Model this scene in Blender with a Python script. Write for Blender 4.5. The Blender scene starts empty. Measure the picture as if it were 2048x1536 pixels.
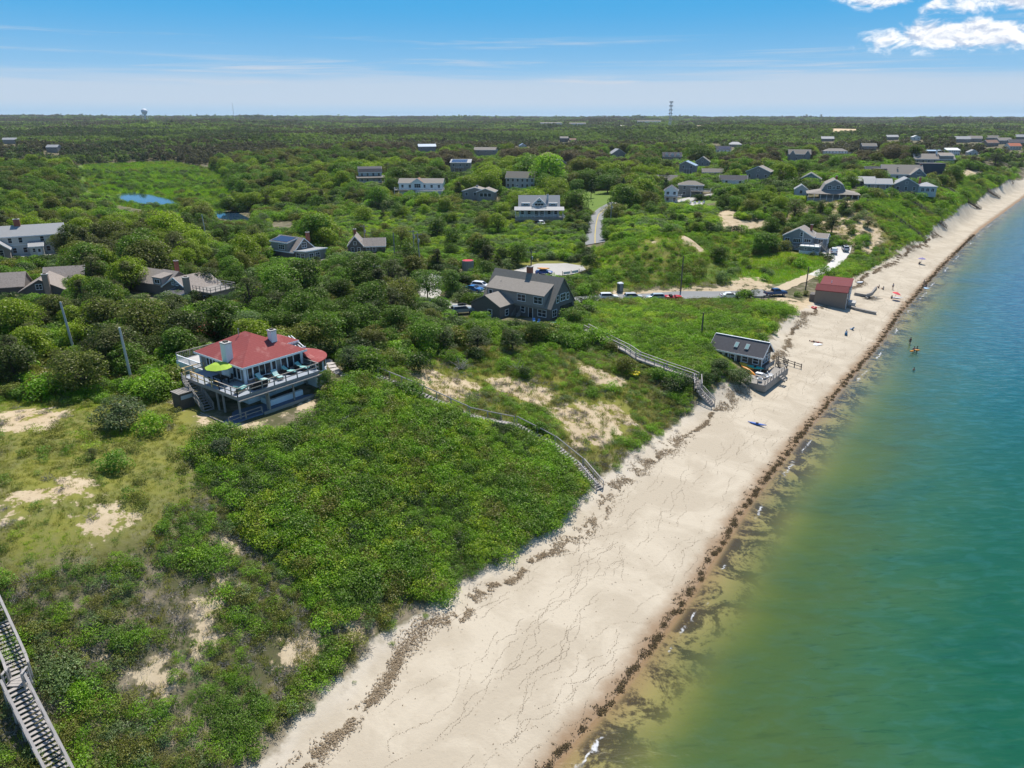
import bpy, bmesh, math, random
import numpy as np
from mathutils import Vector, Matrix
random.seed(7); RNG = np.random.default_rng(11)
R = math.radians
scene = bpy.context.scene
col = scene.collection
# ------------------------------------------------------------------ camera
FPX, CX, CY, CAMH, HORIZON = 1420.0, 1024.0, 768.0, 45.0, 238.0   # in pixels of the 2048 px photograph
PITCH = math.atan((CY - HORIZON) / FPX)
cam_d = bpy.data.cameras.new('camera'); cam = bpy.data.objects.new('camera', cam_d); col.objects.link(cam)
cam_d.sensor_width = 36.0; cam_d.lens = 36.0 * FPX / 2048.0
cam_d.clip_start = 0.5; cam_d.clip_end = 40000.0
cam.location = (0, 0, CAMH); cam.rotation_euler = (math.pi / 2 - PITCH, 0, 0)
scene.camera = cam
# ------------------------------------------------------------------ sun, sky, exposure
SUN_EL, SUN_AZ = R(60), R(14)          # azimuth measured from +Y towards +X
sun_dir = Vector((math.sin(SUN_AZ) * math.cos(SUN_EL), math.cos(SUN_AZ) * math.cos(SUN_EL), math.sin(SUN_EL)))
sl = bpy.data.lights.new('sun', 'SUN'); sl.energy = 4.6; sl.angle = R(0.55); sl.color = (1.0, 0.955, 0.88)
so = bpy.data.objects.new('sun', sl); col.objects.link(so); so.rotation_euler = sun_dir.to_track_quat('Z', 'Y').to_euler()
scene.view_settings.view_transform = 'Standard'; scene.view_settings.look = 'None'
scene.view_settings.exposure = 0.25; scene.view_settings.gamma = 1.0
scene.render.engine = 'CYCLES'
scene.cycles.max_bounces = 4; scene.cycles.diffuse_bounces = 2; scene.cycles.glossy_bounces = 1
scene.cycles.transparent_max_bounces = 6; scene.cycles.transmission_bounces = 2; scene.cycles.volume_bounces = 0

class NT:
    """small helper to write node trees as expressions"""
    def __init__(s, tree): s.t = tree; s.n = tree.nodes; s.l = tree.links
    def new(s, kind, **kw):
        n = s.n.new(kind)
        for k, v in kw.items(): setattr(n, k, v)
        return n
    def put(s, sock, v):
        if v is None: return
        if isinstance(v, bpy.types.NodeSocket): s.l.new(v, sock)
        else:
            if isinstance(v, (tuple, list)) and sock.type == 'RGBA' and len(v) == 3: v = (*v, 1)
            sock.default_value = v
    def m(s, op, a, b=None, c=None, clamp=False):
        n = s.new('ShaderNodeMath', operation=op, use_clamp=clamp)
        for i, v in enumerate((a, b, c)): s.put(n.inputs[i], v)
        return n.outputs[0]
    def mix(s, f, a, b, blend='MIX', clamp=True):
        n = s.new('ShaderNodeMix', data_type='RGBA', blend_type=blend, clamp_factor=clamp)
        s.put(n.inputs[0], f); s.put(n.inputs[6], a); s.put(n.inputs[7], b); return n.outputs[2]
    def noise(s, vec, scale, detail=4, rough=0.55, dist=0.0, out=0):
        n = s.new('ShaderNodeTexNoise'); s.put(n.inputs['Vector'], vec); n.inputs['Scale'].default_value = scale
        n.inputs['Detail'].default_value = detail; n.inputs['Roughness'].default_value = rough
        n.inputs['Distortion'].default_value = dist; return n.outputs[out]
    def ramp(s, f, stops):
        n = s.new('ShaderNodeValToRGB'); e = n.color_ramp.elements
        while len(e) < len(stops): e.new(0.5)
        for i, (p, c) in enumerate(stops):
            e[i].position = p; e[i].color = (*c, 1) if isinstance(c, tuple) else (c, c, c, 1)
        s.put(n.inputs[0], f); return n.outputs[0]
    def step(s, v, a, b):
        n = s.new('ShaderNodeMapRange', interpolation_type='SMOOTHSTEP'); s.put(n.inputs[0], v)
        n.inputs[1].default_value = a; n.inputs[2].default_value = b; return n.outputs[0]
    def scale(s, vec, k):
        n = s.new('ShaderNodeVectorMath', operation='MULTIPLY'); s.put(n.inputs[0], vec); n.inputs[1].default_value = k; return n.outputs[0]
    def bump(s, h, strength, dist):
        n = s.new('ShaderNodeBump'); n.inputs['Strength'].default_value = strength; n.inputs['Distance'].default_value = dist
        s.put(n.inputs['Height'], h); return n.outputs[0]
    def attr(s, name, kind='GEOMETRY', out='Fac'):
        n = s.new('ShaderNodeAttribute', attribute_name=name, attribute_type=kind); return n.outputs[out]

world = bpy.data.worlds.new('World'); scene.world = world; world.use_nodes = True
w = NT(world.node_tree); w.n.clear()
sky = w.new('ShaderNodeTexSky', sky_type='NISHITA', sun_disc=False)
sky.sun_elevation = SUN_EL; sky.sun_rotation = SUN_AZ; sky.altitude = 30; sky.air_density = 1.0; sky.dust_density = 0.0; sky.ozone_density = 4.0
gen = w.new('ShaderNodeTexCoord').outputs['Generated']
sep = w.new('ShaderNodeSeparateXYZ'); w.l.new(gen, sep.inputs[0])
el = w.m('ARCSINE', sep.outputs[2])
az = w.m('ARCTAN2', sep.outputs[0], sep.outputs[1])
def azel(ka, ke, off=0.0):
    c = w.new('ShaderNodeCombineXYZ'); w.put(c.inputs[0], w.m('MULTIPLY', az, ka)); w.put(c.inputs[1], w.m('MULTIPLY', el, ke)); c.inputs[2].default_value = off
    return c.outputs[0]
hs = w.new('ShaderNodeHueSaturation'); hs.inputs['Saturation'].default_value = 1.05; hs.inputs['Value'].default_value = 0.95; w.put(hs.inputs['Color'], sky.outputs[0])
# thin stratus veil low over the horizon, all round
st_n = w.noise(azel(2.2, 60.0), 1.0, 3, 0.6, 0.3)
veil = w.m('MULTIPLY', w.step(el, 0.004, 0.022), w.m('SUBTRACT', 1.0, w.step(w.m('ADD', el, w.m('MULTIPLY', w.m('SUBTRACT', st_n, 0.5), 0.05)), 0.040, 0.062)))
streak = w.m('MULTIPLY', w.step(w.noise(azel(2.4, 70.0, 3.7), 1.0, 5, 0.66, 0.5), 0.50, 0.74), w.m('MULTIPLY', w.step(el, 0.03, 0.05), w.m('SUBTRACT', 1.0, w.step(el, 0.085, 0.115))))
thin = w.m('ADD', w.m('MULTIPLY', veil, 0.62), w.m('MULTIPLY', streak, 0.7), clamp=True)
ring = w.mix(w.step(el, -0.01, 0.145), (3.1, 4.75, 6.3), (0.55, 3.05, 5.9))     # clear low sky, all round the compass
c0 = w.mix(w.step(el, 0.12, 0.55), ring, hs.outputs[0])
c1 = w.mix(thin, c0, (4.75, 5.15, 5.75))
# cumulus: fractal clumps round a handful of cloud centres (azimuth, elevation, half-sizes in radians)
def cell(a0, e0, wa, we):
    x = w.m('DIVIDE', w.m('SUBTRACT', az, a0), wa); y = w.m('DIVIDE', w.m('SUBTRACT', el, e0), we)
    return w.m('EXPONENT', w.m('MULTIPLY', w.m('ADD', w.m('MULTIPLY', x, x), w.m('MULTIPLY', y, y)), -1.0))
cells = [(0.570, 0.122, 0.080, 0.016), (0.520, 0.088, 0.090, 0.014), (0.625, 0.094, 0.060, 0.022), (0.72, 0.105, 0.08, 0.025), (0.440, 0.130, 0.045, 0.010), (0.36, 0.140, 0.02, 0.006),
         (0.95, 0.14, 0.10, 0.03), (1.25, 0.12, 0.08, 0.02), (1.8, 0.16, 0.12, 0.035), (-1.1, 0.17, 0.10, 0.025), (-1.9, 0.15, 0.12, 0.03), (2.7, 0.13, 0.12, 0.03), (0.2, 0.26, 0.10, 0.03)]
cov = None
for c in cells:
    g = cell(*c); cov = g if cov is None else w.m('MAXIMUM', cov, g)
cn = w.noise(azel(30.0, 54.0, 1.3), 1.0, 6, 0.62, 0.35)
dens = w.m('ADD', w.m('MULTIPLY', cov, 0.62), w.m('MULTIPLY', w.m('SUBTRACT', cn, 0.5), 1.15))
cum = w.m('MULTIPLY', w.step(dens, 0.12, 0.44), w.step(cov, 0.03, 0.16))
upv = w.new('ShaderNodeVectorMath', operation='ADD'); w.put(upv.inputs[0], azel(30.0, 54.0, 1.3)); upv.inputs[1].default_value = (0.05, 0.22, 0)
cnu = w.noise(upv.outputs[0], 1.0, 6, 0.62, 0.35)
lit = w.step(w.m('SUBTRACT', cn, cnu), -0.14, 0.10)
ccol = w.mix(lit, (4.1, 4.7, 5.9), (8.3, 8.3, 8.3))
bg = w.new('ShaderNodeBackground'); bg.inputs['Strength'].default_value = 0.115; w.l.new(c1, bg.inputs['Color'])
bgc = w.new('ShaderNodeBackground'); bgc.inputs['Strength'].default_value = 0.115; w.l.new(ccol, bgc.inputs['Color'])
mc = w.new('ShaderNodeMixShader'); w.put(mc.inputs[0], w.m('MULTIPLY', cum, 0.95)); w.l.new(bg.outputs[0], mc.inputs[1]); w.l.new(bgc.outputs[0], mc.inputs[2])
mo = w.new('ShaderNodeMixShader'); w.put(mo.inputs[0], w.m('GREATER_THAN', cov, 0.03)); w.l.new(bg.outputs[0], mo.inputs[1]); w.l.new(mc.outputs[0], mo.inputs[2])
wo = w.new('ShaderNodeOutputWorld'); w.l.new(mo.outputs[0], wo.inputs[0])
world.cycles.sampling_method = 'MANUAL'; world.cycles.sample_map_resolution = 256

# ------------------------------------------------------------------ pixels -> places
ST, CT = math.sin(PITCH), math.cos(PITCH)
def ray(px, py):
    x = (px - CX) / FPX; y = -(py - CY) / FPX
    return np.array((x, CT + y * ST, -ST + y * CT))
def P(px, py, z):
    r = ray(px, py); t = (z - CAMH) / r[2]
    return np.array((r[0] * t, r[1] * t, z))
def proj(X, Y, Z):
    z = Z - CAMH; d = Y * CT - z * ST; u = Y * ST + z * CT
    d = np.where(np.abs(d) < 1e-3, 1e-3, d)
    return CX + FPX * X / d, CY - FPX * u / d, d
# value noise
_perm = np.random.default_rng(3).random((256, 256))
def vnoise(x, y):
    xi = np.floor(x).astype(int); yi = np.floor(y).astype(int); fx = x - xi; fy = y - yi
    fx = fx * fx * (3 - 2 * fx); fy = fy * fy * (3 - 2 * fy)
    g = lambda a, b: _perm[a & 255, b & 255]
    return (g(xi, yi) * (1 - fx) + g(xi + 1, yi) * fx) * (1 - fy) + (g(xi, yi + 1) * (1 - fx) + g(xi + 1, yi + 1) * fx) * fy
def fbm(x, y, o=4):
    s = 0; a = 0.5; t = 0
    for i in range(o):
        s = s + a * vnoise(x * 2 ** i + 17.3 * i, y * 2 ** i - 9.1 * i); t += a; a *= 0.5
    return s / t
def sstep(a, b, x):
    t = np.clip((x - a) / (b - a), 0, 1); return t * t * (3 - 2 * t)

# ------------------------------------------------------------------ terrain heights
WL = [(1110, 1536), (1240, 1390), (1380, 1200), (1500, 1010), (1600, 880), (1700, 760), (1760, 690), (1800, 630), (1880, 540), (1960, 460), (2048, 395)]
wl = np.array([P(x, y, 0)[:2] for x, y in WL])
wl = np.vstack([[-40, -22], [-18, 10], wl, [400, 556], [1100, 1400], [4000, 5000], [9000, 12000]])
TOE = [(520, 1536), (760, 1300), (960, 1150), (1110, 1060), (1185, 985), (1400, 815), (1520, 745), (1560, 665), (1640, 600), (1780, 520), (1850, 482), (1950, 412), (2048, 360)]
toe = np.array([P(x, y, 2)[:2] for x, y in TOE])
toe = np.vstack([[-58, -8], [-36, 16], toe, [470, 660], [1150, 1490]])
def sdist(X, Y, line):
    """signed distance to a polyline that runs away from the camera: + on its left (inland)"""
    X = np.asarray(X, float); Y = np.asarray(Y, float); best = np.full(X.shape, 1e9); sg = np.ones(X.shape)
    for (ax, ay), (bx, by) in zip(line[:-1], line[1:]):
        dx, dy = bx - ax, by - ay; t = np.clip(((X - ax) * dx + (Y - ay) * dy) / (dx * dx + dy * dy), 0, 1)
        d = np.hypot(X - ax - t * dx, Y - ay - t * dy); c = dx * (Y - ay) - dy * (X - ax)
        m = d < best; best = np.where(m, d, best); sg = np.where(m, np.sign(c), sg)
    return best * sg
ctrl = []
for x, y in wl[:-3]: ctrl.append((x, y, 0.0))
for x, y in toe[:-1]: ctrl.append((x, y, 2.0))
CP = [(470, 852, 14), (640, 785, 14), (720, 768, 14), (416, 826, 14), (560, 700, 14), (380, 760, 14), (620, 660, 13.5),
      (0, 900, 14.5), (150, 900, 14.5), (330, 850, 14.2), (0, 800, 13.5), (60, 1060, 14.2), (200, 1030, 13.6),
      (0, 760, 13), (150, 690, 12), (265, 755, 13), (300, 640, 11), (60, 600, 10), (330, 600, 10), (60, 500, 10), (0, 470, 9), (250, 520, 9), (400, 500, 8.5),
      (600, 515, 10), (740, 520, 9), (620, 600, 11), (760, 640, 11), (850, 540, 7.5), (900, 600, 7.8), (880, 640, 8.5), (745, 745, 13.6),
      (1101, 647, 8), (943, 632, 8), (1155, 640, 8), (1050, 600, 7.5), (1020, 545, 5.5), (1110, 530, 5.5), (1175, 545, 5),
      (870, 700, 11), (1000, 690, 9.4), (1120, 680, 8.0), (1185, 665, 7.5), (1000, 780, 7.5), (1100, 780, 6.4), (1200, 750, 6.2), (1200, 850, 4.2), (1090, 900, 5.0),
      (880, 790, 11), (975, 835, 8.6), (1290, 730, 5.3), (1385, 765, 4.6), (1300, 830, 2.8),
      (1250, 640, 5.2), (1400, 640, 4.6), (1200, 596, 3.0), (1300, 592, 2.6), (1450, 592, 2.6), (1545, 588, 2.8), (1350, 700, 5.4), (1500, 650, 5.0), (1545, 625, 4.6), (1400, 720, 5.0),
      (1480, 715, 3.6), (1250, 545, 6), (1300, 490, 11.5), (1380, 475, 12), (1230, 500, 9), (1190, 470, 8), (1195, 430, 9), (1420, 520, 5), (1500, 540, 4), (1600, 520, 4),
      (1640, 560, 3), (1690, 545, 3.2), (1700, 500, 4.5), (1600, 498, 4.5), (1545, 470, 6), (1700, 450, 9.5), (1620, 440, 9), (1660, 402, 14), (1735, 408, 14.5), (1800, 392, 14), (1400, 410, 11), (1420, 450, 10.5),
      (1340, 405, 11), (1500, 430, 11), (1080, 442, 8), (1180, 390, 9.5), (1000, 460, 5), (900, 480, 4.5), (1040, 480, 6), (1100, 500, 6.5),
      (970, 402, 9), (845, 388, 10), (740, 368, 11), (920, 348, 12), (1040, 378, 10.5), (1300, 330, 13), (1480, 345, 13), (1620, 350, 14),
      (290, 397, 0.4), (330, 410, 0.4), (400, 370, 0.9), (250, 345, 0.9), (350, 330, 0.9), (430, 425, 0.6), (560, 440, 0.7), (480, 440, 0.8), (620, 445, 2.0), (700, 430, 4),
      (150, 440, 7), (300, 430, 3.5), (100, 400, 6), (0, 420, 9), (100, 340, 8), (180, 320, 6), (560, 380, 6), (660, 390, 7), (560, 330, 10), (700, 310, 14), (450, 330, 5)]
for x, y, z in CP: ctrl.append(tuple(P(x, y, z)))
# right-hand bluff top and the inland far field, directly in metres
ctrl += [(178, 331, 14), (215, 363, 11), (200, 352, 14), (225, 400, 15), (262, 440, 15), (300, 480, 16), (380, 590, 17), (150, 300, 15), (190, 400, 15.5), (100, 400, 13), (300, 620, 15), (150, 600, 13),
         (0, 700, 13), (-150, 800, 13), (-400, 900, 12), (-450, 600, 8), (-300, 500, 5), (-250, 330, 8), (-160, 120, 12), (-90, 40, 14), (-60, -10, 14), (-260, 200, 10), (-500, 300, 12), (-200, -200, 14),
         (600, 900, 17), (200, 1100, 16), (-500, 1300, 18), (900, 1600, 20), (0, 1700, 20), (-1200, 1500, 24), (-1200, 600, 16), (-1200, -300, 16), (-600, -800, 15), (800, 2600, 27), (-500, 2800, 30), (-1800, 3000, 38), (2500, 3900, 30),
         (3500, 6500, 36), (0, 5200, 37), (-3200, 5200, 42), (-5000, 2500, 35), (-6000, 8000, 40), (3000, 9500, 38), (-4000, -3000, 25), (0, 9500, 38)]
ctrl = np.array(ctrl)
_c2 = 6.0 ** 2
def _phi(d2): return np.sqrt(d2 + _c2)
_D = (ctrl[:, None, 0] - ctrl[None, :, 0]) ** 2 + (ctrl[:, None, 1] - ctrl[None, :, 1]) ** 2
_n = len(ctrl); _A = np.zeros((_n + 1, _n + 1)); _A[:_n, :_n] = _phi(_D) - np.eye(_n) * 0.35; _A[:_n, _n] = 1; _A[_n, :_n] = 1
_w = np.linalg.solve(_A, np.append(ctrl[:, 2], 0))
def height(X, Y, detail=True):
    X = np.asarray(X, float); Y = np.asarray(Y, float); sh = X.shape; x = X.ravel(); y = Y.ravel(); out = np.empty(x.size)
    for i in range(0, x.size, 20000):
        xs = x[i:i + 20000, None]; ys = y[i:i + 20000, None]
        out[i:i + 20000] = _phi((xs - ctrl[:, 0]) ** 2 + (ys - ctrl[:, 1]) ** 2) @ _w[:_n] + _w[_n]
    s = sdist(x, y, wl); t = sdist(x, y, toe); r = np.hypot(x, y)
    beach = np.clip(0.10 * s, 0, 2.0)
    z = np.where(s > 0, beach + (np.maximum(out, 0.3) - beach) * sstep(0, 10, s) * sstep(-5, 3, t), -0.055 * np.abs(s) ** 0.95)
    z = np.maximum(z, -5)
    if detail:
        lnd = sstep(1, 8, t)
        z = z + lnd * (fbm(x / 9, y / 9, 3) - 0.5) * 0.5 * (1 - sstep(300, 600, r))
        z = z + lnd * sstep(500, 1100, r) * (fbm(x / 330 + 5, y / 330, 4) - 0.5) * 26
    return z.reshape(sh)
def hz(x, y): return float(height(np.array([x]), np.array([y]))[0])
_ts = np.concatenate([np.linspace(30, 400, 371), np.geomspace(401, 6000, 500)])
def ground(px, py):
    """where the sight line through a photo pixel meets the terrain"""
    r = ray(px, py); X = r[0] * _ts; Y = r[1] * _ts; Z = CAMH + r[2] * _ts
    h = height(X, Y); k = np.argmax(Z < h)
    if Z[k] >= h[k]: k = len(_ts) - 1
    a, b = _ts[max(k - 1, 0)], _ts[k]
    for _ in range(12):
        m = (a + b) / 2
        if CAMH + r[2] * m < hz(r[0] * m, r[1] * m): b = m
        else: a = m
    return np.array((r[0] * b, r[1] * b, CAMH + r[2] * b))
def gpoly(pts): return np.array([ground(x, y)[:2] for x, y in pts])
def inpoly(X, Y, poly):
    X = np.asarray(X); c = np.zeros(X.shape, bool); n = len(poly); j = n - 1
    for i in range(n):
        xi, yi = poly[i]; xj, yj = poly[j]
        if yi != yj: c ^= ((yi > Y) != (yj > Y)) & (X < (xj - xi) * (Y - yi) / (yj - yi) + xi)
        j = i
    return c
def pdist(X, Y, poly):
    """signed distance to polygon edge, + inside"""
    P_ = np.vstack([poly, poly[:1]]); X = np.asarray(X, float); best = np.full(X.shape, 1e9)
    for (ax, ay), (bx, by) in zip(P_[:-1], P_[1:]):
        dx, dy = bx - ax, by - ay; t = np.clip(((X - ax) * dx + (Y - ay) * dy) / (dx * dx + dy * dy + 1e-9), 0, 1)
        best = np.minimum(best, np.hypot(X - ax - t * dx, Y - ay - t * dy))
    return np.where(inpoly(X, Y, poly), best, -best)
# ------------------------------------------------------------------ helpers for objects and materials
def tag(o, label=None, cat=None, group=None, kind=None):
    if label: o['label'] = label
    if cat: o['category'] = cat
    if group: o['group'] = group
    if kind: o['kind'] = kind
    return o
def link(o, parent=None):
    col.objects.link(o)
    if parent is not None: o.parent = parent
    return o
def mesh_np(name, verts, faces, mat=None, smooth=False):
    me = bpy.data.meshes.new(name); verts = np.asarray(verts, np.float32); faces = np.asarray(faces, np.int32); k = faces.shape[1]
    me.vertices.add(len(verts)); me.vertices.foreach_set('co', verts.ravel())
    me.loops.add(faces.size); me.loops.foreach_set('vertex_index', faces.ravel())
    me.polygons.add(len(faces)); me.polygons.foreach_set('loop_start', np.arange(0, faces.size, k, dtype=np.int32)); me.polygons.foreach_set('loop_total', np.full(len(faces), k, np.int32))
    if smooth: me.polygons.foreach_set('use_smooth', np.ones(len(faces), bool))
    me.update(calc_edges=True)
    if mat: me.materials.append(mat)
    return me
def add_attr(me, name, data, kind='FLOAT', domain='POINT'):
    a = me.attributes.new(name, kind, domain)
    if kind == 'FLOAT': a.data.foreach_set('value', np.asarray(data, np.float32).ravel())
    elif kind == 'FLOAT_COLOR': a.data.foreach_set('color', np.asarray(data, np.float32).ravel())
    elif kind == 'FLOAT_VECTOR': a.data.foreach_set('vector', np.asarray(data, np.float32).ravel())
    elif kind == 'INT': a.data.foreach_set('value', np.asarray(data, np.int32).ravel())
def new_mat(name):
    m = bpy.data.materials.new(name); m.use_nodes = True; t = NT(m.node_tree); t.n.clear()
    out = t.new('ShaderNodeOutputMaterial'); return m, t, out
def principled(t, out, color, rough=0.8, spec=0.3, normal=None, metallic=0.0):
    b = t.new('ShaderNodeBsdfPrincipled'); t.put(b.inputs['Base Color'], color); t.put(b.inputs['Roughness'], rough)
    b.inputs['Specular IOR Level'].default_value = spec; b.inputs['Metallic'].default_value = metallic
    if normal is not None: t.l.new(normal, b.inputs['Normal'])
    t.l.new(b.outputs[0], out.inputs[0]); return b
_mats = {}
def M(name, c=(0.5, 0.5, 0.5), rough=0.75, var=0.18, scale=2.0, spec=0.25, metallic=0.0, stretch=(1, 1, 1), bump=0.0):
    """plain painted / wooden / shingled surface: base colour with weathering noise"""
    if name in _mats: return _mats[name]
    m, t, out = new_mat(name); tc = t.new('ShaderNodeTexCoord').outputs['Object']; v = t.scale(tc, stretch)
    n = t.noise(v, scale, 5, 0.65); f = t.m('MULTIPLY', t.m('SUBTRACT', n, 0.5), 2.0 * var); g = t.m('ADD', f, 1.0)
    cc = t.mix(1.0, (*c, 1), None, 'MULTIPLY') if False else None
    vm = t.new('ShaderNodeVectorMath', operation='SCALE'); vm.inputs[0].default_value = c; t.put(vm.inputs['Scale'], g)
    nm = t.bump(n, bump, 0.05) if bump else None
    principled(t, out, vm.outputs[0], rough, spec, nm, metallic); _mats[name] = m; return m

# ------------------------------------------------------------------ ground cover areas (outlined on the photo, kept in metres)
SAND = [gpoly(p) for p in (
    [(0, 822), (60, 815), (130, 820), (140, 833), (90, 862), (40, 868), (0, 872)],
    [(0, 998), (60, 972), (120, 955), (170, 958), (205, 985), (150, 1000), (110, 1000), (60, 1010), (50, 1035), (20, 1040), (0, 1055)],
    [(115, 1043), (180, 1025), (230, 1018), (278, 1030), (262, 1052), (215, 1088), (195, 1090), (150, 1062)],
    [(380, 1065), (440, 1062), (485, 1085), (525, 1112), (500, 1118), (440, 1095)],
    [(420, 1160), (460, 1160), (440, 1240), (395, 1330), (370, 1300)], [(560, 1275), (700, 1240), (760, 1270), (640, 1300), (560, 1340), (500, 1370)],
    [(270, 1330), (330, 1310), (345, 1400), (290, 1420)], [(180, 1330), (215, 1300), (220, 1345)],
    [(785, 738), (830, 735), (960, 765), (960, 790), (900, 815), (860, 790)], [(960, 755), (1000, 748), (1090, 770), (1120, 800), (1080, 815), (1000, 790)],
    [(1145, 715), (1190, 735), (1260, 760), (1250, 780), (1190, 770), (1160, 745)], [(1090, 820), (1150, 800), (1250, 800), (1270, 850), (1200, 900), (1150, 900), (1120, 850)],
    [(1270, 600), (1200, 590), (1230, 582), (1330, 578), (1420, 574), (1500, 568), (1540, 574), (1530, 582), (1440, 588)],
    [(1355, 478), (1385, 476), (1415, 508), (1395, 504)], [(1290, 484), (1320, 480), (1310, 488)], [(345, 798), (400, 826), (455, 852), (490, 846), (560, 822), (640, 790), (640, 800), (560, 836), (475, 868), (440, 866), (380, 836), (340, 812)], [(1430, 425), (1460, 418), (1480, 440), (1560, 440), (1540, 455), (1470, 465), (1440, 455)],
    [(1540, 440), (1600, 415), (1640, 400), (1700, 410), (1745, 440), (1770, 470), (1740, 510), (1680, 485), (1620, 455), (1560, 450)],
    [(1540, 590), (1600, 600), (1640, 590), (1650, 615), (1580, 655), (1560, 640), (1600, 625), (1560, 608)],
    [(1660, 400), (1720, 395), (1700, 430), (1640, 420)], [(1820, 420), (1900, 400), (1880, 415)], [(1890, 335), (1970, 345), (1930, 355)],
    [(1460, 560), (1530, 555), (1540, 575), (1470, 575)], [(180, 1180), (230, 1170), (210, 1200)])]
DRY = [gpoly(p) for p in (
    [(0, 780), (380, 790), (420, 850), (400, 960), (330, 1050), (200, 1100), (60, 1140), (0, 1180)],
    [(320, 470), (400, 465), (420, 490), (350, 497)], [(1230, 575), (1530, 560), (1640, 510), (1600, 500), (1450, 520), (1300, 560)],
    [(1440, 590), (1590, 620), (1540, 660), (1440, 650)], [(1000, 560), (900, 520), (1010, 510), (1180, 520), (1180, 545)],
    [(920, 700), (1080, 700), (1260, 760), (1350, 820), (1200, 930), (1080, 860), (900, 800), (800, 740)], [(1280, 460), (1460, 430), (1440, 470), (1300, 500)],
    [(1820, 380), (1960, 400), (1900, 420), (1850, 400)], [(1175, 500), (1290, 470), (1400, 465), (1540, 470), (1540, 500), (1420, 530), (1400, 560), (1240, 580), (1190, 585)], [(1165, 650), (1190, 604), (1440, 604), (1590, 622), (1545, 660), (1500, 700), (1390, 770), (1280, 730)], [(1745, 415), (1880, 385), (1950, 380), (1950, 405), (1850, 480), (1780, 500)], [(1020, 425), (1000, 410), (960, 432), (1000, 440)])]
LAWN = [gpoly(p) for p in ([(1100, 385), (1230, 380), (1250, 420), (1200, 432), (1140, 410)], [(150, 330), (345, 322), (440, 345), (480, 405), (430, 430), (330, 428), (225, 408), (150, 365)],
                           [(1360, 395), (1430, 393), (1440, 404), (1370, 410)], [(1530, 520), (1640, 515), (1660, 545), (1560, 570), (1400, 560), (1420, 530)], [(1030, 385), (1060, 380), (1060, 393)])]
POND = [gpoly([(234, 388), (268, 386), (300, 393), (335, 403), (350, 410), (318, 415), (280, 410), (238, 404)]), gpoly([(430, 425), (470, 425), (500, 440), (470, 442), (440, 436)])]
def area(X, Y, polys, soft=1.5):
    r = np.zeros(np.shape(X))
    for p in polys:
        lo = p.min(0) - 3 * soft; hi = p.max(0) + 3 * soft; m = (X > lo[0]) & (X < hi[0]) & (Y > lo[1]) & (Y < hi[1])
        if m.any():
            v = np.zeros(np.shape(X)); v[m] = sstep(-soft, soft, pdist(X[m], Y[m], p)); r = np.maximum(r, v)
    return r
# ------------------------------------------------------------------ terrain sheet
rad = np.concatenate([[0.01, 6, 12, 17], np.geomspace(21, 420, 330), np.geomspace(424, 1000, 80), np.geomspace(1015, 9000, 95)])
angf = np.concatenate([np.linspace(-180, -62, 30, endpoint=False), np.linspace(-62, 62, 400), np.linspace(66, 180, 26)[:-1]])
A_, R_ = np.meshgrid(np.radians(angf), rad); TX = R_ * np.sin(A_); TY = R_ * np.cos(A_); TZ = height(TX, TY)
na, nr = len(angf), len(rad)
idx = np.arange(na * nr).reshape(nr, na); nxt = np.roll(idx, -1, 1)
quads = np.stack([idx[:-1], nxt[:-1], nxt[1:], idx[1:]], -1).reshape(-1, 4)
def sheet_attrs(me, x, y):
    s = sdist(x, y, wl); t = sdist(x, y, toe)
    add_attr(me, 'shore', np.clip(s, -400, 400)); add_attr(me, 'toe', np.clip(t, -400, 400))
    add_attr(me, 'sand', np.clip(area(x, y, SAND, 2.6), 0, 1)); add_attr(me, 'dry', area(x, y, DRY, 2.5)); add_attr(me, 'lawn', area(x, y, LAWN, 2.0))
m, t, out = new_mat('ground')
pos = t.new('ShaderNodeTexCoord').outputs['Object']
shore = t.attr('shore'); toea = t.attr('toe')
n1 = t.noise(pos, 0.35, 4, 0.65); n2 = t.noise(pos, 2.2, 3, 0.7); n3 = t.noise(pos, 0.09, 3, 0.55)
soil = t.mix(n2, (0.13, 0.105, 0.062), (0.075, 0.095, 0.030))
soil = t.mix(t.step(n1, 0.45, 0.62), soil, (0.25, 0.205, 0.14))
green = t.mix(n2, (0.045, 0.085, 0.014), (0.085, 0.125, 0.026))
dryg = t.mix(t.step(n1, 0.35, 0.68), t.mix(n2, (0.19, 0.20, 0.035), (0.26, 0.235, 0.055)), t.mix(n2, (0.13, 0.17, 0.03), (0.22, 0.19, 0.08)))
base = t.mix(t.attr('dry'), soil, dryg)
base = t.mix(t.attr('lawn'), base, t.mix(n1, (0.11, 0.19, 0.03), (0.17, 0.235, 0.045)))
sandc = t.mix(t.step(n1, 0.3, 0.7), (0.47, 0.355, 0.215), (0.56, 0.45, 0.30))
sandc = t.mix(t.m('MULTIPLY', t.step(n2, 0.56, 0.72), 0.5), sandc, (0.20, 0.15, 0.09))
sm = t.step(t.m('ADD', t.attr('sand'), t.m('ADD', t.m('MULTIPLY', t.m('SUBTRACT', n1, 0.5), 2.6), t.m('MULTIPLY', t.m('SUBTRACT', n2, 0.5), 0.8))), 0.60, 0.74)
base = t.mix(sm, base, sandc)
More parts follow.
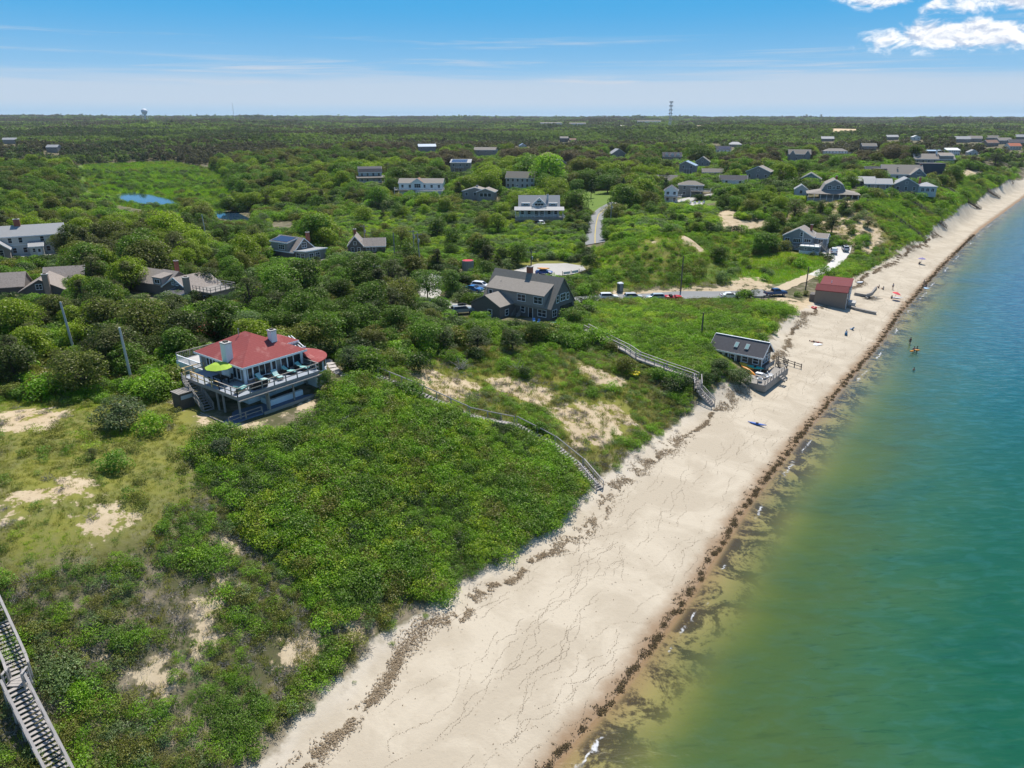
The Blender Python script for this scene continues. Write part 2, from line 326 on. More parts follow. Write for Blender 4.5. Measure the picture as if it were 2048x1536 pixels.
# beach: dry pale sand at the foot of the bluff, tan sand, wet strip at the water's edge
bn = t.noise(t.scale(pos, (1, 1, 1)), 0.16, 5, 0.6, 0.6)
bsand = t.mix(t.step(bn, 0.38, 0.60), (0.54, 0.465, 0.355), (0.46, 0.39, 0.292))
bsand = t.mix(t.m('MULTIPLY', t.step(n2, 0.58, 0.75), 0.25), bsand, (0.34, 0.26, 0.17))
white = t.m('MULTIPLY', t.step(t.m('ADD', toea, t.m('MULTIPLY', t.m('SUBTRACT', n1, 0.5), 5.0)), -1.6, 0.2), 0.5)
bsand = t.mix(white, bsand, t.mix(n2, (0.62, 0.555, 0.46), (0.52, 0.45, 0.36)))
wet = t.m('SUBTRACT', 1.0, t.step(t.m('ADD', shore, t.m('MULTIPLY', t.m('SUBTRACT', n1, 0.5), 2.2)), 0.5, 2.6))
bsand = t.mix(t.m('MULTIPLY', wet, 0.9), bsand, (0.27, 0.175, 0.10))
bm = t.step(t.m('ADD', toea, t.m('MULTIPLY', t.m('SUBTRACT', n1, 0.5), 5.0)), 1.2, 0.2)
bmi = t.m('SUBTRACT', 1.0, t.step(t.m('ADD', toea, t.m('MULTIPLY', t.m('SUBTRACT', n1, 0.5), 5.0)), 0.2, 1.2))
base = t.mix(bmi, base, bsand)
# sea bed: sand with dark weed beds near the shore
weed = t.m('MULTIPLY', t.step(t.m('ADD', t.noise(pos, 0.22, 6, 0.68, 1.0), t.m('MULTIPLY', t.m('SUBTRACT', n2, 0.5), 0.34)), 0.43, 0.56), t.m('MULTIPLY', t.step(shore, -6.5, -2.0), t.m('SUBTRACT', 1.0, t.step(shore, -0.9, 0.3))))
bed = t.mix(t.m('MULTIPLY', weed, 0.85), t.mix(t.step(shore, -2.5, 0.0), t.mix(n3, (0.36, 0.30, 0.14), (0.30, 0.26, 0.11)), (0.29, 0.215, 0.11)), (0.030, 0.020, 0.015))
base = t.mix(t.m('SUBTRACT', 1.0, t.step(shore, -0.5, 0.1)), base, bed)
principled(t, out, base, 0.92, 0.15, t.bump(n2, 0.4, 0.12))
MAT_GROUND = m
me = mesh_np('ground', np.stack([TX, TY, TZ], -1).reshape(-1, 3), quads, m, True)
sheet_attrs(me, TX.ravel(), TY.ravel())
terrain = link(bpy.data.objects.new('ground', me)); tag(terrain, kind='structure')
# ------------------------------------------------------------------ sea
m, t, out = new_mat('sea_water')
pos = t.new('ShaderNodeTexCoord').outputs['Object']; shore = t.attr('shore')
mp = t.new('ShaderNodeMapping'); t.l.new(pos, mp.inputs[0]); mp.inputs['Rotation'].default_value = (0, 0, R(-12)); mp.inputs['Scale'].default_value = (0.45, 1.0, 1)
wv = t.noise(mp.outputs[0], 0.85, 3, 0.55, 0.5); wv2 = t.noise(mp.outputs[0], 0.10, 4, 0.55, 0.8); fine = t.noise(mp.outputs[0], 2.6, 2, 0.65); rip = t.noise(t.scale(mp.outputs[0], (0.55, 1.6, 1.0)), 1.1, 3, 0.7, 0.6)
off = t.m('MULTIPLY', shore, -1.0)
offn = t.m('ADD', off, t.m('MULTIPLY', t.m('SUBTRACT', wv2, 0.5), 16.0))
along = t.new('ShaderNodeSeparateXYZ'); t.l.new(pos, along.inputs[0])
far = t.step(along.outputs[1], 60.0, 210.0)  # bluer with distance: grazing sky reflection painted into the water colours below
deepc = t.mix(far, (0.009, 0.088, 0.048), (0.001, 0.082, 0.175))
midc = t.mix(far, (0.085, 0.155, 0.045), (0.024, 0.155, 0.155))
body = t.mix(t.step(offn, 2.0, 27.0), midc, deepc)
body = t.mix(t.m('MULTIPLY', t.step(offn, 30.0, 90.0), far), body, (0.003, 0.055, 0.15))
body = t.mix(t.m('MULTIPLY', t.step(wv2, 0.5, 0.75), 0.30), body, (0.012, 0.07, 0.075))
body = t.mix(t.m('MULTIPLY', t.step(wv, 0.45, 0.7), t.m('ADD', 0.08, t.m('MULTIPLY', far, 0.42))), body, (0.07, 0.26, 0.32))  # bright wave faces painted into the water colour, stronger far off
body = t.mix(t.m('MULTIPLY', t.step(rip, 0.50, 0.72), t.m('ADD', 0.22, t.m('MULTIPLY', far, 0.30))), body, t.mix(far, (0.05, 0.145, 0.075), (0.11, 0.30, 0.37)))  # ripple highlights painted into the water colour
body = t.mix(t.m('MULTIPLY', t.m('SUBTRACT', 1.0, t.step(rip, 0.28, 0.48)), 0.35), body, t.mix(far, (0.004, 0.05, 0.03), (0.0, 0.045, 0.10)))  # darker sides of the ripples painted in as well
bn_ = t.new('ShaderNodeBump'); bn_.inputs['Distance'].default_value = 0.35; t.put(bn_.inputs['Strength'], t.m('ADD', 0.10, t.m('MULTIPLY', far, 0.65))); t.put(bn_.inputs['Height'], t.m('ADD', wv, t.m('MULTIPLY', fine, 0.35))); nrm = bn_.outputs[0]
wb = t.new('ShaderNodeBsdfPrincipled'); t.put(wb.inputs['Base Color'], body); wb.inputs['Roughness'].default_value = 0.10; wb.inputs['IOR'].default_value = 1.33; wb.inputs['Specular IOR Level'].default_value = 0.3; t.l.new(nrm, wb.inputs['Normal'])
tr = t.new('ShaderNodeBsdfTransparent'); t.put(tr.inputs['Color'], t.mix(t.step(off, 0.0, 9.0), (0.95, 0.95, 0.9), (0.55, 0.72, 0.42)))
gl = t.new('ShaderNodeBsdfGlossy'); gl.inputs['Roughness'].default_value = 0.12; gl.inputs['Color'].default_value = (0.85, 0.85, 0.85, 1); t.l.new(nrm, gl.inputs['Normal'])
fr = t.new('ShaderNodeFresnel'); fr.inputs['IOR'].default_value = 1.33; t.l.new(nrm, fr.inputs['Normal'])
clear = t.new('ShaderNodeMixShader'); t.put(clear.inputs[0], fr.outputs[0]); t.l.new(tr.outputs[0], clear.inputs[1]); t.l.new(gl.outputs[0], clear.inputs[2])
mx = t.new('ShaderNodeMixShader'); t.put(mx.inputs[0], t.step(offn, -1.0, 20.0)); t.l.new(clear.outputs[0], mx.inputs[1]); t.l.new(wb.outputs[0], mx.inputs[2])
fo = t.m('MULTIPLY', t.m('SUBTRACT', 1.0, t.step(t.m('ABSOLUTE', t.m('SUBTRACT', off, t.m('ADD', 0.2, t.m('MULTIPLY', t.noise(pos, 0.45, 3, 0.6), 2.2)))), 0.04, 0.20)), t.step(t.noise(pos, 0.14, 4, 0.65, 0.4), 0.50, 0.58))
fo = t.m('MULTIPLY', fo, t.step(t.noise(pos, 2.4, 3, 0.7), 0.36, 0.55))
fm = t.new('ShaderNodeBsdfDiffuse'); fm.inputs['Color'].default_value = (0.8, 0.8, 0.8, 1)
mf = t.new('ShaderNodeMixShader'); t.put(mf.inputs[0], t.m('MULTIPLY', fo, 0.7)); t.l.new(mx.outputs[0], mf.inputs[1]); t.l.new(fm.outputs[0], mf.inputs[2])
t.l.new(mf.outputs[0], out.inputs[0])
MAT_SEA = m
keep = (sdist(TX, TY, wl) < 9).ravel(); fk = keep[quads].any(1); used = np.unique(quads[fk]); remap = np.full(na * nr, -1); remap[used] = np.arange(len(used))
sv = np.stack([TX.ravel(), TY.ravel(), np.full(TX.size, 0.02)], -1)[used]
me = mesh_np('sea', sv, remap[quads[fk]], m, True)
add_attr(me, 'shore', np.clip(sdist(sv[:, 0], sv[:, 1], wl), -400, 400))
tag(link(bpy.data.objects.new('sea', me)), kind='structure')
# pond water and marsh pools
mp_, t, out = new_mat('pond_water'); pos = t.new('ShaderNodeTexCoord').outputs['Object']
principled(t, out, (0.02, 0.05, 0.09), 0.06, 0.5, t.bump(t.noise(pos, 0.5, 3), 0.15, 0.1))
def drape_poly(name, poly, z, mat):
    v = [(x, y, z) for x, y in poly]; me = bpy.data.meshes.new(name); me.from_pydata(v, [], [list(range(len(v)))]); me.update(); me.materials.append(mat)
    if me.polygons[0].normal.z < 0: me.flip_normals()
    return tag(link(bpy.data.objects.new(name, me)), kind='structure')
for p in POND:
    c = p.mean(0); drape_poly('pond', c + (p - c) * 1.15, float(np.percentile(height(*np.meshgrid(np.linspace(p[:, 0].min(), p[:, 0].max(), 14), np.linspace(p[:, 1].min(), p[:, 1].max(), 14))), 62)), mp_)
# ------------------------------------------------------------------ foliage materials
def leaf_mat(name, source):
    m, t, out = new_mat(name)
    if source == 'inst': c = t.attr('tint', 'INSTANCER', 'Color')
    else: c = t.new('ShaderNodeObjectInfo').outputs['Color']
    lv = t.attr('leaf_shade'); v = t.m('ADD', 0.55, t.m('MULTIPLY', lv, 0.9))
    sc = t.new('ShaderNodeVectorMath', operation='SCALE'); t.put(sc.inputs[0], c); t.put(sc.inputs['Scale'], v)
    hue = t.mix(t.m('MULTIPLY', t.step(lv, 0.7, 1.0), 0.25), sc.outputs[0], (0.18, 0.24, 0.03))
    d = t.new('ShaderNodeBsdfDiffuse'); t.put(d.inputs[0], hue)
    tl = t.new('ShaderNodeBsdfTranslucent'); t.put(tl.inputs[0], t.mix(1.0, hue, (1.15, 1.35, 0.55), 'MULTIPLY', False))
    a = t.new('ShaderNodeMixShader'); a.inputs[0].default_value = 0.40; t.l.new(d.outputs[0], a.inputs[1]); t.l.new(tl.outputs[0], a.inputs[2])
    g = t.new('ShaderNodeBsdfGlossy'); g.inputs['Roughness'].default_value = 0.45; g.inputs['Color'].default_value = (1, 0.97, 0.85, 1)
    b = t.new('ShaderNodeMixShader'); b.inputs[0].default_value = 0.018; t.l.new(a.outputs[0], b.inputs[1]); t.l.new(g.outputs[0], b.inputs[2])
    t.l.new(b.outputs[0], out.inputs[0]); return m
LEAF_I = leaf_mat('foliage', 'inst'); LEAF_O = leaf_mat('tree_foliage', 'obj')
BARK = M('bark', (0.11, 0.085, 0.065), 0.9, 0.3, 6.0)
m, t, out = new_mat('dry_twigs'); lv = t.attr('leaf_shade'); principled(t, out, t.mix(lv, (0.20, 0.175, 0.15), (0.40, 0.36, 0.315)), 0.9, 0.1); TWIG = m

def leaves(c, nrm, size, aspect=0.62, rng=RNG):
    """diamond leaf-clump faces at centres c, facing nrm"""
    n = len(c); nrm = nrm / (np.linalg.norm(nrm, axis=1, keepdims=True) + 1e-9)
    r = rng.normal(size=(n, 3)); a = np.cross(nrm, r); a /= np.linalg.norm(a, axis=1, keepdims=True) + 1e-9; b = np.cross(nrm, a)
    size = np.broadcast_to(size, (n,))[:, None]; L = a * size * 0.5; W = b * size * 0.5 * aspect
    v = np.stack([c - L, c + W * 0.95 + L * 0.1, c + L, c - W + L * 0.05], 1).reshape(-1, 3)
    return v, np.arange(n * 4).reshape(n, 4)
def leaf_mesh(name, c, nrm, size, mat, aspect=0.62, rng=RNG):
    v, f = leaves(c, nrm, size, aspect, rng); me = mesh_np(name, v, f, mat)
    add_attr(me, 'leaf_shade', rng.random(len(f)), domain='FACE'); return me
def unit(n, rng): 
    v = rng.normal(size=(n, 3)); return v / np.linalg.norm(v, axis=1, keepdims=True)
def crown_points(seed, n, height, radius, base, lobes, flat=0.75, conic=False):
    rng = np.random.default_rng(seed); cs, rs = [], []
    for i in range(lobes):
        h = (i + 0.5) / lobes; h = base + (1 - base) * (0.15 + 0.8 * h)
        if conic: rr = radius * (1.05 - h) * 0.95
        else: rr = radius * math.sqrt(max(0.05, 1 - ((h - base) / (1 - base) * 1.05 - 0.35) ** 2 / 0.62)) * 0.72
        a = i * 2.4 + rng.random() * 1.2; q = rr * (0.25 + 0.85 * rng.random())
        cs.append((q * math.cos(a), q * math.sin(a), h * height)); rs.append(radius * (0.22 + 0.36 * rng.random() ** 1.3) * (0.7 if conic else 1))
    cs = np.array(cs); rs = np.array(rs); wgt = rs ** 2 / (rs ** 2).sum(); k = rng.choice(lobes, n, p=wgt); d = unit(n, rng)
    d[:, 2] = np.where(d[:, 2] < -0.35, -d[:, 2], d[:, 2])
    q = 0.62 + 0.45 * rng.random(n) ** 0.6; p = cs[k] + d * (rs[k] * q)[:, None] * np.array([1, 1, flat])
    p[:, 2] = np.maximum(p[:, 2], base * height * 0.6)
    nr = d * 0.75 + np.array([0, 0, 0.85]) + rng.normal(size=(n, 3)) * 0.55
    return p, nr, rng, cs
def tube(pts, r0, r1, sides=6):
    pts = np.array(pts, float); n = len(pts); v, f = [], []
    for i, p in enumerate(pts):
        d = pts[min(i + 1, n - 1)] - pts[max(i - 1, 0)]; d /= np.linalg.norm(d) + 1e-9
        a = np.cross(d, (0.3, 0.9, 0.1)); a /= np.linalg.norm(a); b = np.cross(d, a); r = r0 + (r1 - r0) * i / max(n - 1, 1)
        for s in range(sides):
            t_ = 2 * math.pi * s / sides; v.append(p + r * (a * math.cos(t_) + b * math.sin(t_)))
    for i in range(n - 1):
        for s in range(sides): q = (s + 1) % sides; f.append((i * sides + s, i * sides + q, (i + 1) * sides + q, (i + 1) * sides + s))
    return np.array(v), np.array(f)
def trunk_mesh(seed, height, cs, r0, mat):
    rng = np.random.default_rng(seed); V, F_, o = [], [], 0
    top = np.array([rng.normal() * 0.15, rng.normal() * 0.15, height * 0.8])
    runs = [(np.array([[0, 0, -0.4], [0.04, 0, height * 0.22], top * np.array([1, 1, 0.55]), top]), r0, r0 * 0.25)]
    for c in cs[::2]:
        s0 = np.array([0, 0, height * (0.2 + 0.25 * rng.random())]); mid = (s0 + c) / 2 + np.array([0, 0, 0.1 * height]); runs.append((np.array([s0, mid, c]), r0 * 0.5, r0 * 0.12))
    for pts, a, b in runs:
        v, f = tube(pts, a, b, 5); V.append(v); F_.append(f + o); o += len(v)
    return mesh_np('trunk', np.vstack(V), np.vstack(F_), mat, True)
proto_col = {}
def proto(coll, me):
    if coll not in proto_col: proto_col[coll] = bpy.data.collections.new(coll)
    i = len(proto_col[coll].objects); o = bpy.data.objects.new('%s_source_%02d' % (coll, i), me); proto_col[coll].objects.link(o)
TREE = {'broadleaf': [], 'pine': [], 'conifer': []}
for k in range(5):     # rounded broadleaf, 5 m tall
    p, nr, rng, cs = crown_points(100 + k, 4600, 5.0, 2.7 + 0.3 * (k % 3), 0.14, 20 + 2 * k)
    TREE['broadleaf'].append((leaf_mesh('crown', p, nr, 0.17 + 0.17 * rng.random(len(p)), LEAF_O, 0.66, rng), trunk_mesh(k, 5.0, cs, 0.16, BARK)))
    proto('broadleaf', leaf_mesh('crown', p, nr, 0.17 + 0.17 * rng.random(len(p)), LEAF_I, 0.66, rng))
for k in range(4):     # open, ragged pitch pine / cedar
    p, nr, rng, cs = crown_points(200 + k, 3600, 5.0, 2.1, 0.10, 22, 0.5, conic=(k % 2 == 0)); nr[:, 2] += 0.4
    sz = 0.15 + 0.17 * rng.random(len(p))
    TREE['pine'].append((leaf_mesh('crown', p, nr, sz, LEAF_O, 0.34, rng), trunk_mesh(50 + k, 5.0, cs, 0.17, BARK)))
    proto('pine', leaf_mesh('crown', p, nr, sz, LEAF_I, 0.34, rng))
p, nr, rng, cs = crown_points(260, 1700, 8.0, 2.6, 0.14, 20, 0.5, conic=True); TREE['conifer'].append((leaf_mesh('crown', p, nr, 0.42, LEAF_O, 0.4, rng), trunk_mesh(70, 8.0, cs, 0.2, BARK)))
for k in range(4):     # waist-high bush
    p, nr, rng, cs = crown_points(300 + k, 1500, 1.6, 1.65, 0.0, 16, 0.7); proto('bush', leaf_mesh('bush', p, nr, 0.12 + 0.11 * rng.random(len(p)), LEAF_I, 0.7, rng))
for k in range(5):     # knee-high rose / bayberry tuft
    p, nr, rng, cs = crown_points(400 + k, 430, 0.85, 0.95, 0.0, 12, 0.65); proto('rose', leaf_mesh('rose', p, nr, 0.065 + 0.075 * rng.random(len(p)), LEAF_I, 0.75, rng))
for k in range(3):     # grey dead twigs
    rng = np.random.default_rng(500 + k); n = 70; d = unit(n, rng); d[:, 2] = np.abs(d[:, 2]) * 0.6 + 0.1; p = d * (0.15 + 0.55 * rng.random(n))[:, None]
    nr = np.cross(d, unit(n, rng)); me = mesh_np('twigs', *leaves(p, nr, 0.5, 0.07, rng), TWIG); add_attr(me, 'leaf_shade', rng.random(n), domain='FACE'); proto('twigs', me)
for k in range(4):     # grass tuft
    rng = np.random.default_rng(600 + k); n = 46; b = rng.normal(size=(n, 2)) * 0.28; tip = b + rng.normal(size=(n, 2)) * 0.20; h = 0.22 + 0.3 * rng.random(n); a = rng.random(n) * 6.28; wv = np.stack([np.cos(a), np.sin(a)], 1) * 0.022
    v = np.zeros((n, 3, 3)); v[:, 0, :2] = b - wv; v[:, 1, :2] = b + wv; v[:, 2, :2] = tip; v[:, 2, 2] = h
    me = mesh_np('grass', v.reshape(-1, 3), np.arange(n * 3).reshape(n, 3), LEAF_I); add_attr(me, 'leaf_shade', rng.random(n), domain='FACE'); proto('grass', me)
for k in range(4):     # distant tree crown
    p, nr, rng, cs = crown_points(700 + k, 330, 7.0, 3.6, 0.08, 9); proto('far_tree', leaf_mesh('far_tree', p, nr, 0.75 + 0.5 * rng.random(len(p)), LEAF_I, 0.75, rng))
for k in range(4):     # distant stand of trees
    rng = np.random.default_rng(800 + k); P_, N_ = [], []
    for q in range(9):
        pp, nn, _, _ = crown_points(900 + k * 20 + q, 60, 7.0 + 2.5 * rng.random(), 4.2, 0.1, 6); pp[:, :2] += rng.normal(size=2) * 7.5; P_.append(pp); N_.append(nn)
    proto('stand', leaf_mesh('stand', np.vstack(P_), np.vstack(N_), 2.0, LEAF_I, 0.8, rng))

def scatter(name, coll, X, Y, Z, scl, tint, label, rz=None, tilt=0.12, cat=None, squash=None):
    n = len(X); me = bpy.data.meshes.new(name); me.vertices.add(n); me.vertices.foreach_set('co', np.stack([X, Y, Z], -1).astype(np.float32).ravel())
    rot = np.zeros((n, 3)); rot[:, 2] = RNG.random(n) * 6.28; rot[:, :2] = RNG.normal(size=(n, 2)) * tilt
    sc = np.repeat(np.asarray(scl)[:, None], 3, 1) * (0.88 + 0.24 * RNG.random((n, 3)))
    if squash is not None: sc[:, 2] *= squash
    add_attr(me, 'rot', rot, 'FLOAT_VECTOR'); add_attr(me, 'scl', sc, 'FLOAT_VECTOR'); add_attr(me, 'tint', np.concatenate([tint, np.ones((n, 1))], 1), 'FLOAT_COLOR')
    add_attr(me, 'pick', RNG.integers(0, len(proto_col[coll].objects), n), 'INT')
    o = link(bpy.data.objects.new(name, me)); tag(o, label, cat, kind='stuff')
    key = 'scatter_' + coll; ng = bpy.data.node_groups.get(key)
    if ng is None:
        ng = bpy.data.node_groups.new(key, 'GeometryNodeTree'); ng.interface.new_socket('Geometry', in_out='INPUT', socket_type='NodeSocketGeometry'); ng.interface.new_socket('Geometry', in_out='OUTPUT', socket_type='NodeSocketGeometry')
        N = ng.nodes; gi = N.new('NodeGroupInput'); go = N.new('NodeGroupOutput'); ip = N.new('GeometryNodeInstanceOnPoints'); ci = N.new('GeometryNodeCollectionInfo')
        ci.inputs[0].default_value = proto_col[coll]; ci.inputs[1].default_value = True; ci.inputs[2].default_value = True
        def na_(nm, ty):
            q = N.new('GeometryNodeInputNamedAttribute'); q.data_type = ty; q.inputs[0].default_value = nm; return [s for s in q.outputs if s.enabled and s.name == 'Attribute'][0]
        L = ng.links; L.new(gi.outputs[0], ip.inputs['Points']); L.new(ci.outputs[0], ip.inputs['Instance']); ip.inputs['Pick Instance'].default_value = True
        L.new(na_('pick', 'INT'), ip.inputs['Instance Index']); L.new(na_('scl', 'FLOAT_VECTOR'), ip.inputs['Scale'])
        er = N.new('FunctionNodeEulerToRotation'); L.new(na_('rot', 'FLOAT_VECTOR'), er.inputs[0]); L.new(er.outputs[0], ip.inputs['Rotation'])
        L.new(ip.outputs[0], go.inputs[0])
    md = o.modifiers.new('scatter', 'NODES'); md.node_group = ng
    return o
# ------------------------------------------------------------------ what must stay open: houses, roads, cars (outline in photo px, radius of the plot in metres)
CLEAR = [(345, 655, 665, 850, 8.0), (940, 535, 1160, 650, 9.0), (1420, 672, 1545, 735, 6.0), (1490, 725, 1560, 778, 5.0), (1630, 557, 1712, 614, 6.5), (1562, 450, 1656, 508, 8.0), (1655, 484, 1702, 510, 3.0),
         (0, 436, 132, 518, 9.0), (0, 530, 133, 590, 8.0), (258, 522, 455, 590, 8.5), (545, 462, 657, 518, 6.5), (690, 478, 768, 508, 6.0), (716, 335, 768, 366, 8.0), (790, 355, 888, 388, 13.0), (900, 322, 942, 346, 8.0),
         (925, 368, 1005, 402, 10.0), (1013, 350, 1070, 380, 9.0), (1030, 390, 1128, 444, 10.0), (1325, 370, 1365, 403, 6.0), (1345, 362, 1420, 392, 8.0), (1354, 325, 1396, 350, 7.0), (1390, 316, 1424, 334, 7.0), (1494, 336, 1536, 362, 8.0),
         (1322, 305, 1368, 322, 8.0), (1612, 360, 1720, 402, 10.0), (1586, 372, 1614, 392, 4.0), (1700, 350, 1775, 380, 9.0), (1792, 360, 1852, 384, 9.0), (1774, 330, 1838, 360, 9.0), (1836, 322, 1888, 350, 8.0), (1822, 308, 1910, 328, 10.0),
         (1196, 583, 1240, 604, 2.0), (1240, 583, 1290, 604, 2.0), (1290, 583, 1330, 604, 2.0), (1330, 583, 1400, 604, 2.0), (1400, 583, 1480, 604, 2.0), (1480, 580, 1540, 604, 2.0), (1540, 575, 1590, 604, 2.0), (1040, 588, 1196, 604, 2.0), (1225, 562, 1252, 586, 2.0), (922, 520, 948, 544, 2.5), (905, 606, 945, 632, 4.0), (935, 565, 972, 582, 3.0), (1020, 525, 1175, 552, 9.0), (1375, 380, 1430, 412, 7.0),
         (1568, 295, 1628, 324, 9.0), (1638, 292, 1704, 312, 9.0), (1716, 278, 1758, 302, 9.0), (1896, 288, 1940, 314, 8.0), (1168, 420, 1212, 488, 3.5), (1030, 284, 1060, 296, 5), (1080, 303, 1112, 320, 7), (1222, 300, 1252, 316, 7),
         (1430, 296, 1465, 306, 6), (1456, 282, 1484, 294, 6), (1418, 281, 1440, 290, 6), (1406, 340, 1445, 352, 6), (1450, 357, 1482, 370, 6), (1636, 345, 1662, 366, 5), (1110, 318, 1135, 335, 5), (835, 296, 875, 305, 6), (950, 306, 995, 314, 6), (440, 470, 460, 490, 2), (840, 525, 900, 600, 4)]
FOOT = []; VIEW = []
CLEAR += [(a - 13, b - 9, a + 13, b + 1, 7.0) for a, b in ((1925, 285), (1950, 284), (1985, 282), (2010, 288), (1985, 293), (2032, 292), (2030, 300), (2042, 280), (855, 304), (972, 312), (105, 305), (20, 288), (1128, 284), (1785, 280), (1655, 283), (1832, 281), (1945, 312), (1862, 314), (1905, 312))]
for x0, y0, x1, y1, r in CLEAR:
    g = ground((x0 + x1) / 2, y1 - 2); d = proj(*g)[2]; u = g[:2] / np.hypot(*g[:2]); c = g[:2] + u * r * 0.75
    FOOT.append((c[0], c[1], r)); VIEW.append((x0, y0, x1, y1, float(d)))
for x0, y0, x1, y1 in ((1560, 545, 1660, 586), (1648, 506, 1700, 548), (116, 600, 156, 690), (244, 650, 272, 752), (230, 384, 355, 426), (430, 422, 500, 442), (545, 440, 585, 456), (170, 330, 420, 392)): VIEW.append((x0, y0, x1, y1, float(proj(*ground((x0 + x1) / 2, (y0 + 4) if y0 < 460 else y1 + 20))[2])))
ROADW = []   # filled with (polyline, half width) for roads and paths
def road_line(px, half): ln = np.array([ground(*p)[:2] for p in px]); ROADW.append((ln, half)); return ln
ROAD_BEACH = road_line([(846, 545), (870, 556), (900, 570), (935, 578), (1000, 592), (1100, 598), (1200, 597), (1300, 596), (1440, 592), (1535, 588)], 2.6)
ROAD_HILL = road_line([(1190, 488), (1190, 470), (1192, 450), (1197, 430), (1215, 415), (1235, 405)], 3.0)
DRIVE_R = road_line([(1535, 588), (1580, 570), (1625, 552), (1662, 535), (1682, 515), (1690, 503)], 1.7)
DRIVE_R2 = road_line([(1640, 508), (1668, 510), (1684, 508), (1695, 500)], 2.6)
ROAD_LEFT = road_line([(846, 545), (860, 580), (850, 600), (905, 610), (930, 618)], 2.4)
PATH_HERO = road_line([(745, 757), (705, 755), (672, 752), (668, 735), (655, 722)], 0.7)
LANE_FAR = road_line([(8, 318), (30, 345), (50, 368)], 2.0)
DRIVE_M = road_line([(1105, 395), (1130, 402), (1150, 410), (1125, 420)], 2.0)
DRIVE_D = road_line([(1335, 415), (1380, 398), (1440, 388), (1462, 386)], 3.0)
STAIR_A = road_line([(752, 752), (800, 772), (842, 790), (900, 817), (938, 834), (978, 843), (1032, 853), (1072, 874), (1106, 894), (1160, 940), (1200, 980)], 0.35)
STAIR_B = road_line([(1172, 664), (1232, 698), (1255, 714), (1275, 728), (1330, 746), (1386, 764), (1395, 788), (1426, 812)], 0.5)
DRIVE_L = road_line([(95, 548), (140, 545), (180, 540)], 1.8)
def open_ground(X, Y):
    ok = np.ones(X.shape, bool)
    for x, y, r in FOOT: ok &= np.hypot(X - x, Y - y) > r
    for ln, h in ROADW:
        lo = ln.min(0) - 8; hi = ln.max(0) + 8; m = (X > lo[0]) & (X < hi[0]) & (Y > lo[1]) & (Y < hi[1])
        if m.any():
            b = np.full(X.shape, 1e9)
            for (ax, ay), (bx, by) in zip(ln[:-1], ln[1:]):
                dx, dy = bx - ax, by - ay; t_ = np.clip(((X - ax) * dx + (Y - ay) * dy) / (dx * dx + dy * dy), 0, 1); b = np.minimum(b, np.hypot(X - ax - t_ * dx, Y - ay - t_ * dy))
            ok &= b > h + 0.5
    return ok
def hides(X, Y, Z, H, Rr):
    """would a plant of height H and radius Rr stand in front of something the photo shows?"""
    px, py, d = proj(X, Y, Z); tx, ty, _ = proj(X, Y, Z + H); rp = Rr * FPX / d; bad = np.zeros(X.shape, bool)
    for x0, y0, x1, y1, dd in VIEW:
        bad |= (d < dd + 1.0) & (d > dd * 0.25) & (px + rp * 0.8 > x0) & (px - rp * 0.8 < x1) & (ty < y1 - 0.06 * (y1 - y0)) & (py > y0)
    return bad
def grid_points(r0, r1, step, az=44):
    a = math.radians(az); xs = np.arange(-r1 * math.sin(a), r1 * math.sin(a), step); ys = np.arange(r0 * 0.6, r1, step); X, Y = np.meshgrid(xs, ys)
    X = (X + (RNG.random(X.shape) - 0.5) * step * 0.95).ravel(); Y = (Y + (RNG.random(Y.shape) - 0.5) * step * 0.95).ravel()
    r = np.hypot(X, Y); k = (r >= r0) & (r < r1) & (np.abs(np.arctan2(X, Y)) < a) & (sdist(X, Y, toe) > -0.5); return X[k], Y[k]
def inpx(px, py, poly): return inpoly(px, py, poly)
def ragged(X, Y, px, py, d, amp=4.5): return px + (fbm(X / 3.5 + 8, Y / 3.5, 3) - 0.5) * amp * FPX / d, py + (fbm(X / 3.5, Y / 3.5 + 5, 3) - 0.5) * amp * 0.45 * FPX / d
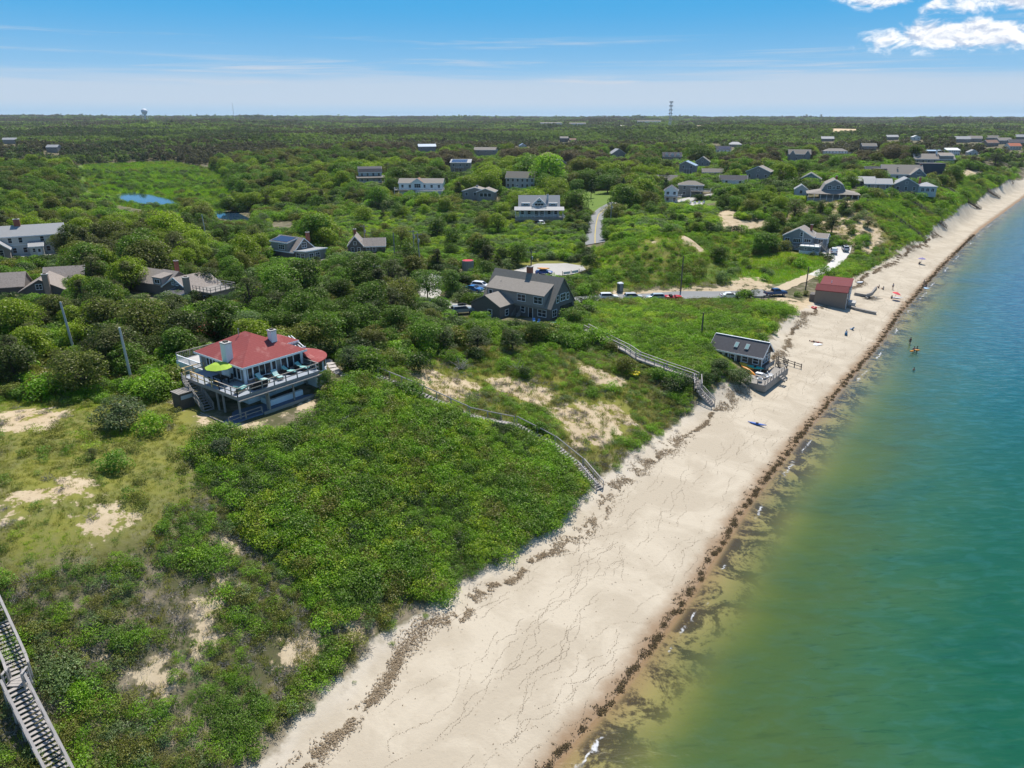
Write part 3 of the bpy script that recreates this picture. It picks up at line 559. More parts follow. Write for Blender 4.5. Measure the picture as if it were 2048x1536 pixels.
ZP = dict(
    rose=[(640, 792), (720, 762), (800, 785), (900, 822), (975, 845), (1070, 870), (1120, 905), (1172, 965), (1165, 990), (1110, 1055), (965, 1135), (880, 1190), (640, 1190), (500, 1070), (400, 960), (410, 880), (480, 858)],
    field=[(-200, 800), (100, 800), (330, 800), (385, 830), (420, 870), (400, 960), (330, 1050), (210, 1110), (60, 1140), (-300, 1200)],
    slope=[(745, 745), (930, 690), (1090, 690), (1180, 700), (1330, 770), (1370, 830), (1190, 950), (1080, 860), (960, 840), (860, 800)],
    valley=[(1165, 650), (1190, 602), (1300, 604), (1440, 604), (1560, 610), (1600, 625), (1545, 660), (1500, 700), (1390, 770), (1280, 730)],
    dune=[(1175, 500), (1290, 470), (1400, 465), (1540, 470), (1540, 500), (1420, 530), (1400, 560), (1240, 580), (1190, 585)],
    meadow=[(1400, 540), (1480, 515), (1560, 505), (1650, 515), (1655, 540), (1580, 568), (1500, 570), (1330, 582), (1250, 582), (1300, 570)],
    sandbank=[(1540, 440), (1600, 405), (1640, 398), (1750, 405), (1790, 440), (1780, 500), (1700, 500), (1660, 460), (1560, 452)],
    rbluff=[(1740, 405), (1880, 375), (2048, 330), (2300, 280), (2300, 300), (2060, 360), (1960, 410), (1850, 485), (1760, 530), (1650, 590), (1640, 560), (1710, 505), (1790, 480)],
    marsh=[(150, 330), (345, 322), (440, 345), (480, 405), (430, 430), (330, 428), (225, 408), (150, 365)],
    mid=[(420, 430), (700, 415), (1010, 440), (1170, 470), (1170, 520), (1000, 530), (860, 540), (700, 505), (560, 465)],
    rmid=[(1230, 430), (1330, 405), (1500, 400), (1560, 380), (1700, 340), (1800, 330), (1800, 390), (1560, 450), (1300, 470), (1220, 500)],
    lawn=[(1095, 385), (1232, 380), (1245, 428), (1205, 436), (1130, 410)], lawn2=[(318, 468), (405, 462), (425, 492), (345, 500)], rtop=[(1720, 402), (1800, 394), (1900, 372), (1950, 335), (1975, 318), (2048, 303), (2300, 272), (2300, 300), (2048, 345), (1960, 400), (1850, 470), (1740, 480)], roadside=[(1190, 558), (1640, 545), (1640, 612), (1190, 612)], st2=[(1150, 650), (1300, 700), (1420, 755), (1440, 830), (1340, 845), (1150, 720)], lot=[(1000, 548), (1060, 522), (1170, 526), (1180, 548), (1060, 560)])
C = lambda *a: np.array(a)
PAL = dict(bright=C(.200, .350, .020), lime=C(.320, .430, .028), mid=C(.125, .225, .024), deep=C(.048, .092, .021), olive=C(.195, .205, .040), grey=C(.185, .195, .105), brown=C(.135, .105, .066), sage=C(.165, .235, .085), tan=C(.36, .29, .145), straw=C(.31, .29, .07), rust=C(.30, .10, .06), wine=C(.09, .02, .03))
def tints(n, names, probs, var=0.22):
    k = RNG.choice(len(names), n, p=np.array(probs) / sum(probs)); c = np.array([PAL[a] for a in names])[k]
    return c * (1 + (RNG.random((n, 1)) - 0.5) * 2 * var) * (1 + (RNG.random((n, 3)) - 0.5) * 0.16)
def patch_tints(X, Y, names, size, var=0.2, off=0.0):
    """colour drifts from one species patch to the next"""
    f = fbm(X / size + off, Y / size - off, 4); r = np.argsort(np.argsort(f + RNG.normal(size=len(X)) * 0.035)) / max(len(X), 1); k = np.clip((r * len(names)).astype(int), 0, len(names) - 1)
    c = np.array([PAL[a] for a in names])[k]; return c * (1 + (RNG.random((len(X), 1)) - 0.5) * 2 * var) * (1 + (RNG.random((len(X), 3)) - 0.5) * 0.14)
HERO_L = np.array([-29.8, 71.7]); _e2 = np.array([0.6058, 0.7956]); _e1 = np.array([-0.7956, 0.6058])
def hero_clear(X, Y):
    b = (X - HERO_L[0]) * _e2[0] + (Y - HERO_L[1]) * _e2[1]; a = (X - HERO_L[0]) * _e1[0] + (Y - HERO_L[1]) * _e1[1]
    return ~((b > -1.9) & (b < 13.0) & (a > -0.9) & (a < 14.5)) & ~((b > 11) & (b < 15.8) & (a > -0.5) & (a < 9)) & ~((b > 3) & (b < 10) & (a > 12) & (a < 20))
# ---- low cover within 130 m: rose, bayberry, grass, dead twigs
X, Y = grid_points(34, 135, 0.62); k = hero_clear(X, Y) & open_ground(X, Y); X, Y = X[k], Y[k]; Z = height(X, Y); px, py, d = proj(X, Y, Z); tt = sdist(X, Y, toe)
sand = area(X, Y, SAND, 1.0) + (fbm(X / 3, Y / 3, 3) - 0.5) * 0.9; mott = fbm(X / 4.5 + 3, Y / 4.5, 4)
px, py = ragged(X, Y, px, py, d); rose = inpx(px, py, ZP['rose']); field = inpx(px, py, ZP['field']); slope = inpx(px, py, ZP['slope']); valley = inpx(px, py, ZP['valley'])
lower = ~rose & ~field & ~slope & ~valley
rnd = RNG.random(len(X))
k_r = rose & (rnd < 0.95) | valley & (rnd < 0.75) & (sand < 0.4)
k_l = lower & (rnd < 0.88) & (sand + (mott > 0.58) * 0.5 < 0.45) & (tt > 0.3 + 1.5 * RNG.random(len(X)))
k_s = slope & (rnd < 0.42) & (sand + (mott > 0.55) * 0.5 < 0.42)
k_f = field & (rnd < 0.06) & (sand < 0.3)
kk = k_r | k_l | k_s | k_f
tc = np.zeros((len(X), 3)); n_ = len(X)
pt = patch_tints(X, Y, ['mid', 'bright', 'deep', 'bright', 'mid', 'lime', 'bright', 'olive', 'bright', 'mid'], 5.0); pl = patch_tints(X, Y, ['mid', 'bright', 'olive', 'bright', 'sage', 'olive', 'mid', 'bright'], 5.0, off=4.0)
tc[:] = pl; tc[rose | valley] = pt[rose | valley]; tc[field] = tints(int(field.sum()), ['olive', 'mid', 'lime'], [3, 2, 1])
sc = np.where(rose, 0.85 + 0.55 * RNG.random(n_), np.where(valley, 0.85 + 0.5 * RNG.random(n_), 0.55 + 0.5 * RNG.random(n_))) * (0.5 + 1.0 * fbm(X / 5, Y / 5, 3))
scatter('rose_shrubs', 'rose', X[kk], Y[kk], Z[kk] - 0.06, sc[kk], tc[kk], 'dense knee-high green rose and bayberry scrub covering the bluff beside the beach', cat='shrubs')
kt = (lower & (rnd > 0.62) & ((mott > 0.54) | (sand > 0.25)) & (tt > 0.8)) | (lower & (rnd > 0.95)) | (slope & (rnd > 0.70) & (mott > 0.50)) | (field & (rnd > 0.95) & (sand > 0.2)) | (rose & (rnd > 0.80) & (mott > 0.60)) | (rose & (rnd > 0.985)); 
scatter('dead_twigs', 'twigs', X[kt], Y[kt], Z[kt] - 0.02, 0.6 + 0.5 * RNG.random(kt.sum()), np.ones((kt.sum(), 3)) * 0.2, 'grey leafless twigs scattered among the bluff scrub', cat='twigs')
X, Y = grid_points(34, 150, 0.42); k = hero_clear(X, Y) & open_ground(X, Y); X, Y = X[k], Y[k]; Z = height(X, Y); px, py, d = proj(X, Y, Z); tt = sdist(X, Y, toe); rnd = RNG.random(len(X))
sand = area(X, Y, SAND, 1.0) + (fbm(X / 3, Y / 3, 3) - 0.5) * 0.9; mott = fbm(X / 4.5 + 3, Y / 4.5, 4)
px, py = ragged(X, Y, px, py, d); field = inpx(px, py, ZP['field']); slope = inpx(px, py, ZP['slope']); valley = inpx(px, py, ZP['valley'])
k = (field & (rnd < np.where(sand < 0.42, 0.75, np.where(sand < 0.9, 0.22, 0.04)))) | (slope & (rnd < np.where(sand > 0.4, 0.22, 0.55))) | (valley & (rnd < 0.35)) | (~field & ~slope & ~valley & (rnd < 0.34) & (mott > 0.50) & (tt > 1.2))
gt = patch_tints(X, Y, ['straw', 'olive', 'mid', 'olive', 'straw', 'lime'], 6.0); gt[slope] = patch_tints(X[slope], Y[slope], ['tan', 'olive', 'straw', 'mid', 'tan'], 4.0)
scatter('bluff_grass', 'grass', X[k], Y[k], Z[k] - 0.03, np.where(field, 0.5, 0.85)[k] * (0.7 + 0.6 * RNG.random(k.sum())), gt[k], 'short olive and straw coloured grass growing on the open bluff top and sandy slope', cat='grass')
# sparse green tufts on the upper beach
X, Y = grid_points(34, 330, 1.5); tt = sdist(X, Y, toe); k = (tt < 0.6) & (RNG.random(len(X)) < 0.22); X, Y = X[k], Y[k]
scatter('beach_tufts', 'rose', X, Y, height(X, Y) - 0.03, 0.25 + 0.25 * RNG.random(len(X)), tints(len(X), ['sage', 'mid', 'bright'], [2, 2, 1]), 'small green tufts growing in pale sand at the foot of the bluff', cat='plants')
X, Y = grid_points(100, 620, 1.15); k = open_ground(X, Y); X, Y = X[k], Y[k]; Z = height(X, Y); px, py, d = proj(X, Y, Z); rnd = RNG.random(len(X)); tt = sdist(X, Y, toe); sand = area(X, Y, SAND, 1.5) + (fbm(X / 5, Y / 5, 3) - 0.5) * 0.9
zv, zd_, zr = inpx(px, py, ZP['valley']), inpx(px, py, ZP['dune']), inpx(px, py, ZP['rbluff']) | inpx(px, py, ZP['rtop']); dn = fbm(X / 10 + 4, Y / 10, 3)
k = ((zv & (d > 118) & (rnd < 0.9)) | (zd_ & (rnd < np.where(dn > 0.46, 0.85, 0.25))) | (zr & (rnd < np.where(dn > 0.46, 0.9, 0.35)))) & (sand < 0.45) & (tt > 1.0)
scatter('dune_scrub', 'rose', X[k], Y[k], Z[k] - 0.08, (0.95 + 0.6 * RNG.random(len(X)))[k] * (0.6 + 0.8 * dn[k]), patch_tints(X[k], Y[k], ['bright', 'mid', 'bright', 'lime', 'bright', 'olive', 'mid'], 12.0), 'low bright green scrub and vines over the dune and hollow beside the beach road', cat='shrubs')
# ---- bushes 60-330 m
X, Y = grid_points(55, 340, 1.75); k = hero_clear(X, Y) & open_ground(X, Y); X, Y = X[k], Y[k]; Z = height(X, Y); px, py, d = proj(X, Y, Z); tt = sdist(X, Y, toe); rnd = RNG.random(len(X)); sand = area(X, Y, SAND, 1.5) + (fbm(X / 6, Y / 6, 3) - 0.5) * 0.8
z = {q: inpx(px, py, ZP[q]) for q in ZP}
none = z['rose'] | z['field'] | z['slope'] | z['lawn'] | z['lawn2'] | z['lot'] | z['meadow'] | z['marsh'] | z['sandbank'] | ((z['valley'] | z['dune'] | z['rtop']) & (rnd > 0.22)) | (z['st2'] & (rnd > 0.3)) | (z['roadside'] & (rnd > 0.1)) | (py > 880) | (tt < 1.5)
treed = (py < 735) & (py > 520) & (px < 760); k = (~none & (sand < 0.45) & (rnd < np.where(treed, 0.5, np.where(z['dune'] | z['valley'], 1.0, 0.85)))) | (z['sandbank'] & (rnd < 0.16)) | (z['meadow'] & (rnd < 0.04)) | (z['slope'] & (rnd < 0.05) & (py < 760)) | (z['field'] & (rnd < 0.03) & (sand < 0.05))
hh = np.where(z['valley'], 0.55, np.where(z['dune'], 0.52, np.where(z['rbluff'] | z['rtop'], 0.5, np.where(z['mid'], 0.8, 1.0)))) * (0.6 + 0.75 * fbm(X / 8 + 2, Y / 8, 3)) * (0.7 + 0.6 * RNG.random(len(X)))
k &= ~hides(X, Y, Z, 1.7 * hh, 1.3 * hh)
bt = patch_tints(X, Y, ['deep', 'mid', 'olive', 'mid', 'bright', 'mid', 'deep', 'sage'], 14.0); q = z['valley'] | z['dune']; bt[q] = patch_tints(X[q], Y[q], ['bright', 'mid', 'lime', 'bright', 'bright'], 12.0)
q = z['mid'] | z['rmid'] | z['rbluff']; bt[q] = patch_tints(X[q], Y[q], ['mid', 'bright', 'sage', 'lime', 'lime', 'bright', 'sage'], 16.0)
scatter('thicket_bushes', 'bush', X[k], Y[k], Z[k] - 0.12, hh[k] * 1.15, bt[k], 'waist-high green bushes of the thicket between the houses', cat='bushes')
# dune and meadow grass 100-420 m
X, Y = grid_points(100, 420, 1.1); k = open_ground(X, Y); X, Y = X[k], Y[k]; Z = height(X, Y); px, py, d = proj(X, Y, Z); tt = sdist(X, Y, toe); rnd = RNG.random(len(X)); sand = area(X, Y, SAND, 1.5) + (fbm(X / 5, Y / 5, 3) - 0.5) * 0.9
z = {q: inpx(px, py, ZP[q]) for q in ('meadow', 'dune', 'rbluff', 'sandbank', 'valley', 'lot')}
k = (z['meadow'] & (rnd < 0.9) & (sand < 0.5)) | (z['dune'] & (rnd < 0.7) & (sand < 0.5)) | (z['rbluff'] & (rnd < 0.8) & (sand < 0.6) & (tt > 0.5)) | (z['sandbank'] & (rnd < 0.25)) | (z['valley'] & (rnd < 0.5))
gt = patch_tints(X, Y, ['lime', 'bright', 'straw', 'bright', 'mid', 'olive'], 11.0); q = z['sandbank']; gt[q] = tints(int(q.sum()), ['tan', 'straw', 'olive'], [3, 1, 1])
scatter('dune_grass', 'grass', X[k], Y[k], Z[k] - 0.04, (1.3 + 0.7 * RNG.random(len(X)))[k], gt[k], 'tall yellow-green beach grass on the dunes around the sandy driveway', cat='grass')
# ------------------------------------------------------------------ trees: the ones that show largest are objects of their own
CK = 1.0
def make_tree(kind, var, x, y, z, s, color, label, group, sz=1.0, rz=None):
    crown, trunk = TREE[kind][var % len(TREE[kind])]
    nm = {'broadleaf': 'broadleaf_tree', 'pine': 'pine_tree', 'conifer': 'conifer_tree'}[kind]
    e = link(bpy.data.objects.new(nm, None)); e.location = (x, y, z); e.scale = (s, s, s * sz); e.rotation_euler = (0, 0, random.random() * 6.28 if rz is None else rz); e.empty_display_size = 0.2
    tag(e, label, 'tree', group)
    c = link(bpy.data.objects.new('crown', crown), e); c.color = (color[0] * CK, color[1] * CK, color[2] * CK, 1); link(bpy.data.objects.new('trunk', trunk), e)
    return e
def at_px(px, py): g = ground(px, py); return g
SPECIAL = [  # px, py of the foot, kind, height m, width factor, colour, label
    (1098, 378, 'broadleaf', 17.0, 1.12, (.20, .33, .02), 'huge bright green spreading tree beside the lawn behind the blue colonial house'),
    (1050, 366, 'broadleaf', 14.0, 1.0, (.13, .22, .03), 'tall round leafy tree rising behind the roof of the blue colonial house'),
    (1182, 396, 'conifer', 9.0, 1.0, (.030, .060, .028), 'lone dark conifer standing in the middle of the mown lawn'),
    (1150, 392, 'broadleaf', 7.5, 1.1, (.09, .16, .03), 'rounded green tree at the edge of the mown lawn by its shady side'),
    (1215, 386, 'broadleaf', 8.5, 1.2, (.085, .145, .03), 'wide green tree at the far end of the mown lawn'),
    (1245, 400, 'conifer', 10.0, 0.9, (.03, .055, .028), 'tall dark conifer beside the road at the corner of the lawn'),
    (438, 690, 'broadleaf', 4.2, 0.95, (.30, .115, .075), 'rusty red leaved small tree beside the white balustraded terrace'),
    (405, 690, 'broadleaf', 3.4, 0.8, (.27, .10, .07), 'low rusty red bush tree at the corner of the white balustraded terrace'),
    (668, 668, 'broadleaf', 2.0, 0.8, (.10, .02, .03), 'small wine red leaved tree beside the pale garden path'),
    (500, 680, 'broadleaf', 4.2, 1.1, (.12, .18, .07), 'sage green leafy tree just behind the red hipped roof'),
    (655, 782, 'broadleaf', 2.6, 0.8, (.11, .17, .03), 'small round green tree beside the stone patio and deck posts'),
    (805, 628, 'pine', 7.5, 1.15, (.05, .065, .022), 'big dark shaggy cedar standing left of the grey shingled house'),
    (745, 660, 'pine', 5.0, 1.1, (.045, .07, .025), 'dark bushy cedar in the scrub between the red-roofed and grey houses'),
    (700, 742, 'pine', 3.4, 1.2, (.045, .075, .03), 'low dark cedar beside the top of the long handrail stairs'),
    (888, 706, 'pine', 4.4, 1.3, (.05, .075, .022), 'dark cedar on the crest below the grey shingled house, left one of the clump'),
    (955, 704, 'pine', 4.4, 1.35, (.045, .07, .022), 'dark cedar on the crest below the grey shingled house, middle one of the clump'),
    (1025, 702, 'pine', 4.0, 1.35, (.05, .075, .022), 'dark cedar on the crest below the grey shingled house, right one of the clump'),
    (855, 598, 'broadleaf', 6.2, 0.9, (.10, .17, .03), 'leafy green tree beside the lane left of the grey shingled house'),
    (905, 592, 'broadleaf', 5.5, 0.9, (.09, .155, .03), 'leafy green tree between the lane and the grey shingled house'),
    (1588, 440, 'pine', 8.0, 1.25, (.085, .10, .028), 'large open pine on the bare sandy bank behind the dark grey house'),
    (1662, 470, 'pine', 7.5, 1.25, (.075, .095, .028), 'big dark green pine on the bare sandy bank beside the dark grey house'),
    (1690, 425, 'pine', 6.0, 1.1, (.075, .095, .028), 'pine below the wide porch on the bare sandy bank'),
    (1640, 428, 'pine', 5.5, 1.1, (.08, .10, .03), 'small pine high on the bare sandy bank below the porch steps'),
    (1735, 455, 'pine', 4.0, 1.2, (.09, .085, .035), 'low scrubby pine at the seaward edge of the bare sandy bank'),
    (1480, 770, 'broadleaf', 2.6, 1.5, (.055, .095, .025), 'dense dark green bush beside the kayaks of the beach cottage'),
    (1440, 745, 'broadleaf', 2.4, 1.4, (.06, .10, .025), 'dense dark green bush under the windows of the beach cottage'),
    (242, 858, 'broadleaf', 2.9, 1.6, (.075, .105, .045), 'big rounded grey-green bush at the edge of the open field'),
    (185, 917, 'pine', 1.2, 1.2, (.06, .075, .025), 'tiny dark pine seedling alone in the open field'),
    (440, 915, 'broadleaf', 1.9, 1.3, (.05, .075, .035), 'dark grey-green bush at the foot of the sandy edge below the patio'),
    (1990, 330, 'pine', 9.0, 1.3, (.045, .060, .028), 'dark pine on the far bluff top beside the long beach stairs'),
    (2030, 325, 'pine', 8.0, 1.2, (.05, .065, .03), 'second dark pine on the far bluff top past the long beach stairs'),
    (1330, 395, 'conifer', 9.0, 0.9, (.03, .055, .026), 'dark conifer between the white cottage and the grey gable behind it'),
    (1398, 388, 'broadleaf', 6.5, 1.0, (.08, .13, .03), 'round tree beside the parked car in front of the deck cottage')]
NTREE = {'n': 0}
SPX = []
CK = 1.35
for px_, py_, kind, h, wf, c, lab in SPECIAL:
    g = at_px(px_, py_); s = h / (8.0 if kind == 'conifer' else 5.0)
    make_tree(kind, NTREE['n'] * 2 + 1 if kind == 'pine' else NTREE['n'], g[0], g[1], g[2] - 0.1, s * wf, c, lab, None, 1 / wf); NTREE['n'] += 1; SPX.append((g[0], g[1], s * 2.0))
CK = 1.0
X, Y = grid_points(62, 720, 4.5); k = hero_clear(X, Y) & open_ground(X, Y); X, Y = X[k], Y[k]; Z = height(X, Y); px, py, d = proj(X, Y, Z); tt = sdist(X, Y, toe); rnd = RNG.random(len(X)); sand = area(X, Y, SAND, 2.0)
z = {q: inpx(px, py, ZP[q]) for q in ZP}
bare = z['rose'] | z['field'] | z['slope'] | z['valley'] | z['dune'] | z['meadow'] | z['sandbank'] | z['rbluff'] | z['marsh'] | z['lawn'] | z['lawn2'] | z['lot'] | z['st2'] | z['roadside'] | z['rtop'] | (sand > 0.3) | (tt < 14) | ((py > 735) & (px > 340))
near_sp = np.zeros(len(X), bool)
for a, b, r in SPX: near_sp |= np.hypot(X - a, Y - b) < r * 0.8
clump = fbm(X / 26 + 9, Y / 26, 3)
pr = np.where(z['mid'], 0.10, np.where(z['rmid'], 0.20 + 0.5 * (clump > 0.55), np.where(py < 430, np.where(d > 330, 0.66, 0.58), 0.74)))
far_f = sstep(250, 420, d)
H = np.where(py > 430, 3.0 + 3.6 * RNG.random(len(X)) ** 1.3, 4.8 + 5.4 * RNG.random(len(X)) ** 1.2) * (0.72 + 0.55 * clump); H = np.where(z['mid'], H * 0.75, np.where(z['rmid'], H * 0.62, H))
H = np.where((py > 430) & (px < 1000), H * (1 + 0.45 * sstep(105, 180, d)), H)
H = np.where((px < 700) & (d > 230) & (d < 560) & (py > 385), H * 0.8, H)
pine = RNG.random(len(X)) < np.where(px < 400, 0.42, 0.22)
k = ~bare & ~near_sp & (rnd < pr) & ~hides(X, Y, Z, H * 1.08, H * 0.68)
X, Y, Z, px, py, d, H, pine, clump = [a[k] for a in (X, Y, Z, px, py, d, H, pine, clump)]
n = len(X); tone = fbm(X / 40 + 1, Y / 40 + 6, 3) + RNG.normal(size=n) * 0.06
br_f = ((d > 380) & (fbm(X / 120 + 3, Y / 120, 3) + RNG.normal(size=n) * 0.08 > 0.50) & (py < 345)) 
colr = np.where((tone > 0.60)[:, None], PAL['lime'] * .8, np.where((tone > 0.50)[:, None], PAL['mid'] * 1.15, np.where((tone > 0.42)[:, None], PAL['olive'], PAL['mid'] * 0.8)))
lt = (px < 430) & (py > 470); colr = np.where(lt[:, None] & (tone < 0.56)[:, None], np.where((tone > 0.47)[:, None], C(.170, .195, .042), C(.090, .128, .030)), colr)
colr = np.where(pine[:, None], np.where((tone > 0.5)[:, None], C(.135, .150, .048), C(.090, .112, .040)), colr); colr = np.where(br_f[:, None], PAL['brown'], colr)
colr = colr * (0.58 + 0.5 * RNG.random((n, 1)))
vis = (px > -40) & (px < 2090) & (py < 900); size = H * FPX / d * vis; order = np.argsort(-size); ind = np.zeros(n, bool); ind[order[:262]] = True
LM = [((152, 712), 'the first bare silver pole'), ((266, 772), 'the second bare silver pole'), ((350, 590), 'the weathered cottage with the roof deck'), ((60, 515), 'the long white house'), ((60, 590), 'the old shingle cottage'), ((600, 515), 'the dormered solar cottage'), ((728, 506), 'the mossy roofed cottage'), ((500, 760), 'the red-roofed deck house'), ((1040, 640), 'the grey shingled house'), ((415, 488), 'the tan lawn pole'), ((836, 540), 'the two lane poles'), ((753, 585), 'the double crossarm pole'), ((240, 800), 'the open field'), ((1040, 377), 'the blue colonial house'), ((965, 402), 'the twin-gabled house'), ((1078, 441), 'the silver-roofed porch house'), ((742, 366), 'the pale blue gambrel house'), ((842, 387), 'the low solar house'), ((1514, 362), 'the slate garage house'), ((620, 640), 'the pale garden path'), ((300, 480), 'the tan lawn')]
LMG = [(ground(*p)[:2], n_) for p, n_ in LM]
for i in np.nonzero(ind)[0]:
    kd = 'pine' if pine[i] else 'broadleaf'; dd = [np.hypot(X[i] - g_[0], Y[i] - g_[1]) for g_, _ in LMG]; j = int(np.argmin(dd)); g_, nm_ = LMG[j]
    v_in = -(X[i] - g_[0]) * .77 + (Y[i] - g_[1]) * .64; u_al = (X[i] - g_[0]) * .64 + (Y[i] - g_[1]) * .77
    rel = 'right beside' if dd[j] < 8 else (('inland of' if v_in > 0 else 'seaward of') if abs(v_in) > abs(u_al) else ('up-shore of' if u_al > 0 else 'down-shore of'))
    if dd[j] > 22: rel = 'well ' + rel if rel != 'right beside' else rel
    tn = 'shaggy dark pine' if pine[i] else ('yellow-green rounded tree' if tone[i] > 0.60 else ('mid green rounded tree' if tone[i] > 0.50 else ('olive green rounded tree' if tone[i] > 0.42 else 'dark green rounded tree')))
    sz_ = 'small' if H[i] < 3.4 else ('tall' if H[i] > 5.0 else 'middling')
    lab = '%s %s %s %s' % (sz_, tn, rel, nm_); make_tree(kd, i, X[i], Y[i], Z[i] - 0.1, H[i] / 5.0, colr[i], lab, 'trees: ' + lab)
r_ = ~ind & ~pine; scatter('thicket_trees', 'broadleaf', X[r_], Y[r_], Z[r_] - 0.2, H[r_] / 5.0, colr[r_], 'mass of green broadleaf trees filling the thicket between the farther houses', cat='trees', tilt=0.05)
r_ = ~ind & pine; scatter('thicket_pines', 'pine', X[r_], Y[r_], Z[r_] - 0.2, H[r_] / 5.0, colr[r_], 'dark pines mixed through the farther thicket', cat='trees', tilt=0.05)
# bushes 330-720 m and marsh reeds
X, Y = grid_points(330, 760, 3.4); k = open_ground(X, Y); X, Y = X[k], Y[k]; Z = height(X, Y); px, py, d = proj(X, Y, Z); tt = sdist(X, Y, toe); rnd = RNG.random(len(X)); sand = area(X, Y, SAND, 2.0); marsh = inpx(px, py, ZP['marsh']); lawn = inpx(px, py, ZP['lawn'])
pd = np.zeros(len(X)); 
for p in POND: pd = np.maximum(pd, sstep(-3, 0, pdist(X, Y, p)))
rtop = inpx(px, py, ZP['rtop']) | inpx(px, py, ZP['rbluff']); k = (rnd < np.where(marsh, 0.10 + 0.5 * (fbm(X / 25, Y / 25, 3) > 0.58), np.where(rtop, 0.12, 0.8))) & ~lawn & (sand < 0.5) & (tt > 3) & (pd < 0.5); hh = np.where(marsh, 0.6, 1.2) + 0.9 * RNG.random(len(X)); k &= marsh | ~hides(X, Y, Z, 1.7 * hh, 1.3 * hh)
bt = patch_tints(X, Y, ['mid', 'bright', 'mid', 'deep', 'sage', 'mid', 'bright', 'olive'], 30.0)
scatter('far_bushes', 'bush', X[k], Y[k], Z[k] - 0.2, hh[k] * 1.25, bt[k], 'green bushes covering the ground between the far houses and the marsh', cat='bushes')
X, Y = grid_points(330, 900, 2.4, 30); Z = height(X, Y); px, py, d = proj(X, Y, Z); pd = np.zeros(len(X))
for p in POND: pd = np.maximum(pd, sstep(-1.5, 0, pdist(X, Y, p)))
k = inpx(px, py, ZP['marsh']) & (pd < 0.5); gt = patch_tints(X, Y, ['bright', 'lime', 'mid', 'straw', 'bright', 'sage', 'lime', 'mid'], 28.0)
scatter('marsh_reeds', 'grass', X[k], Y[k], Z[k] - 0.05, 3.2 + 1.2 * RNG.random(k.sum()), gt[k], 'bright green reeds of the flat marsh around the small blue pond', cat='reeds')
# ---- forest 700 m to the horizon
FARCLEAR = [gpoly(p) for p in ([(1324, 255), (1350, 254), (1356, 259), (1328, 260)], [(1384, 254), (1410, 253), (1412, 260), (1390, 260)], [(1660, 263), (1712, 263), (1714, 271), (1664, 271)])]
def forest(r0, r1, step, coll, sc0, name, lab):
    X, Y = grid_points(r0, r1, step, 40); k = open_ground(X, Y) & (sdist(X, Y, toe) > 16); X, Y = X[k], Y[k]; Z = height(X, Y); px, py, d = proj(X, Y, Z); k = np.ones(len(X), bool)
    k &= ~inpx(px, py, ZP['marsh'])
    for p in FARCLEAR: k &= ~inpoly(X, Y, p)
    s = sc0 * (0.75 + 0.5 * RNG.random(len(X))); k &= ~hides(X, Y, Z, 7.0 * s, 3.0 * s); X, Y, Z, s = X[k], Y[k], Z[k], s[k]
    px, py, d = proj(X, Y, Z); f = fbm(X / 260 + 3, Y / 200, 4) - 0.035 + 0.11 * np.exp(-((px - 700) / 420) ** 2 - ((py - 305) / 30) ** 2) - 0.16 * np.exp(-((px - 60) / 300) ** 2 - ((py - 305) / 40) ** 2) + RNG.normal(size=len(X)) * 0.055; g = fbm(X / 90, Y / 90 + 4, 3) + RNG.normal(size=len(X)) * 0.05; r_ = np.hypot(X, Y)
    c = np.where((f > 0.49)[:, None], C(.105, .096, .058), np.where((g > 0.56)[:, None], C(.20, .27, .06), np.where((g > 0.44)[:, None], C(.130, .185, .046), C(.080, .112, .040)))) * (0.75 + 0.5 * RNG.random((len(X), 1)))
    scatter(name, coll, X, Y, Z - 0.8, s, c, lab, cat='forest', tilt=0.05)
forest(700, 1500, 6.2, 'far_tree', 1.0, 'far_forest', 'green and brown woodland rolling away beyond the houses')
forest(1500, 4200, 20.0, 'stand', 1.0, 'distant_forest', 'dark distant woodland reaching towards the horizon')
forest(4200, 8800, 42.0, 'stand', 2.0, 'horizon_forest', 'blue-green woodland along the horizon')
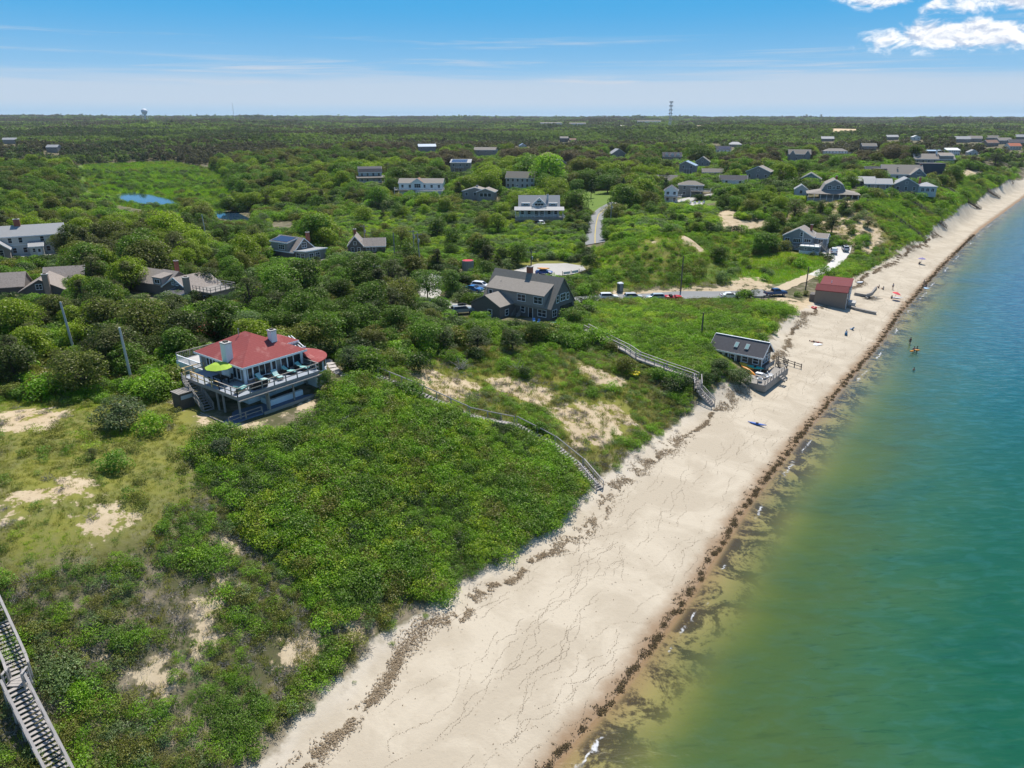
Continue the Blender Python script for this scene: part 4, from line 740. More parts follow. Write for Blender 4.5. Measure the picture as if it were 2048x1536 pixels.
# ------------------------------------------------------------------ mesh builder
class MB:
    def __init__(s): s.v = []; s.f = []
    def add(s, v, f): o = len(s.v); s.v += [tuple(map(float, p)) for p in v]; s.f += [tuple(i + o for i in q) for q in f]; return s
    def box(s, x0, x1, y0, y1, z0, z1):
        return s.add([(x0, y0, z0), (x1, y0, z0), (x1, y1, z0), (x0, y1, z0), (x0, y0, z1), (x1, y0, z1), (x1, y1, z1), (x0, y1, z1)],
                     [(3, 2, 1, 0), (4, 5, 6, 7), (0, 1, 5, 4), (1, 2, 6, 5), (2, 3, 7, 6), (3, 0, 4, 7)])
    def bar(s, p, q, w, h, up=(0, 0, 1)):
        p = Vector(p); q = Vector(q); d = (q - p).normalized(); u = Vector(up)
        if abs(d.dot(u)) > 0.98: u = Vector((1, 0, 0))
        a = d.cross(u).normalized() * (w / 2); b = a.cross(d).normalized() * (h / 2)
        v = [p - a - b, p + a - b, p + a + b, p - a + b, q - a - b, q + a - b, q + a + b, q - a + b]
        return s.add(v, [(0, 1, 2, 3), (7, 6, 5, 4), (0, 4, 5, 1), (1, 5, 6, 2), (2, 6, 7, 3), (3, 7, 4, 0)])
    def cyl(s, p, q, r0, r1=None, n=8, cap=True):
        r1 = r0 if r1 is None else r1; p = Vector(p); q = Vector(q); d = (q - p).normalized(); a = d.orthogonal().normalized(); b = d.cross(a); v = []
        for c, r in ((p, r0), (q, r1)):
            for i in range(n): t = 2 * math.pi * i / n; v.append(c + (a * math.cos(t) + b * math.sin(t)) * r)
        f = [(i, (i + 1) % n, n + (i + 1) % n, n + i) for i in range(n)]
        if cap: f += [tuple(range(n - 1, -1, -1)), tuple(range(n, 2 * n))]
        return s.add(v, f)
    def extrude(s, prof, a0, a1, axis):
        """closed profile [(s, z)] run along 'x' or 'y'"""
        n = len(prof); mk = (lambda q, a: (a, q[0], q[1])) if axis == 'x' else (lambda q, a: (q[0], a, q[1]))
        v = [mk(q, a0) for q in prof] + [mk(q, a1) for q in prof]
        return s.add(v, [(i, (i + 1) % n, n + (i + 1) % n, n + i) for i in range(n)] + [tuple(range(n - 1, -1, -1)), tuple(range(n, 2 * n))])
    def rings(s, rings, cap=True):
        """loft of equal-length rings"""
        n = len(rings[0]); v = [p for r in rings for p in r]; f = []
        for k in range(len(rings) - 1):
            for i in range(n): j = (i + 1) % n; f.append((k * n + i, k * n + j, (k + 1) * n + j, (k + 1) * n + i))
        if cap: f += [tuple(range(n - 1, -1, -1)), tuple(range((len(rings) - 1) * n, len(rings) * n))]
        return s.add(v, f)
    def mesh(s, name, mat, smooth=False, recalc=True):
        me = bpy.data.meshes.new(name); me.from_pydata(s.v, [], s.f)
        if recalc:
            bm = bmesh.new(); bm.from_mesh(me); bmesh.ops.recalc_face_normals(bm, faces=bm.faces); bm.to_mesh(me); bm.free()
        if smooth: me.polygons.foreach_set('use_smooth', [True] * len(me.polygons))
        me.update(); me.materials.append(mat); return me
    def build(s, name, mat, parent=None, loc=None, rz=None, smooth=False):
        o = bpy.data.objects.new(name, s.mesh(name, mat, smooth)); link(o, parent)
        if loc is not None: o.location = loc
        if rz is not None: o.rotation_euler = (0, 0, rz)
        return o
def inst(name, me, parent, loc=(0, 0, 0), rot=(0, 0, 0), scale=None):
    o = link(bpy.data.objects.new(name, me), parent); o.location = loc; o.rotation_euler = rot
    if scale: o.scale = scale
    return o
def thing(name, label, cat, loc=(0, 0, 0), rz=0.0, group=None):
    o = link(bpy.data.objects.new(name, None)); o.location = loc; o.rotation_euler = (0, 0, rz); o.empty_display_size = 0.3
    return tag(o, label, cat, group)
# ------------------------------------------------------------------ materials
SH = dict(scale=3.0, stretch=(1, 1, 3))
WALL = dict(grey=M('grey_shingle', (.29, .27, .25), .85, .28, **SH), dark=M('dark_shingle', (.155, .14, .13), .85, .28, **SH), brown=M('brown_shingle', (.21, .175, .145), .85, .3, **SH), blue=M('blue_grey_clapboard', (.46, .50, .53), .7, .12, 2.0, stretch=(.3, .3, 6)),
            slate=M('slate_clapboard', (.225, .24, .25), .75, .15, 2.0, stretch=(.3, .3, 6)), white=M('white_clapboard', (.74, .75, .75), .6, .08, 2.0, stretch=(.3, .3, 6)), cream=M('cream_clapboard', (.62, .61, .57), .7, .08, 2.0), stucco=M('white_stucco', (.78, .79, .80), .8, .08, 1.5), weather=M('weathered_shingle', (.29, .27, .25), .88, .3, **SH), navy=M('dark_blue_siding', (.055, .075, .10), .6, .15, 2.0))
ROOF = dict(red=M('red_asphalt_shingle', (.33, .058, .058), .85, .38, 2.6, bump=.3), grey=M('grey_asphalt_shingle', (.24, .215, .18), .9, .25, 2.4, bump=.25), taupe=M('taupe_asphalt_shingle', (.30, .265, .225), .9, .25, 2.4), dark=M('charcoal_asphalt_shingle', (.105, .10, .105), .9, .25, 2.4, bump=.25), wood=M('wood_shingle_roof', (.31, .265, .23), .92, .55, 3.2, bump=.4), silver=M('silver_roof', (.34, .34, .335), .6, .12, 1.2), brown=M('brown_roof', (.28, .17, .12), .9, .25, 2.0), barn=M('dull_red_roof', (.185, .045, .045), .85, .22, 1.6), white=M('white_roof', (.70, .70, .67), .7, .1, 1.0), blue=M('blue_metal_roof', (.32, .42, .52), .5, .1, 1.0), orange=M('terracotta_roof', (.48, .16, .09), .85, .2, 2.0))
WHITE = M('white_trim_paint', (.80, .81, .82), .5, .05, 1.5); WOODG = M('weathered_grey_wood', (.30, .275, .245), .85, .3, 3.0, stretch=(1, 1, 1)); WOODN = M('new_yellow_lumber', (.60, .43, .21), .75, .15, 3.0); WOODD = M('dark_aged_wood', (.13, .11, .09), .9, .35, 3.0)
DECKB = M('grey_deck_paint', (.33, .36, .40), .75, .12, 1.5, stretch=(1, 8, 1)); PATIO = M('blue_grey_patio_boards', (.13, .17, .24), .8, .15, 1.5, stretch=(6, 1, 1)); BRICK = M('red_brick', (.33, .115, .075), .9, .35, 5.0); BRICKP = M('pale_old_brick', (.36, .27, .22), .9, .4, 5.0); CONC = M('pale_concrete', (.50, .48, .45), .9, .15, 1.0)
m, t, out = new_mat('window_glass'); pos = t.new('ShaderNodeTexCoord').outputs['Object']; principled(t, out, t.mix(t.noise(pos, 1.2, 2), (.012, .016, .02), (.04, .05, .06)), .06, .35); GLASS = m
m, t, out = new_mat('solar_panel'); pos = t.new('ShaderNodeTexCoord').outputs['Object']; principled(t, out, t.mix(t.noise(pos, 2.0, 2), (.015, .025, .07), (.03, .05, .12)), .18, .5); SOLAR = m
TEALC = M('teal_cushion', (.24, .50, .46), .8, .1); m, t, out = new_mat('faded_red_shingle'); pos = t.new('ShaderNodeTexCoord').outputs['Object']; n_a = t.noise(pos, 0.55, 4, 0.6); n_b = t.noise(pos, 5.0, 4, 0.7); spz = t.new('ShaderNodeSeparateXYZ'); t.l.new(pos, spz.inputs[0])
cr = t.mix(n_b, (.24, .052, .052), (.38, .112, .10)); cr = t.mix(t.m('MULTIPLY', t.step(t.m('ADD', n_a, t.m('MULTIPLY', t.m('SUBTRACT', n_b, .5), .25)), .52, .72), .55), cr, (.50, .24, .21)); cr = t.mix(t.m('MULTIPLY', t.step(t.m('SINE', t.m('MULTIPLY', spz.outputs[2], 52.0)), .6, 1.0), .35), cr, (.17, .03, .03))
principled(t, out, cr, .88, .15); ROOF['red'] = m
STRIPE, t, out = new_mat('teal_striped_fabric'); pos = t.new('ShaderNodeTexCoord').outputs['Object']; sp = t.new('ShaderNodeSeparateXYZ'); t.l.new(pos, sp.inputs[0])
principled(t, out, t.mix(t.step(t.m('SINE', t.m('MULTIPLY', sp.outputs[1], 48.0)), -0.1, 0.1), (.10, .42, .40), (.72, .76, .72)), .8, .2)
BLACKW = M('black_wicker', (.025, .023, .022), .7, .3, 20.0); RUBBER = M('tyre_rubber', (.02, .02, .02), .85, .1); METAL = M('galvanised_metal', (.45, .46, .47), .4, .15, metallic=.8)
# ------------------------------------------------------------------ house kit
_win = {}
def window_mesh(wd, h, cols, rows):
    k = (round(wd, 2), round(h, 2), cols, rows)
    if k not in _win:
        fr = 0.09; b = MB(); b.box(-wd / 2 - fr, -wd / 2, -0.07, 0.02, -h / 2 - fr, h / 2 + fr); b.box(wd / 2, wd / 2 + fr, -0.07, 0.02, -h / 2 - fr, h / 2 + fr)
        b.box(-wd / 2, wd / 2, -0.07, 0.02, h / 2, h / 2 + fr); b.box(-wd / 2 - 0.03, wd / 2 + 0.03, -0.11, 0.02, -h / 2 - fr - 0.02, -h / 2)
        for i in range(1, cols): x = -wd / 2 + wd * i / cols; b.box(x - 0.035, x + 0.035, -0.055, 0.015, -h / 2, h / 2)
        for j in range(1, rows): q = -h / 2 + h * j / rows; b.box(-wd / 2, wd / 2, -0.05, 0.01, q - 0.03, q + 0.03)
        p = MB(); p.box(-wd / 2 - 0.01, wd / 2 + 0.01, -0.025, 0.005, -h / 2 - 0.01, h / 2 + 0.01)
        _win[k] = (b.mesh('window', WHITE), p.mesh('pane', GLASS))
    return _win[k]
class House:
    def __init__(s, name, label, x, y, z, ang, cat='house', group=None): s.r = thing(name, label, cat, (x, y, z), R(ang), group)
    def part(s, name, mat, fn, parent=None): b = MB(); fn(b); return b.build(name, mat, parent or s.r)
    def wing(s, x0, x1, y0, y1, z0, ze, rise, roof='gable', axis='x', wall='grey', rf='grey', ov=0.3, trim=True, th=0.16):
        W_ = WALL[wall] if isinstance(wall, str) else wall; Rf = ROOF[rf]; zr = ze + rise
        s0, s1 = (y0, y1) if axis == 'x' else (x0, x1); a0, a1 = (x0, x1) if axis == 'x' else (y0, y1); mid = (s0 + s1) / 2; hw = (s1 - s0) / 2
        if roof == 'gable': prof = [(s0, ze), (mid, zr), (s1, ze)]
        elif roof == 'gambrel': prof = [(s0, ze), (s0 + hw * 0.28, ze + rise * 0.58), (mid, zr), (s1 - hw * 0.28, ze + rise * 0.58), (s1, ze)]
        elif roof == 'shed': prof = [(s0, ze), (s1, zr)]
        elif roof == 'shedback': prof = [(s0, zr), (s1, ze)]
        elif roof == 'saltbox': prof = [(s0, ze), (s0 + hw * 0.75, zr), (s1, ze - rise * 0.35)]
        elif roof == 'flat': prof = [(s0, ze), (s1, ze)]
        else: prof = None
        if prof:
            w_ = MB().extrude([(s0, z0)] + [(q, zz - 0.05) for q, zz in prof] + [(s1, z0)], a0, a1, axis).build('wall', W_, s.r)
            (pa, za), (pb, zb) = prof[0], prof[1]; k0 = (zb - za) / (pb - pa); (pc, zc), (pd, zd) = prof[-2], prof[-1]; k1 = (zd - zc) / (pd - pc)
            up = [(pa - ov, za - ov * k0)] + prof[1:-1] + [(pd + ov, zd + ov * k1)]
            if len(prof) == 2: up = [(pa - ov, za - ov * k0), (pd + ov, zd + ov * k1)]
            rp = [(q, zz + 0.02 + th) for q, zz in up] + [(q, zz + 0.02) for q, zz in reversed(up)]
            ro = MB().extrude(rp, a0 - ov, a1 + ov, axis).build('roof', Rf, s.r)
            if trim:
                b = MB()
                for a in (a0 - ov - 0.045, a1 + ov + 0.005):
                    b.extrude([(q, zz + 0.035 + th) for q, zz in up] + [(q, zz - 0.10) for q, zz in reversed(up)], a, a + 0.04, axis)
                for q, zz in (up[0], up[-1]):
                    d = -0.045 if q < mid else 0.005
                    if axis == 'x': b.box(a0 - ov, a1 + ov, q + d, q + d + 0.04, zz - 0.10, zz + 0.02 + th)
                    else: b.box(q + d, q + d + 0.04, a0 - ov, a1 + ov, zz - 0.10, zz + 0.02 + th)
                b.build('trim', WHITE, s.r)
        else:   # hip
            MB().box(x0, x1, y0, y1, z0, ze).build('wall', W_, s.r); L_, D_ = x1 - x0 + 2 * ov, y1 - y0 + 2 * ov; X0, X1, Y0, Y1 = x0 - ov, x1 + ov, y0 - ov, y1 + ov; cx, cy = (X0 + X1) / 2, (Y0 + Y1) / 2
            if L_ >= D_: r0, r1 = (X0 + D_ / 2, cy), (X1 - D_ / 2, cy)
            else: r0, r1 = (cx, Y0 + L_ / 2), (cx, Y1 - L_ / 2)
            if abs(r0[0] - r1[0]) + abs(r0[1] - r1[1]) < 0.2: r0 = (r0[0] - 0.1, r0[1]); r1 = (r1[0] + 0.1, r1[1])
            v = [(X0, Y0, ze - 0.1), (X1, Y0, ze - 0.1), (X1, Y1, ze - 0.1), (X0, Y1, ze - 0.1), (X0, Y0, ze + 0.05), (X1, Y0, ze + 0.05), (X1, Y1, ze + 0.05), (X0, Y1, ze + 0.05), (*r0, zr), (*r1, zr)]
            if L_ >= D_: f = [(4, 5, 9, 8), (5, 6, 9), (6, 7, 8, 9), (7, 4, 8)]
            else: f = [(4, 5, 8), (5, 6, 9, 8), (6, 7, 9), (7, 4, 8, 9)]
            MB().add(v, f + [(3, 2, 1, 0), (0, 1, 5, 4), (1, 2, 6, 5), (2, 3, 7, 6), (3, 0, 4, 7)]).build('roof', Rf, s.r)
            if trim:
                b = MB(); b.box(X0 - .03, X1 + .03, Y0 - .045, Y0 - .005, ze - .2, ze + .03); b.box(X0 - .03, X1 + .03, Y1 + .005, Y1 + .045, ze - .2, ze + .03); b.box(X0 - .045, X0 - .005, Y0, Y1, ze - .2, ze + .03); b.box(X1 + .005, X1 + .045, Y0, Y1, ze - .2, ze + .03); b.build('trim', WHITE, s.r)
        return s
    def win(s, face, plane, u, z, wd=1.0, h=1.2, cols=1, rows=2, name='window'):
        me, pn = window_mesh(wd, h, cols, rows)
        loc, rz = {'S': ((u, plane, z), 0), 'N': ((u, plane, z), math.pi), 'W': ((plane, u, z), -math.pi / 2), 'E': ((plane, u, z), math.pi / 2)}[face]
        o = inst(name, me, s.r, loc, (0, 0, rz)); inst('pane', pn, o); return o
    def wins(s, face, plane, us, z, wd=1.0, h=1.2, cols=1, rows=2):
        for u in us: s.win(face, plane, u, z, wd, h, cols, rows)
        return s
    def door(s, face, plane, u, z0, wd=0.95, h=2.05, mat=None):
        loc, rz = {'S': ((u, plane, z0), 0), 'N': ((u, plane, z0), math.pi), 'W': ((plane, u, z0), -math.pi / 2), 'E': ((plane, u, z0), math.pi / 2)}[face]
        d = MB().box(-wd / 2, wd / 2, -0.05, 0.02, 0, h).build('door', mat or WHITE, s.r, loc, rz)
        b = MB(); b.box(-wd / 2 - .1, -wd / 2, -.08, .02, 0, h + .1); b.box(wd / 2, wd / 2 + .1, -.08, .02, 0, h + .1); b.box(-wd / 2, wd / 2, -.08, .02, h, h + .1); b.build('door_frame', WHITE, d)
        MB().box(-wd * .3, wd * .3, -.06, -.045, h * .5, h * .9).build('pane', GLASS, d); MB().cyl((wd * .38, -.05, 1.0), (wd * .38, -.11, 1.0), .035, n=6).build('handle', METAL, d); return d
    def chim(s, x, y, z0, z1, wx=0.8, wy=0.8, mat=None):
        c = MB().box(x - wx / 2, x + wx / 2, y - wy / 2, y + wy / 2, z0, z1).build('chimney', mat or BRICK, s.r)
        MB().box(x - wx / 2 - .06, x + wx / 2 + .06, y - wy / 2 - .06, y + wy / 2 + .06, z1 + .002, z1 + .14).build('cap', CONC, c); MB().box(x - wx / 4, x + wx / 4, y - wy / 4, y + wy / 4, z1 + .142, z1 + .3).build('flue', WOODD, c); return c
    def rail(s, pts, z, h=1.0, gap=1.8, mat=None, balus=False, mid=True, each=True, name='post'):
        mat = mat or WHITE; pm = MB().box(-.05, .05, -.05, .05, 0, h).mesh('post', mat); r = MB()
        for p, q in zip(pts[:-1], pts[1:]):
            p = Vector((*p, z)); q = Vector((*q, z)); L_ = (q - p).length; n = max(1, round(L_ / gap))
            for i in range(n + 1): c = p.lerp(q, i / n); inst(name, pm, s.r, c) if each else r.box(c.x - .05, c.x + .05, c.y - .05, c.y + .05, z, z + h)
            r.bar(p + Vector((0, 0, h + .03)), q + Vector((0, 0, h + .03)), .13, .06)
            if mid: r.bar(p + Vector((0, 0, h * .5)), q + Vector((0, 0, h * .5)), .05, .09)
            if balus:
                k = int(L_ / .22)
                for i in range(k): c = p.lerp(q, (i + .5) / k); r.box(c.x - .025, c.x + .025, c.y - .025, c.y + .025, z + .1, z + h)
        r.build('railing', mat, s.r); return s
    def slab(s, name, x0, x1, y0, y1, z0, z1, mat): return MB().box(x0, x1, y0, y1, z0, z1).build(name, mat, s.r)
    def posts(s, pts, z0, z1, mat, wd=.14, name='post'):
        pm = MB().box(-wd / 2, wd / 2, -wd / 2, wd / 2, 0, z1 - z0).mesh(name, mat)
        for x, y in pts: inst(name, pm, s.r, (x, y, z0))
        return s
    def solar(s, x0, x1, y0, y1, z0, z1):   # panel lying on a slope rising with y
        n = max(1, round((x1 - x0) / 1.1)); w_ = (x1 - x0) / n; L_ = math.hypot(y1 - y0, z1 - z0); me = MB().box(.03, w_ - .03, 0, L_, .0, .05).mesh('solar_panel', SOLAR)
        for i in range(n): inst('solar_panel', me, s.r, (x0 + i * w_, y0, z0), (math.atan2(z1 - z0, y1 - y0), 0, 0))
        return s
    def steps(s, p, q, wd, n, mat, rail=True, name='stairs'):
        """flight from p (top) to q (foot), local coords"""
        p = Vector(p); q = Vector(q); d = (q - p); hd = Vector((d.x, d.y, 0)).normalized(); sd = Vector((-hd.y, hd.x, 0)) * wd / 2
        b = MB(); b.bar(p + sd - Vector((0, 0, .12)), q + sd - Vector((0, 0, .12)), .06, .28); b.bar(p - sd - Vector((0, 0, .12)), q - sd - Vector((0, 0, .12)), .06, .28); st = b.build(name, mat, s.r)
        tm = MB().box(-.14, .14, -wd / 2 + .04, wd / 2 - .04, -.025, .025).mesh('tread', mat); an = math.atan2(hd.y, hd.x)
        for i in range(n): c = p.lerp(q, (i + .5) / n); inst('tread', tm, st, c, (0, 0, an))
        if rail:
            for sg in (-1, 1):
                h = MB()
                for zz in (.92, .62, .32): h.bar(p + sd * sg + Vector((0, 0, zz)), q + sd * sg + Vector((0, 0, zz)), .05, .09)
                for f_ in (0, .33, .66, 1): c = p.lerp(q, f_) + sd * sg; h.box(c.x - .045, c.x + .045, c.y - .045, c.y + .045, c.z - .1, c.z + .95)
                h.build('handrail', mat, st)
        return st
# ------------------------------------------------------------------ the red-roofed house on the bluff
HZ = 14.0
h = House('red_roofed_house', 'white and grey deck house with red hipped roof standing on the bluff', HERO_L[0], HERO_L[1], HZ, 52.7)
h.slab('foundation', 3.1, 10.9, 3.1, 12.2, -1.0, 2.45, WALL['stucco'])
h.wing(3.1, 10.9, 3.1, 12.2, 2.4, 4.75, 2.35, 'hip', 'x', 'weather', 'red', ov=.5)
b = MB(); [b.box(x - .12, x + .12, y - .12, y + .12, 2.66, 4.72) for x, y in ((3.1, 3.1), (10.9, 3.1), (3.1, 12.2))]; b.build('corner_board', WHITE, h.r)
h.slab('deck', 0, 11.1, 0, 3.0, 2.4, 2.66, DECKB); h.slab('deck', 0, 3.0, 3.004, 11.3, 2.4, 2.66, DECKB)
b = MB(); b.box(-.06, -.01, 0, 11.3, 2.3, 2.7); b.box(0, 11.1, -.06, -.01, 2.3, 2.7); b.box(-.10, 11.1, -.42, -.10, 2.2, 2.34); b.build('rim_board', WOODG, h.r)
h.posts([(.15, .15), (3.6, .15), (7.2, .15), (10.9, .15), (.15, 3.2), (.15, 4.4), (.15, 7.5), (.15, 10.8), (3.6, -.25), (10.9, 2.6)], -.6, 2.4, WOODG, .17)
h.rail([(.06, .06), (11.0, .06), (11.0, 3.0)], 2.66, .95, 1.5, WOODG, mid=True)
h.rail([(.06, 3.6), (.06, .06)], 2.66, .95, 1.2, WOODG); h.rail([(.06, 9.4), (.06, 3.6)], 2.66, .95, 1.6, WOODN); h.rail([(2.8, 11.25), (.06, 11.25), (.06, 10.6)], 2.66, .95, 1.4, WOODN)
h.steps((-.1, 10.0, 2.6), (-.75, 5.0, 0.05), 1.15, 13, WOODG)
h.slab('patio', -1.6, 9.8, -.3, 3.1, -.5, .06, PATIO); h.slab('patio', -1.6, 3.1, 3.104, 5.2, -.5, .06, PATIO)
h.rail([(-1.5, -.2), (2.6, -.2)], .06, .75, 2.0, WOODG, mid=True)
b = MB(); b.box(-1.75, -1.62, -.4, 5.2, -.5, .16); b.box(2.7, 9.8, -.45, -.32, -.5, .16); b.build('patio_curb', WOODG, h.r)
# windows on the sea side (S) and the left side (W), upper floor
h.win('S', 3.1, 5.35, 3.72, 2.3, 1.25, 3, 1); h.win('S', 3.1, 3.75, 3.72, .55, 1.25, 1, 1); h.win('S', 3.1, 6.95, 3.72, .5, 1.25, 1, 1); h.wins('S', 3.1, (8.35, 9.25), 3.6, .75, 1.5, 1, 1); h.door('S', 3.1, 10.2, 2.66, .95, 2.0, GLASS)
h.wins('W', 3.1, (4.25, 5.05), 3.65, .65, 1.3, 1, 1); h.wins('W', 3.1, (9.2, 9.9, 10.6), 3.85, .55, .95, 1, 1); h.door('W', 3.1, 7.3, 2.66, .9, 1.95)
h.win('S', 3.1, 5.6, 1.2, 2.4, 1.1, 2, 1); h.win('S', 3.1, 8.6, 1.3, 1.6, 1.0, 2, 1)
h.slab('stone_facing', 3.35, 10.75, 3.02, 3.085, 2.66, 3.02, BRICKP)
c = h.chim(2.95, 5.95, 2.5, 7.0, .85, 1.0, WALL['stucco']); h.chim(8.6, 5.2, 5.8, 7.3, .75, .75, WALL['stucco'])
MB().cyl((6.2, 8.4, 6.8), (6.2, 8.4, 7.6), .07).build('vent_pipe', METAL, h.r)
# round sun room with its own red roof, white drum below
def arc(cx, cy, r, a0, a1, n): return [(cx + r * math.cos(R(a0 + (a1 - a0) * i / n)), cy + r * math.sin(R(a0 + (a1 - a0) * i / n))) for i in range(n + 1)]
SC = (11.0, 4.6)
def drum(nm, r, z0, z1, mat, a0=-88, a1=80):
    p = arc(*SC, r, a0, a1, 18) + [SC]; MB().rings([[(x, y, z0) for x, y in p], [(x, y, z1) for x, y in p]]).build(nm, mat, h.r)
drum('white_drum', 3.62, -1.6, 1.7, WALL['stucco']); drum('sunroom_wall', 3.5, 1.6, 3.4, WALL['dark'])
p0 = arc(*SC, 3.85, -88, 80, 18); p1 = arc(*SC, .9, -88, 80, 18)
MB().rings([[(x, y, 3.3) for x, y in p0] + [(x, y, 4.35) for x, y in reversed(p1)], [(x, y, 3.45) for x, y in p0] + [(x, y, 4.5) for x, y in reversed(p1)]]).build('sunroom_roof', ROOF['red'], h.r)
for a in (-75, -50, -25, 0, 25, 50):
    x, y = SC[0] + 3.52 * math.cos(R(a)), SC[1] + 3.52 * math.sin(R(a)); me, pn = window_mesh(1.15, 1.15, 1, 1); o = inst('window', me, h.r, (x, y, 2.65), (0, 0, R(a + 90))); inst('pane', pn, o)
# white slatted pergola and small rear roof
h.wing(10.92, 14.0, 8.4, 11.8, 2.0, 4.2, .9, 'hip', 'x', 'stucco', 'red', ov=.3)
for i in range(7): MB().bar((11.6 + i * .45, 7.2, 3.5), (12.6 + i * .42, 10.8, 4.4 - .05 * i), .10, .16).build('pergola_slat', WHITE, h.r)
b = MB(); b.bar((11.3, 7.2, 3.42), (14.6, 7.2, 3.42), .12, .16); b.bar((14.45, 7.2, -.6), (14.45, 7.2, 3.4), .14, .14); b.build('pergola_beam', WHITE, h.r)
# left terrace with white balustrade
h.slab('terrace', 3.2, 8.6, 12.3, 18.6, -.8, 2.3, WALL['stucco']); h.slab('terrace_floor', 3.35, 8.45, 12.45, 18.45, 2.302, 2.34, CONC)
h.rail([(8.5, 12.5), (8.5, 18.5), (3.3, 18.5)], 2.3, .95, 2.0, WOODG, balus=True, mid=False); h.rail([(3.3, 18.5), (3.3, 12.5)], 2.3, .7, 3.0, WHITE, balus=True, mid=False)
h.chim(8.4, 15.5, 2.3, 4.0, .8, .8, WALL['stucco'])
h.slab('planter', 4.4, 8.9, .75, 1.15, .062, .72, WHITE); h.slab('planter', 4.4, 4.75, 1.152, 2.7, .062, .72, WHITE); h.slab('planter_soil', 4.76, 8.9, 1.153, 2.7, .062, .3, WOODD)
HERO = h
def hero_at(x, y, z): m_ = Matrix.Rotation(R(52.7), 4, 'Z'); v = m_ @ Vector((x, y, z)); return (HERO_L[0] + v.x, HERO_L[1] + v.y, HZ + z)
# ------------------------------------------------------------------ grey shingled house
g = House('grey_shingled_house', 'big grey shingled cape house with long dormer and brick chimney above the beach road', 7.5, 134.2, 8.0, -36.3)
g.wing(-16.6, 0, 0, 8.6, -1.5, 2.5, 5.2, 'gable', 'x', 'dark', 'grey', ov=.25, trim=False)
g.wing(-15.6, -1.6, -.12, 3.4, 2.0, 4.75, 1.72, 'shed', 'x', 'grey', 'taupe', ov=.25, trim=False)
g.wing(-16.0, -8.7, -4.8, .1, -1.5, 2.4, 1.85, 'gable', 'y', 'dark', 'taupe', ov=.2, trim=False)
g.wins('S', -.12, (-6.9, -2.9), 3.75, 1.9, 1.25, 2, 2); g.win('S', -.12, -14.6, 3.9, .8, .8, 1, 1); g.wins('S', 0, (-2.0,), 1.3, 1.9, 1.3, 2, 2); g.win('S', 0, -6.6, 1.5, .9, 1.2); g.door('S', 0, -4.7, .1, .9, 2.0, GLASS)
g.wins('E', 0, (2.4, 6.1), 3.9, .8, 1.3); g.win('E', 0, 4.3, 4.0, 1.7, 1.35, 2, 2); g.win('E', 0, 1.4, 1.3, 1.4, 1.3, 2, 2); g.slab('porch_opening_shade', -.4, .03, 3.4, 8.0, .1, 2.3, GLASS)  # last slab: dark glass sheet stands in for shade inside the porch
g.win('S', -4.8, -11.2, 1.0, .9, 1.2); g.win('E', -8.7, -2.6, 1.0, 1.0, 1.1)
g.slab('porch', .05, 2.0, 3.0, 8.4, -.5, .35, WOODG); g.slab('porch_step', 2.01, 2.6, 3.3, 8.0, -.5, .15, CONC)
g.chim(-8.2, 4.6, 6.5, 9.0, 1.1, .8); MB().cyl((-13.4, 1.8, 5.2), (-13.4, 1.8, 6.1), .06).build('vent_pipe', METAL, g.r)
g.steps((-7.6, -.3, .6), (-7.6, -1.8, -.5), 1.3, 4, WOODG)
# ------------------------------------------------------------------ beach cottage with deck
c = House('beach_cottage', 'small grey cottage with charcoal roof and two skylights at the edge of the beach', 44.7, 120.6, 2.6, -38.5)
c.wing(-9.3, .1, -.4, 4.2, -1.2, 2.75, 1.85, 'gable', 'x', 'brown', 'dark', ov=.45)
c.slab('ridge_cap', -9.7, .5, 1.75, 2.05, 4.78, 4.86, WHITE)
c.wins('S', -.4, (-2.9, -.9), 1.7, .95, 1.05, 1, 2); c.win('S', -.4, -5.2, 1.6, .7, 1.0); c.win('S', -.4, -7.6, 1.5, .8, 1.1); c.door('S', -.4, -4.0, .5, .75, 1.9, GLASS); c.door('S', -.4, -6.4, .5, .75, 1.9, WALL['blue'])
b = MB(); [b.box(x - .3, x + .3, -.47, -.41, 1.2, 2.25) for x in (-3.75, -1.9)]; b.build('shutter', WOODD, c.r)
c.posts([(-8.9, -.7), (-6.9, -.7), (-4.6, -.7), (.3, -.7)], -.2, 2.6, WHITE, .1)
c.wins('E', .1, (.8, 2.0, 3.2), 1.75, .8, 1.15, 1, 2); c.win('E', .1, 1.9, 3.4, .8, .6, 1, 1); c.slab('balcony', .12, 1.0, -.3, 4.0, .35, .5, WOODG); c.slab('balcony_front', .98, 1.04, -.3, 4.0, .35, 1.15, WALL['grey']); c.slab('lower_opening_shade', .105, .14, .3, 3.6, -1.0, .3, WOODD)  # last slab: dark sheet on the wall stands in for a shaded opening
for x in (-5.0, -3.0):
    sk = MB().box(x - .35, x + .35, -.6, .6, .16, .24).build('skylight', METAL, c.r, (0, .55, 3.62)); sk.rotation_euler = (math.atan(1.85 / 2.3), 0, 0); MB().box(x - .28, x + .28, -.52, .52, .241, .262).build('pane', M('skylight_glass', (.30, .45, .42), .1, .1, spec=.5), sk)
c.slab('deck', 1.1, 3.4, -6.9, 4.4, -.6, -.12, WOODG); c.slab('deck', -.6, 1.09, -6.9, -1.6, -.6, -.12, WOODG); c.rail([(1.2, 4.3), (3.3, 4.3), (3.3, -6.8), (-.5, -6.8)], -.12, .75, 1.4, WOODG, mid=False); c.slab('bulkhead', -3.4, 3.5, -7.15, -7.0, -1.2, -.05, WOODG); c.slab('bulkhead', 3.42, 3.56, -7.0, 4.4, -1.2, -.05, WOODG)
c.steps((3.6, -.2, -.15), (4.8, -.2, -.8), 1.1, 3, WOODG, rail=False); c.steps((1.5, 5.6, .6), (2.6, 4.5, -.1), 1.4, 4, WOODD)
COT = c
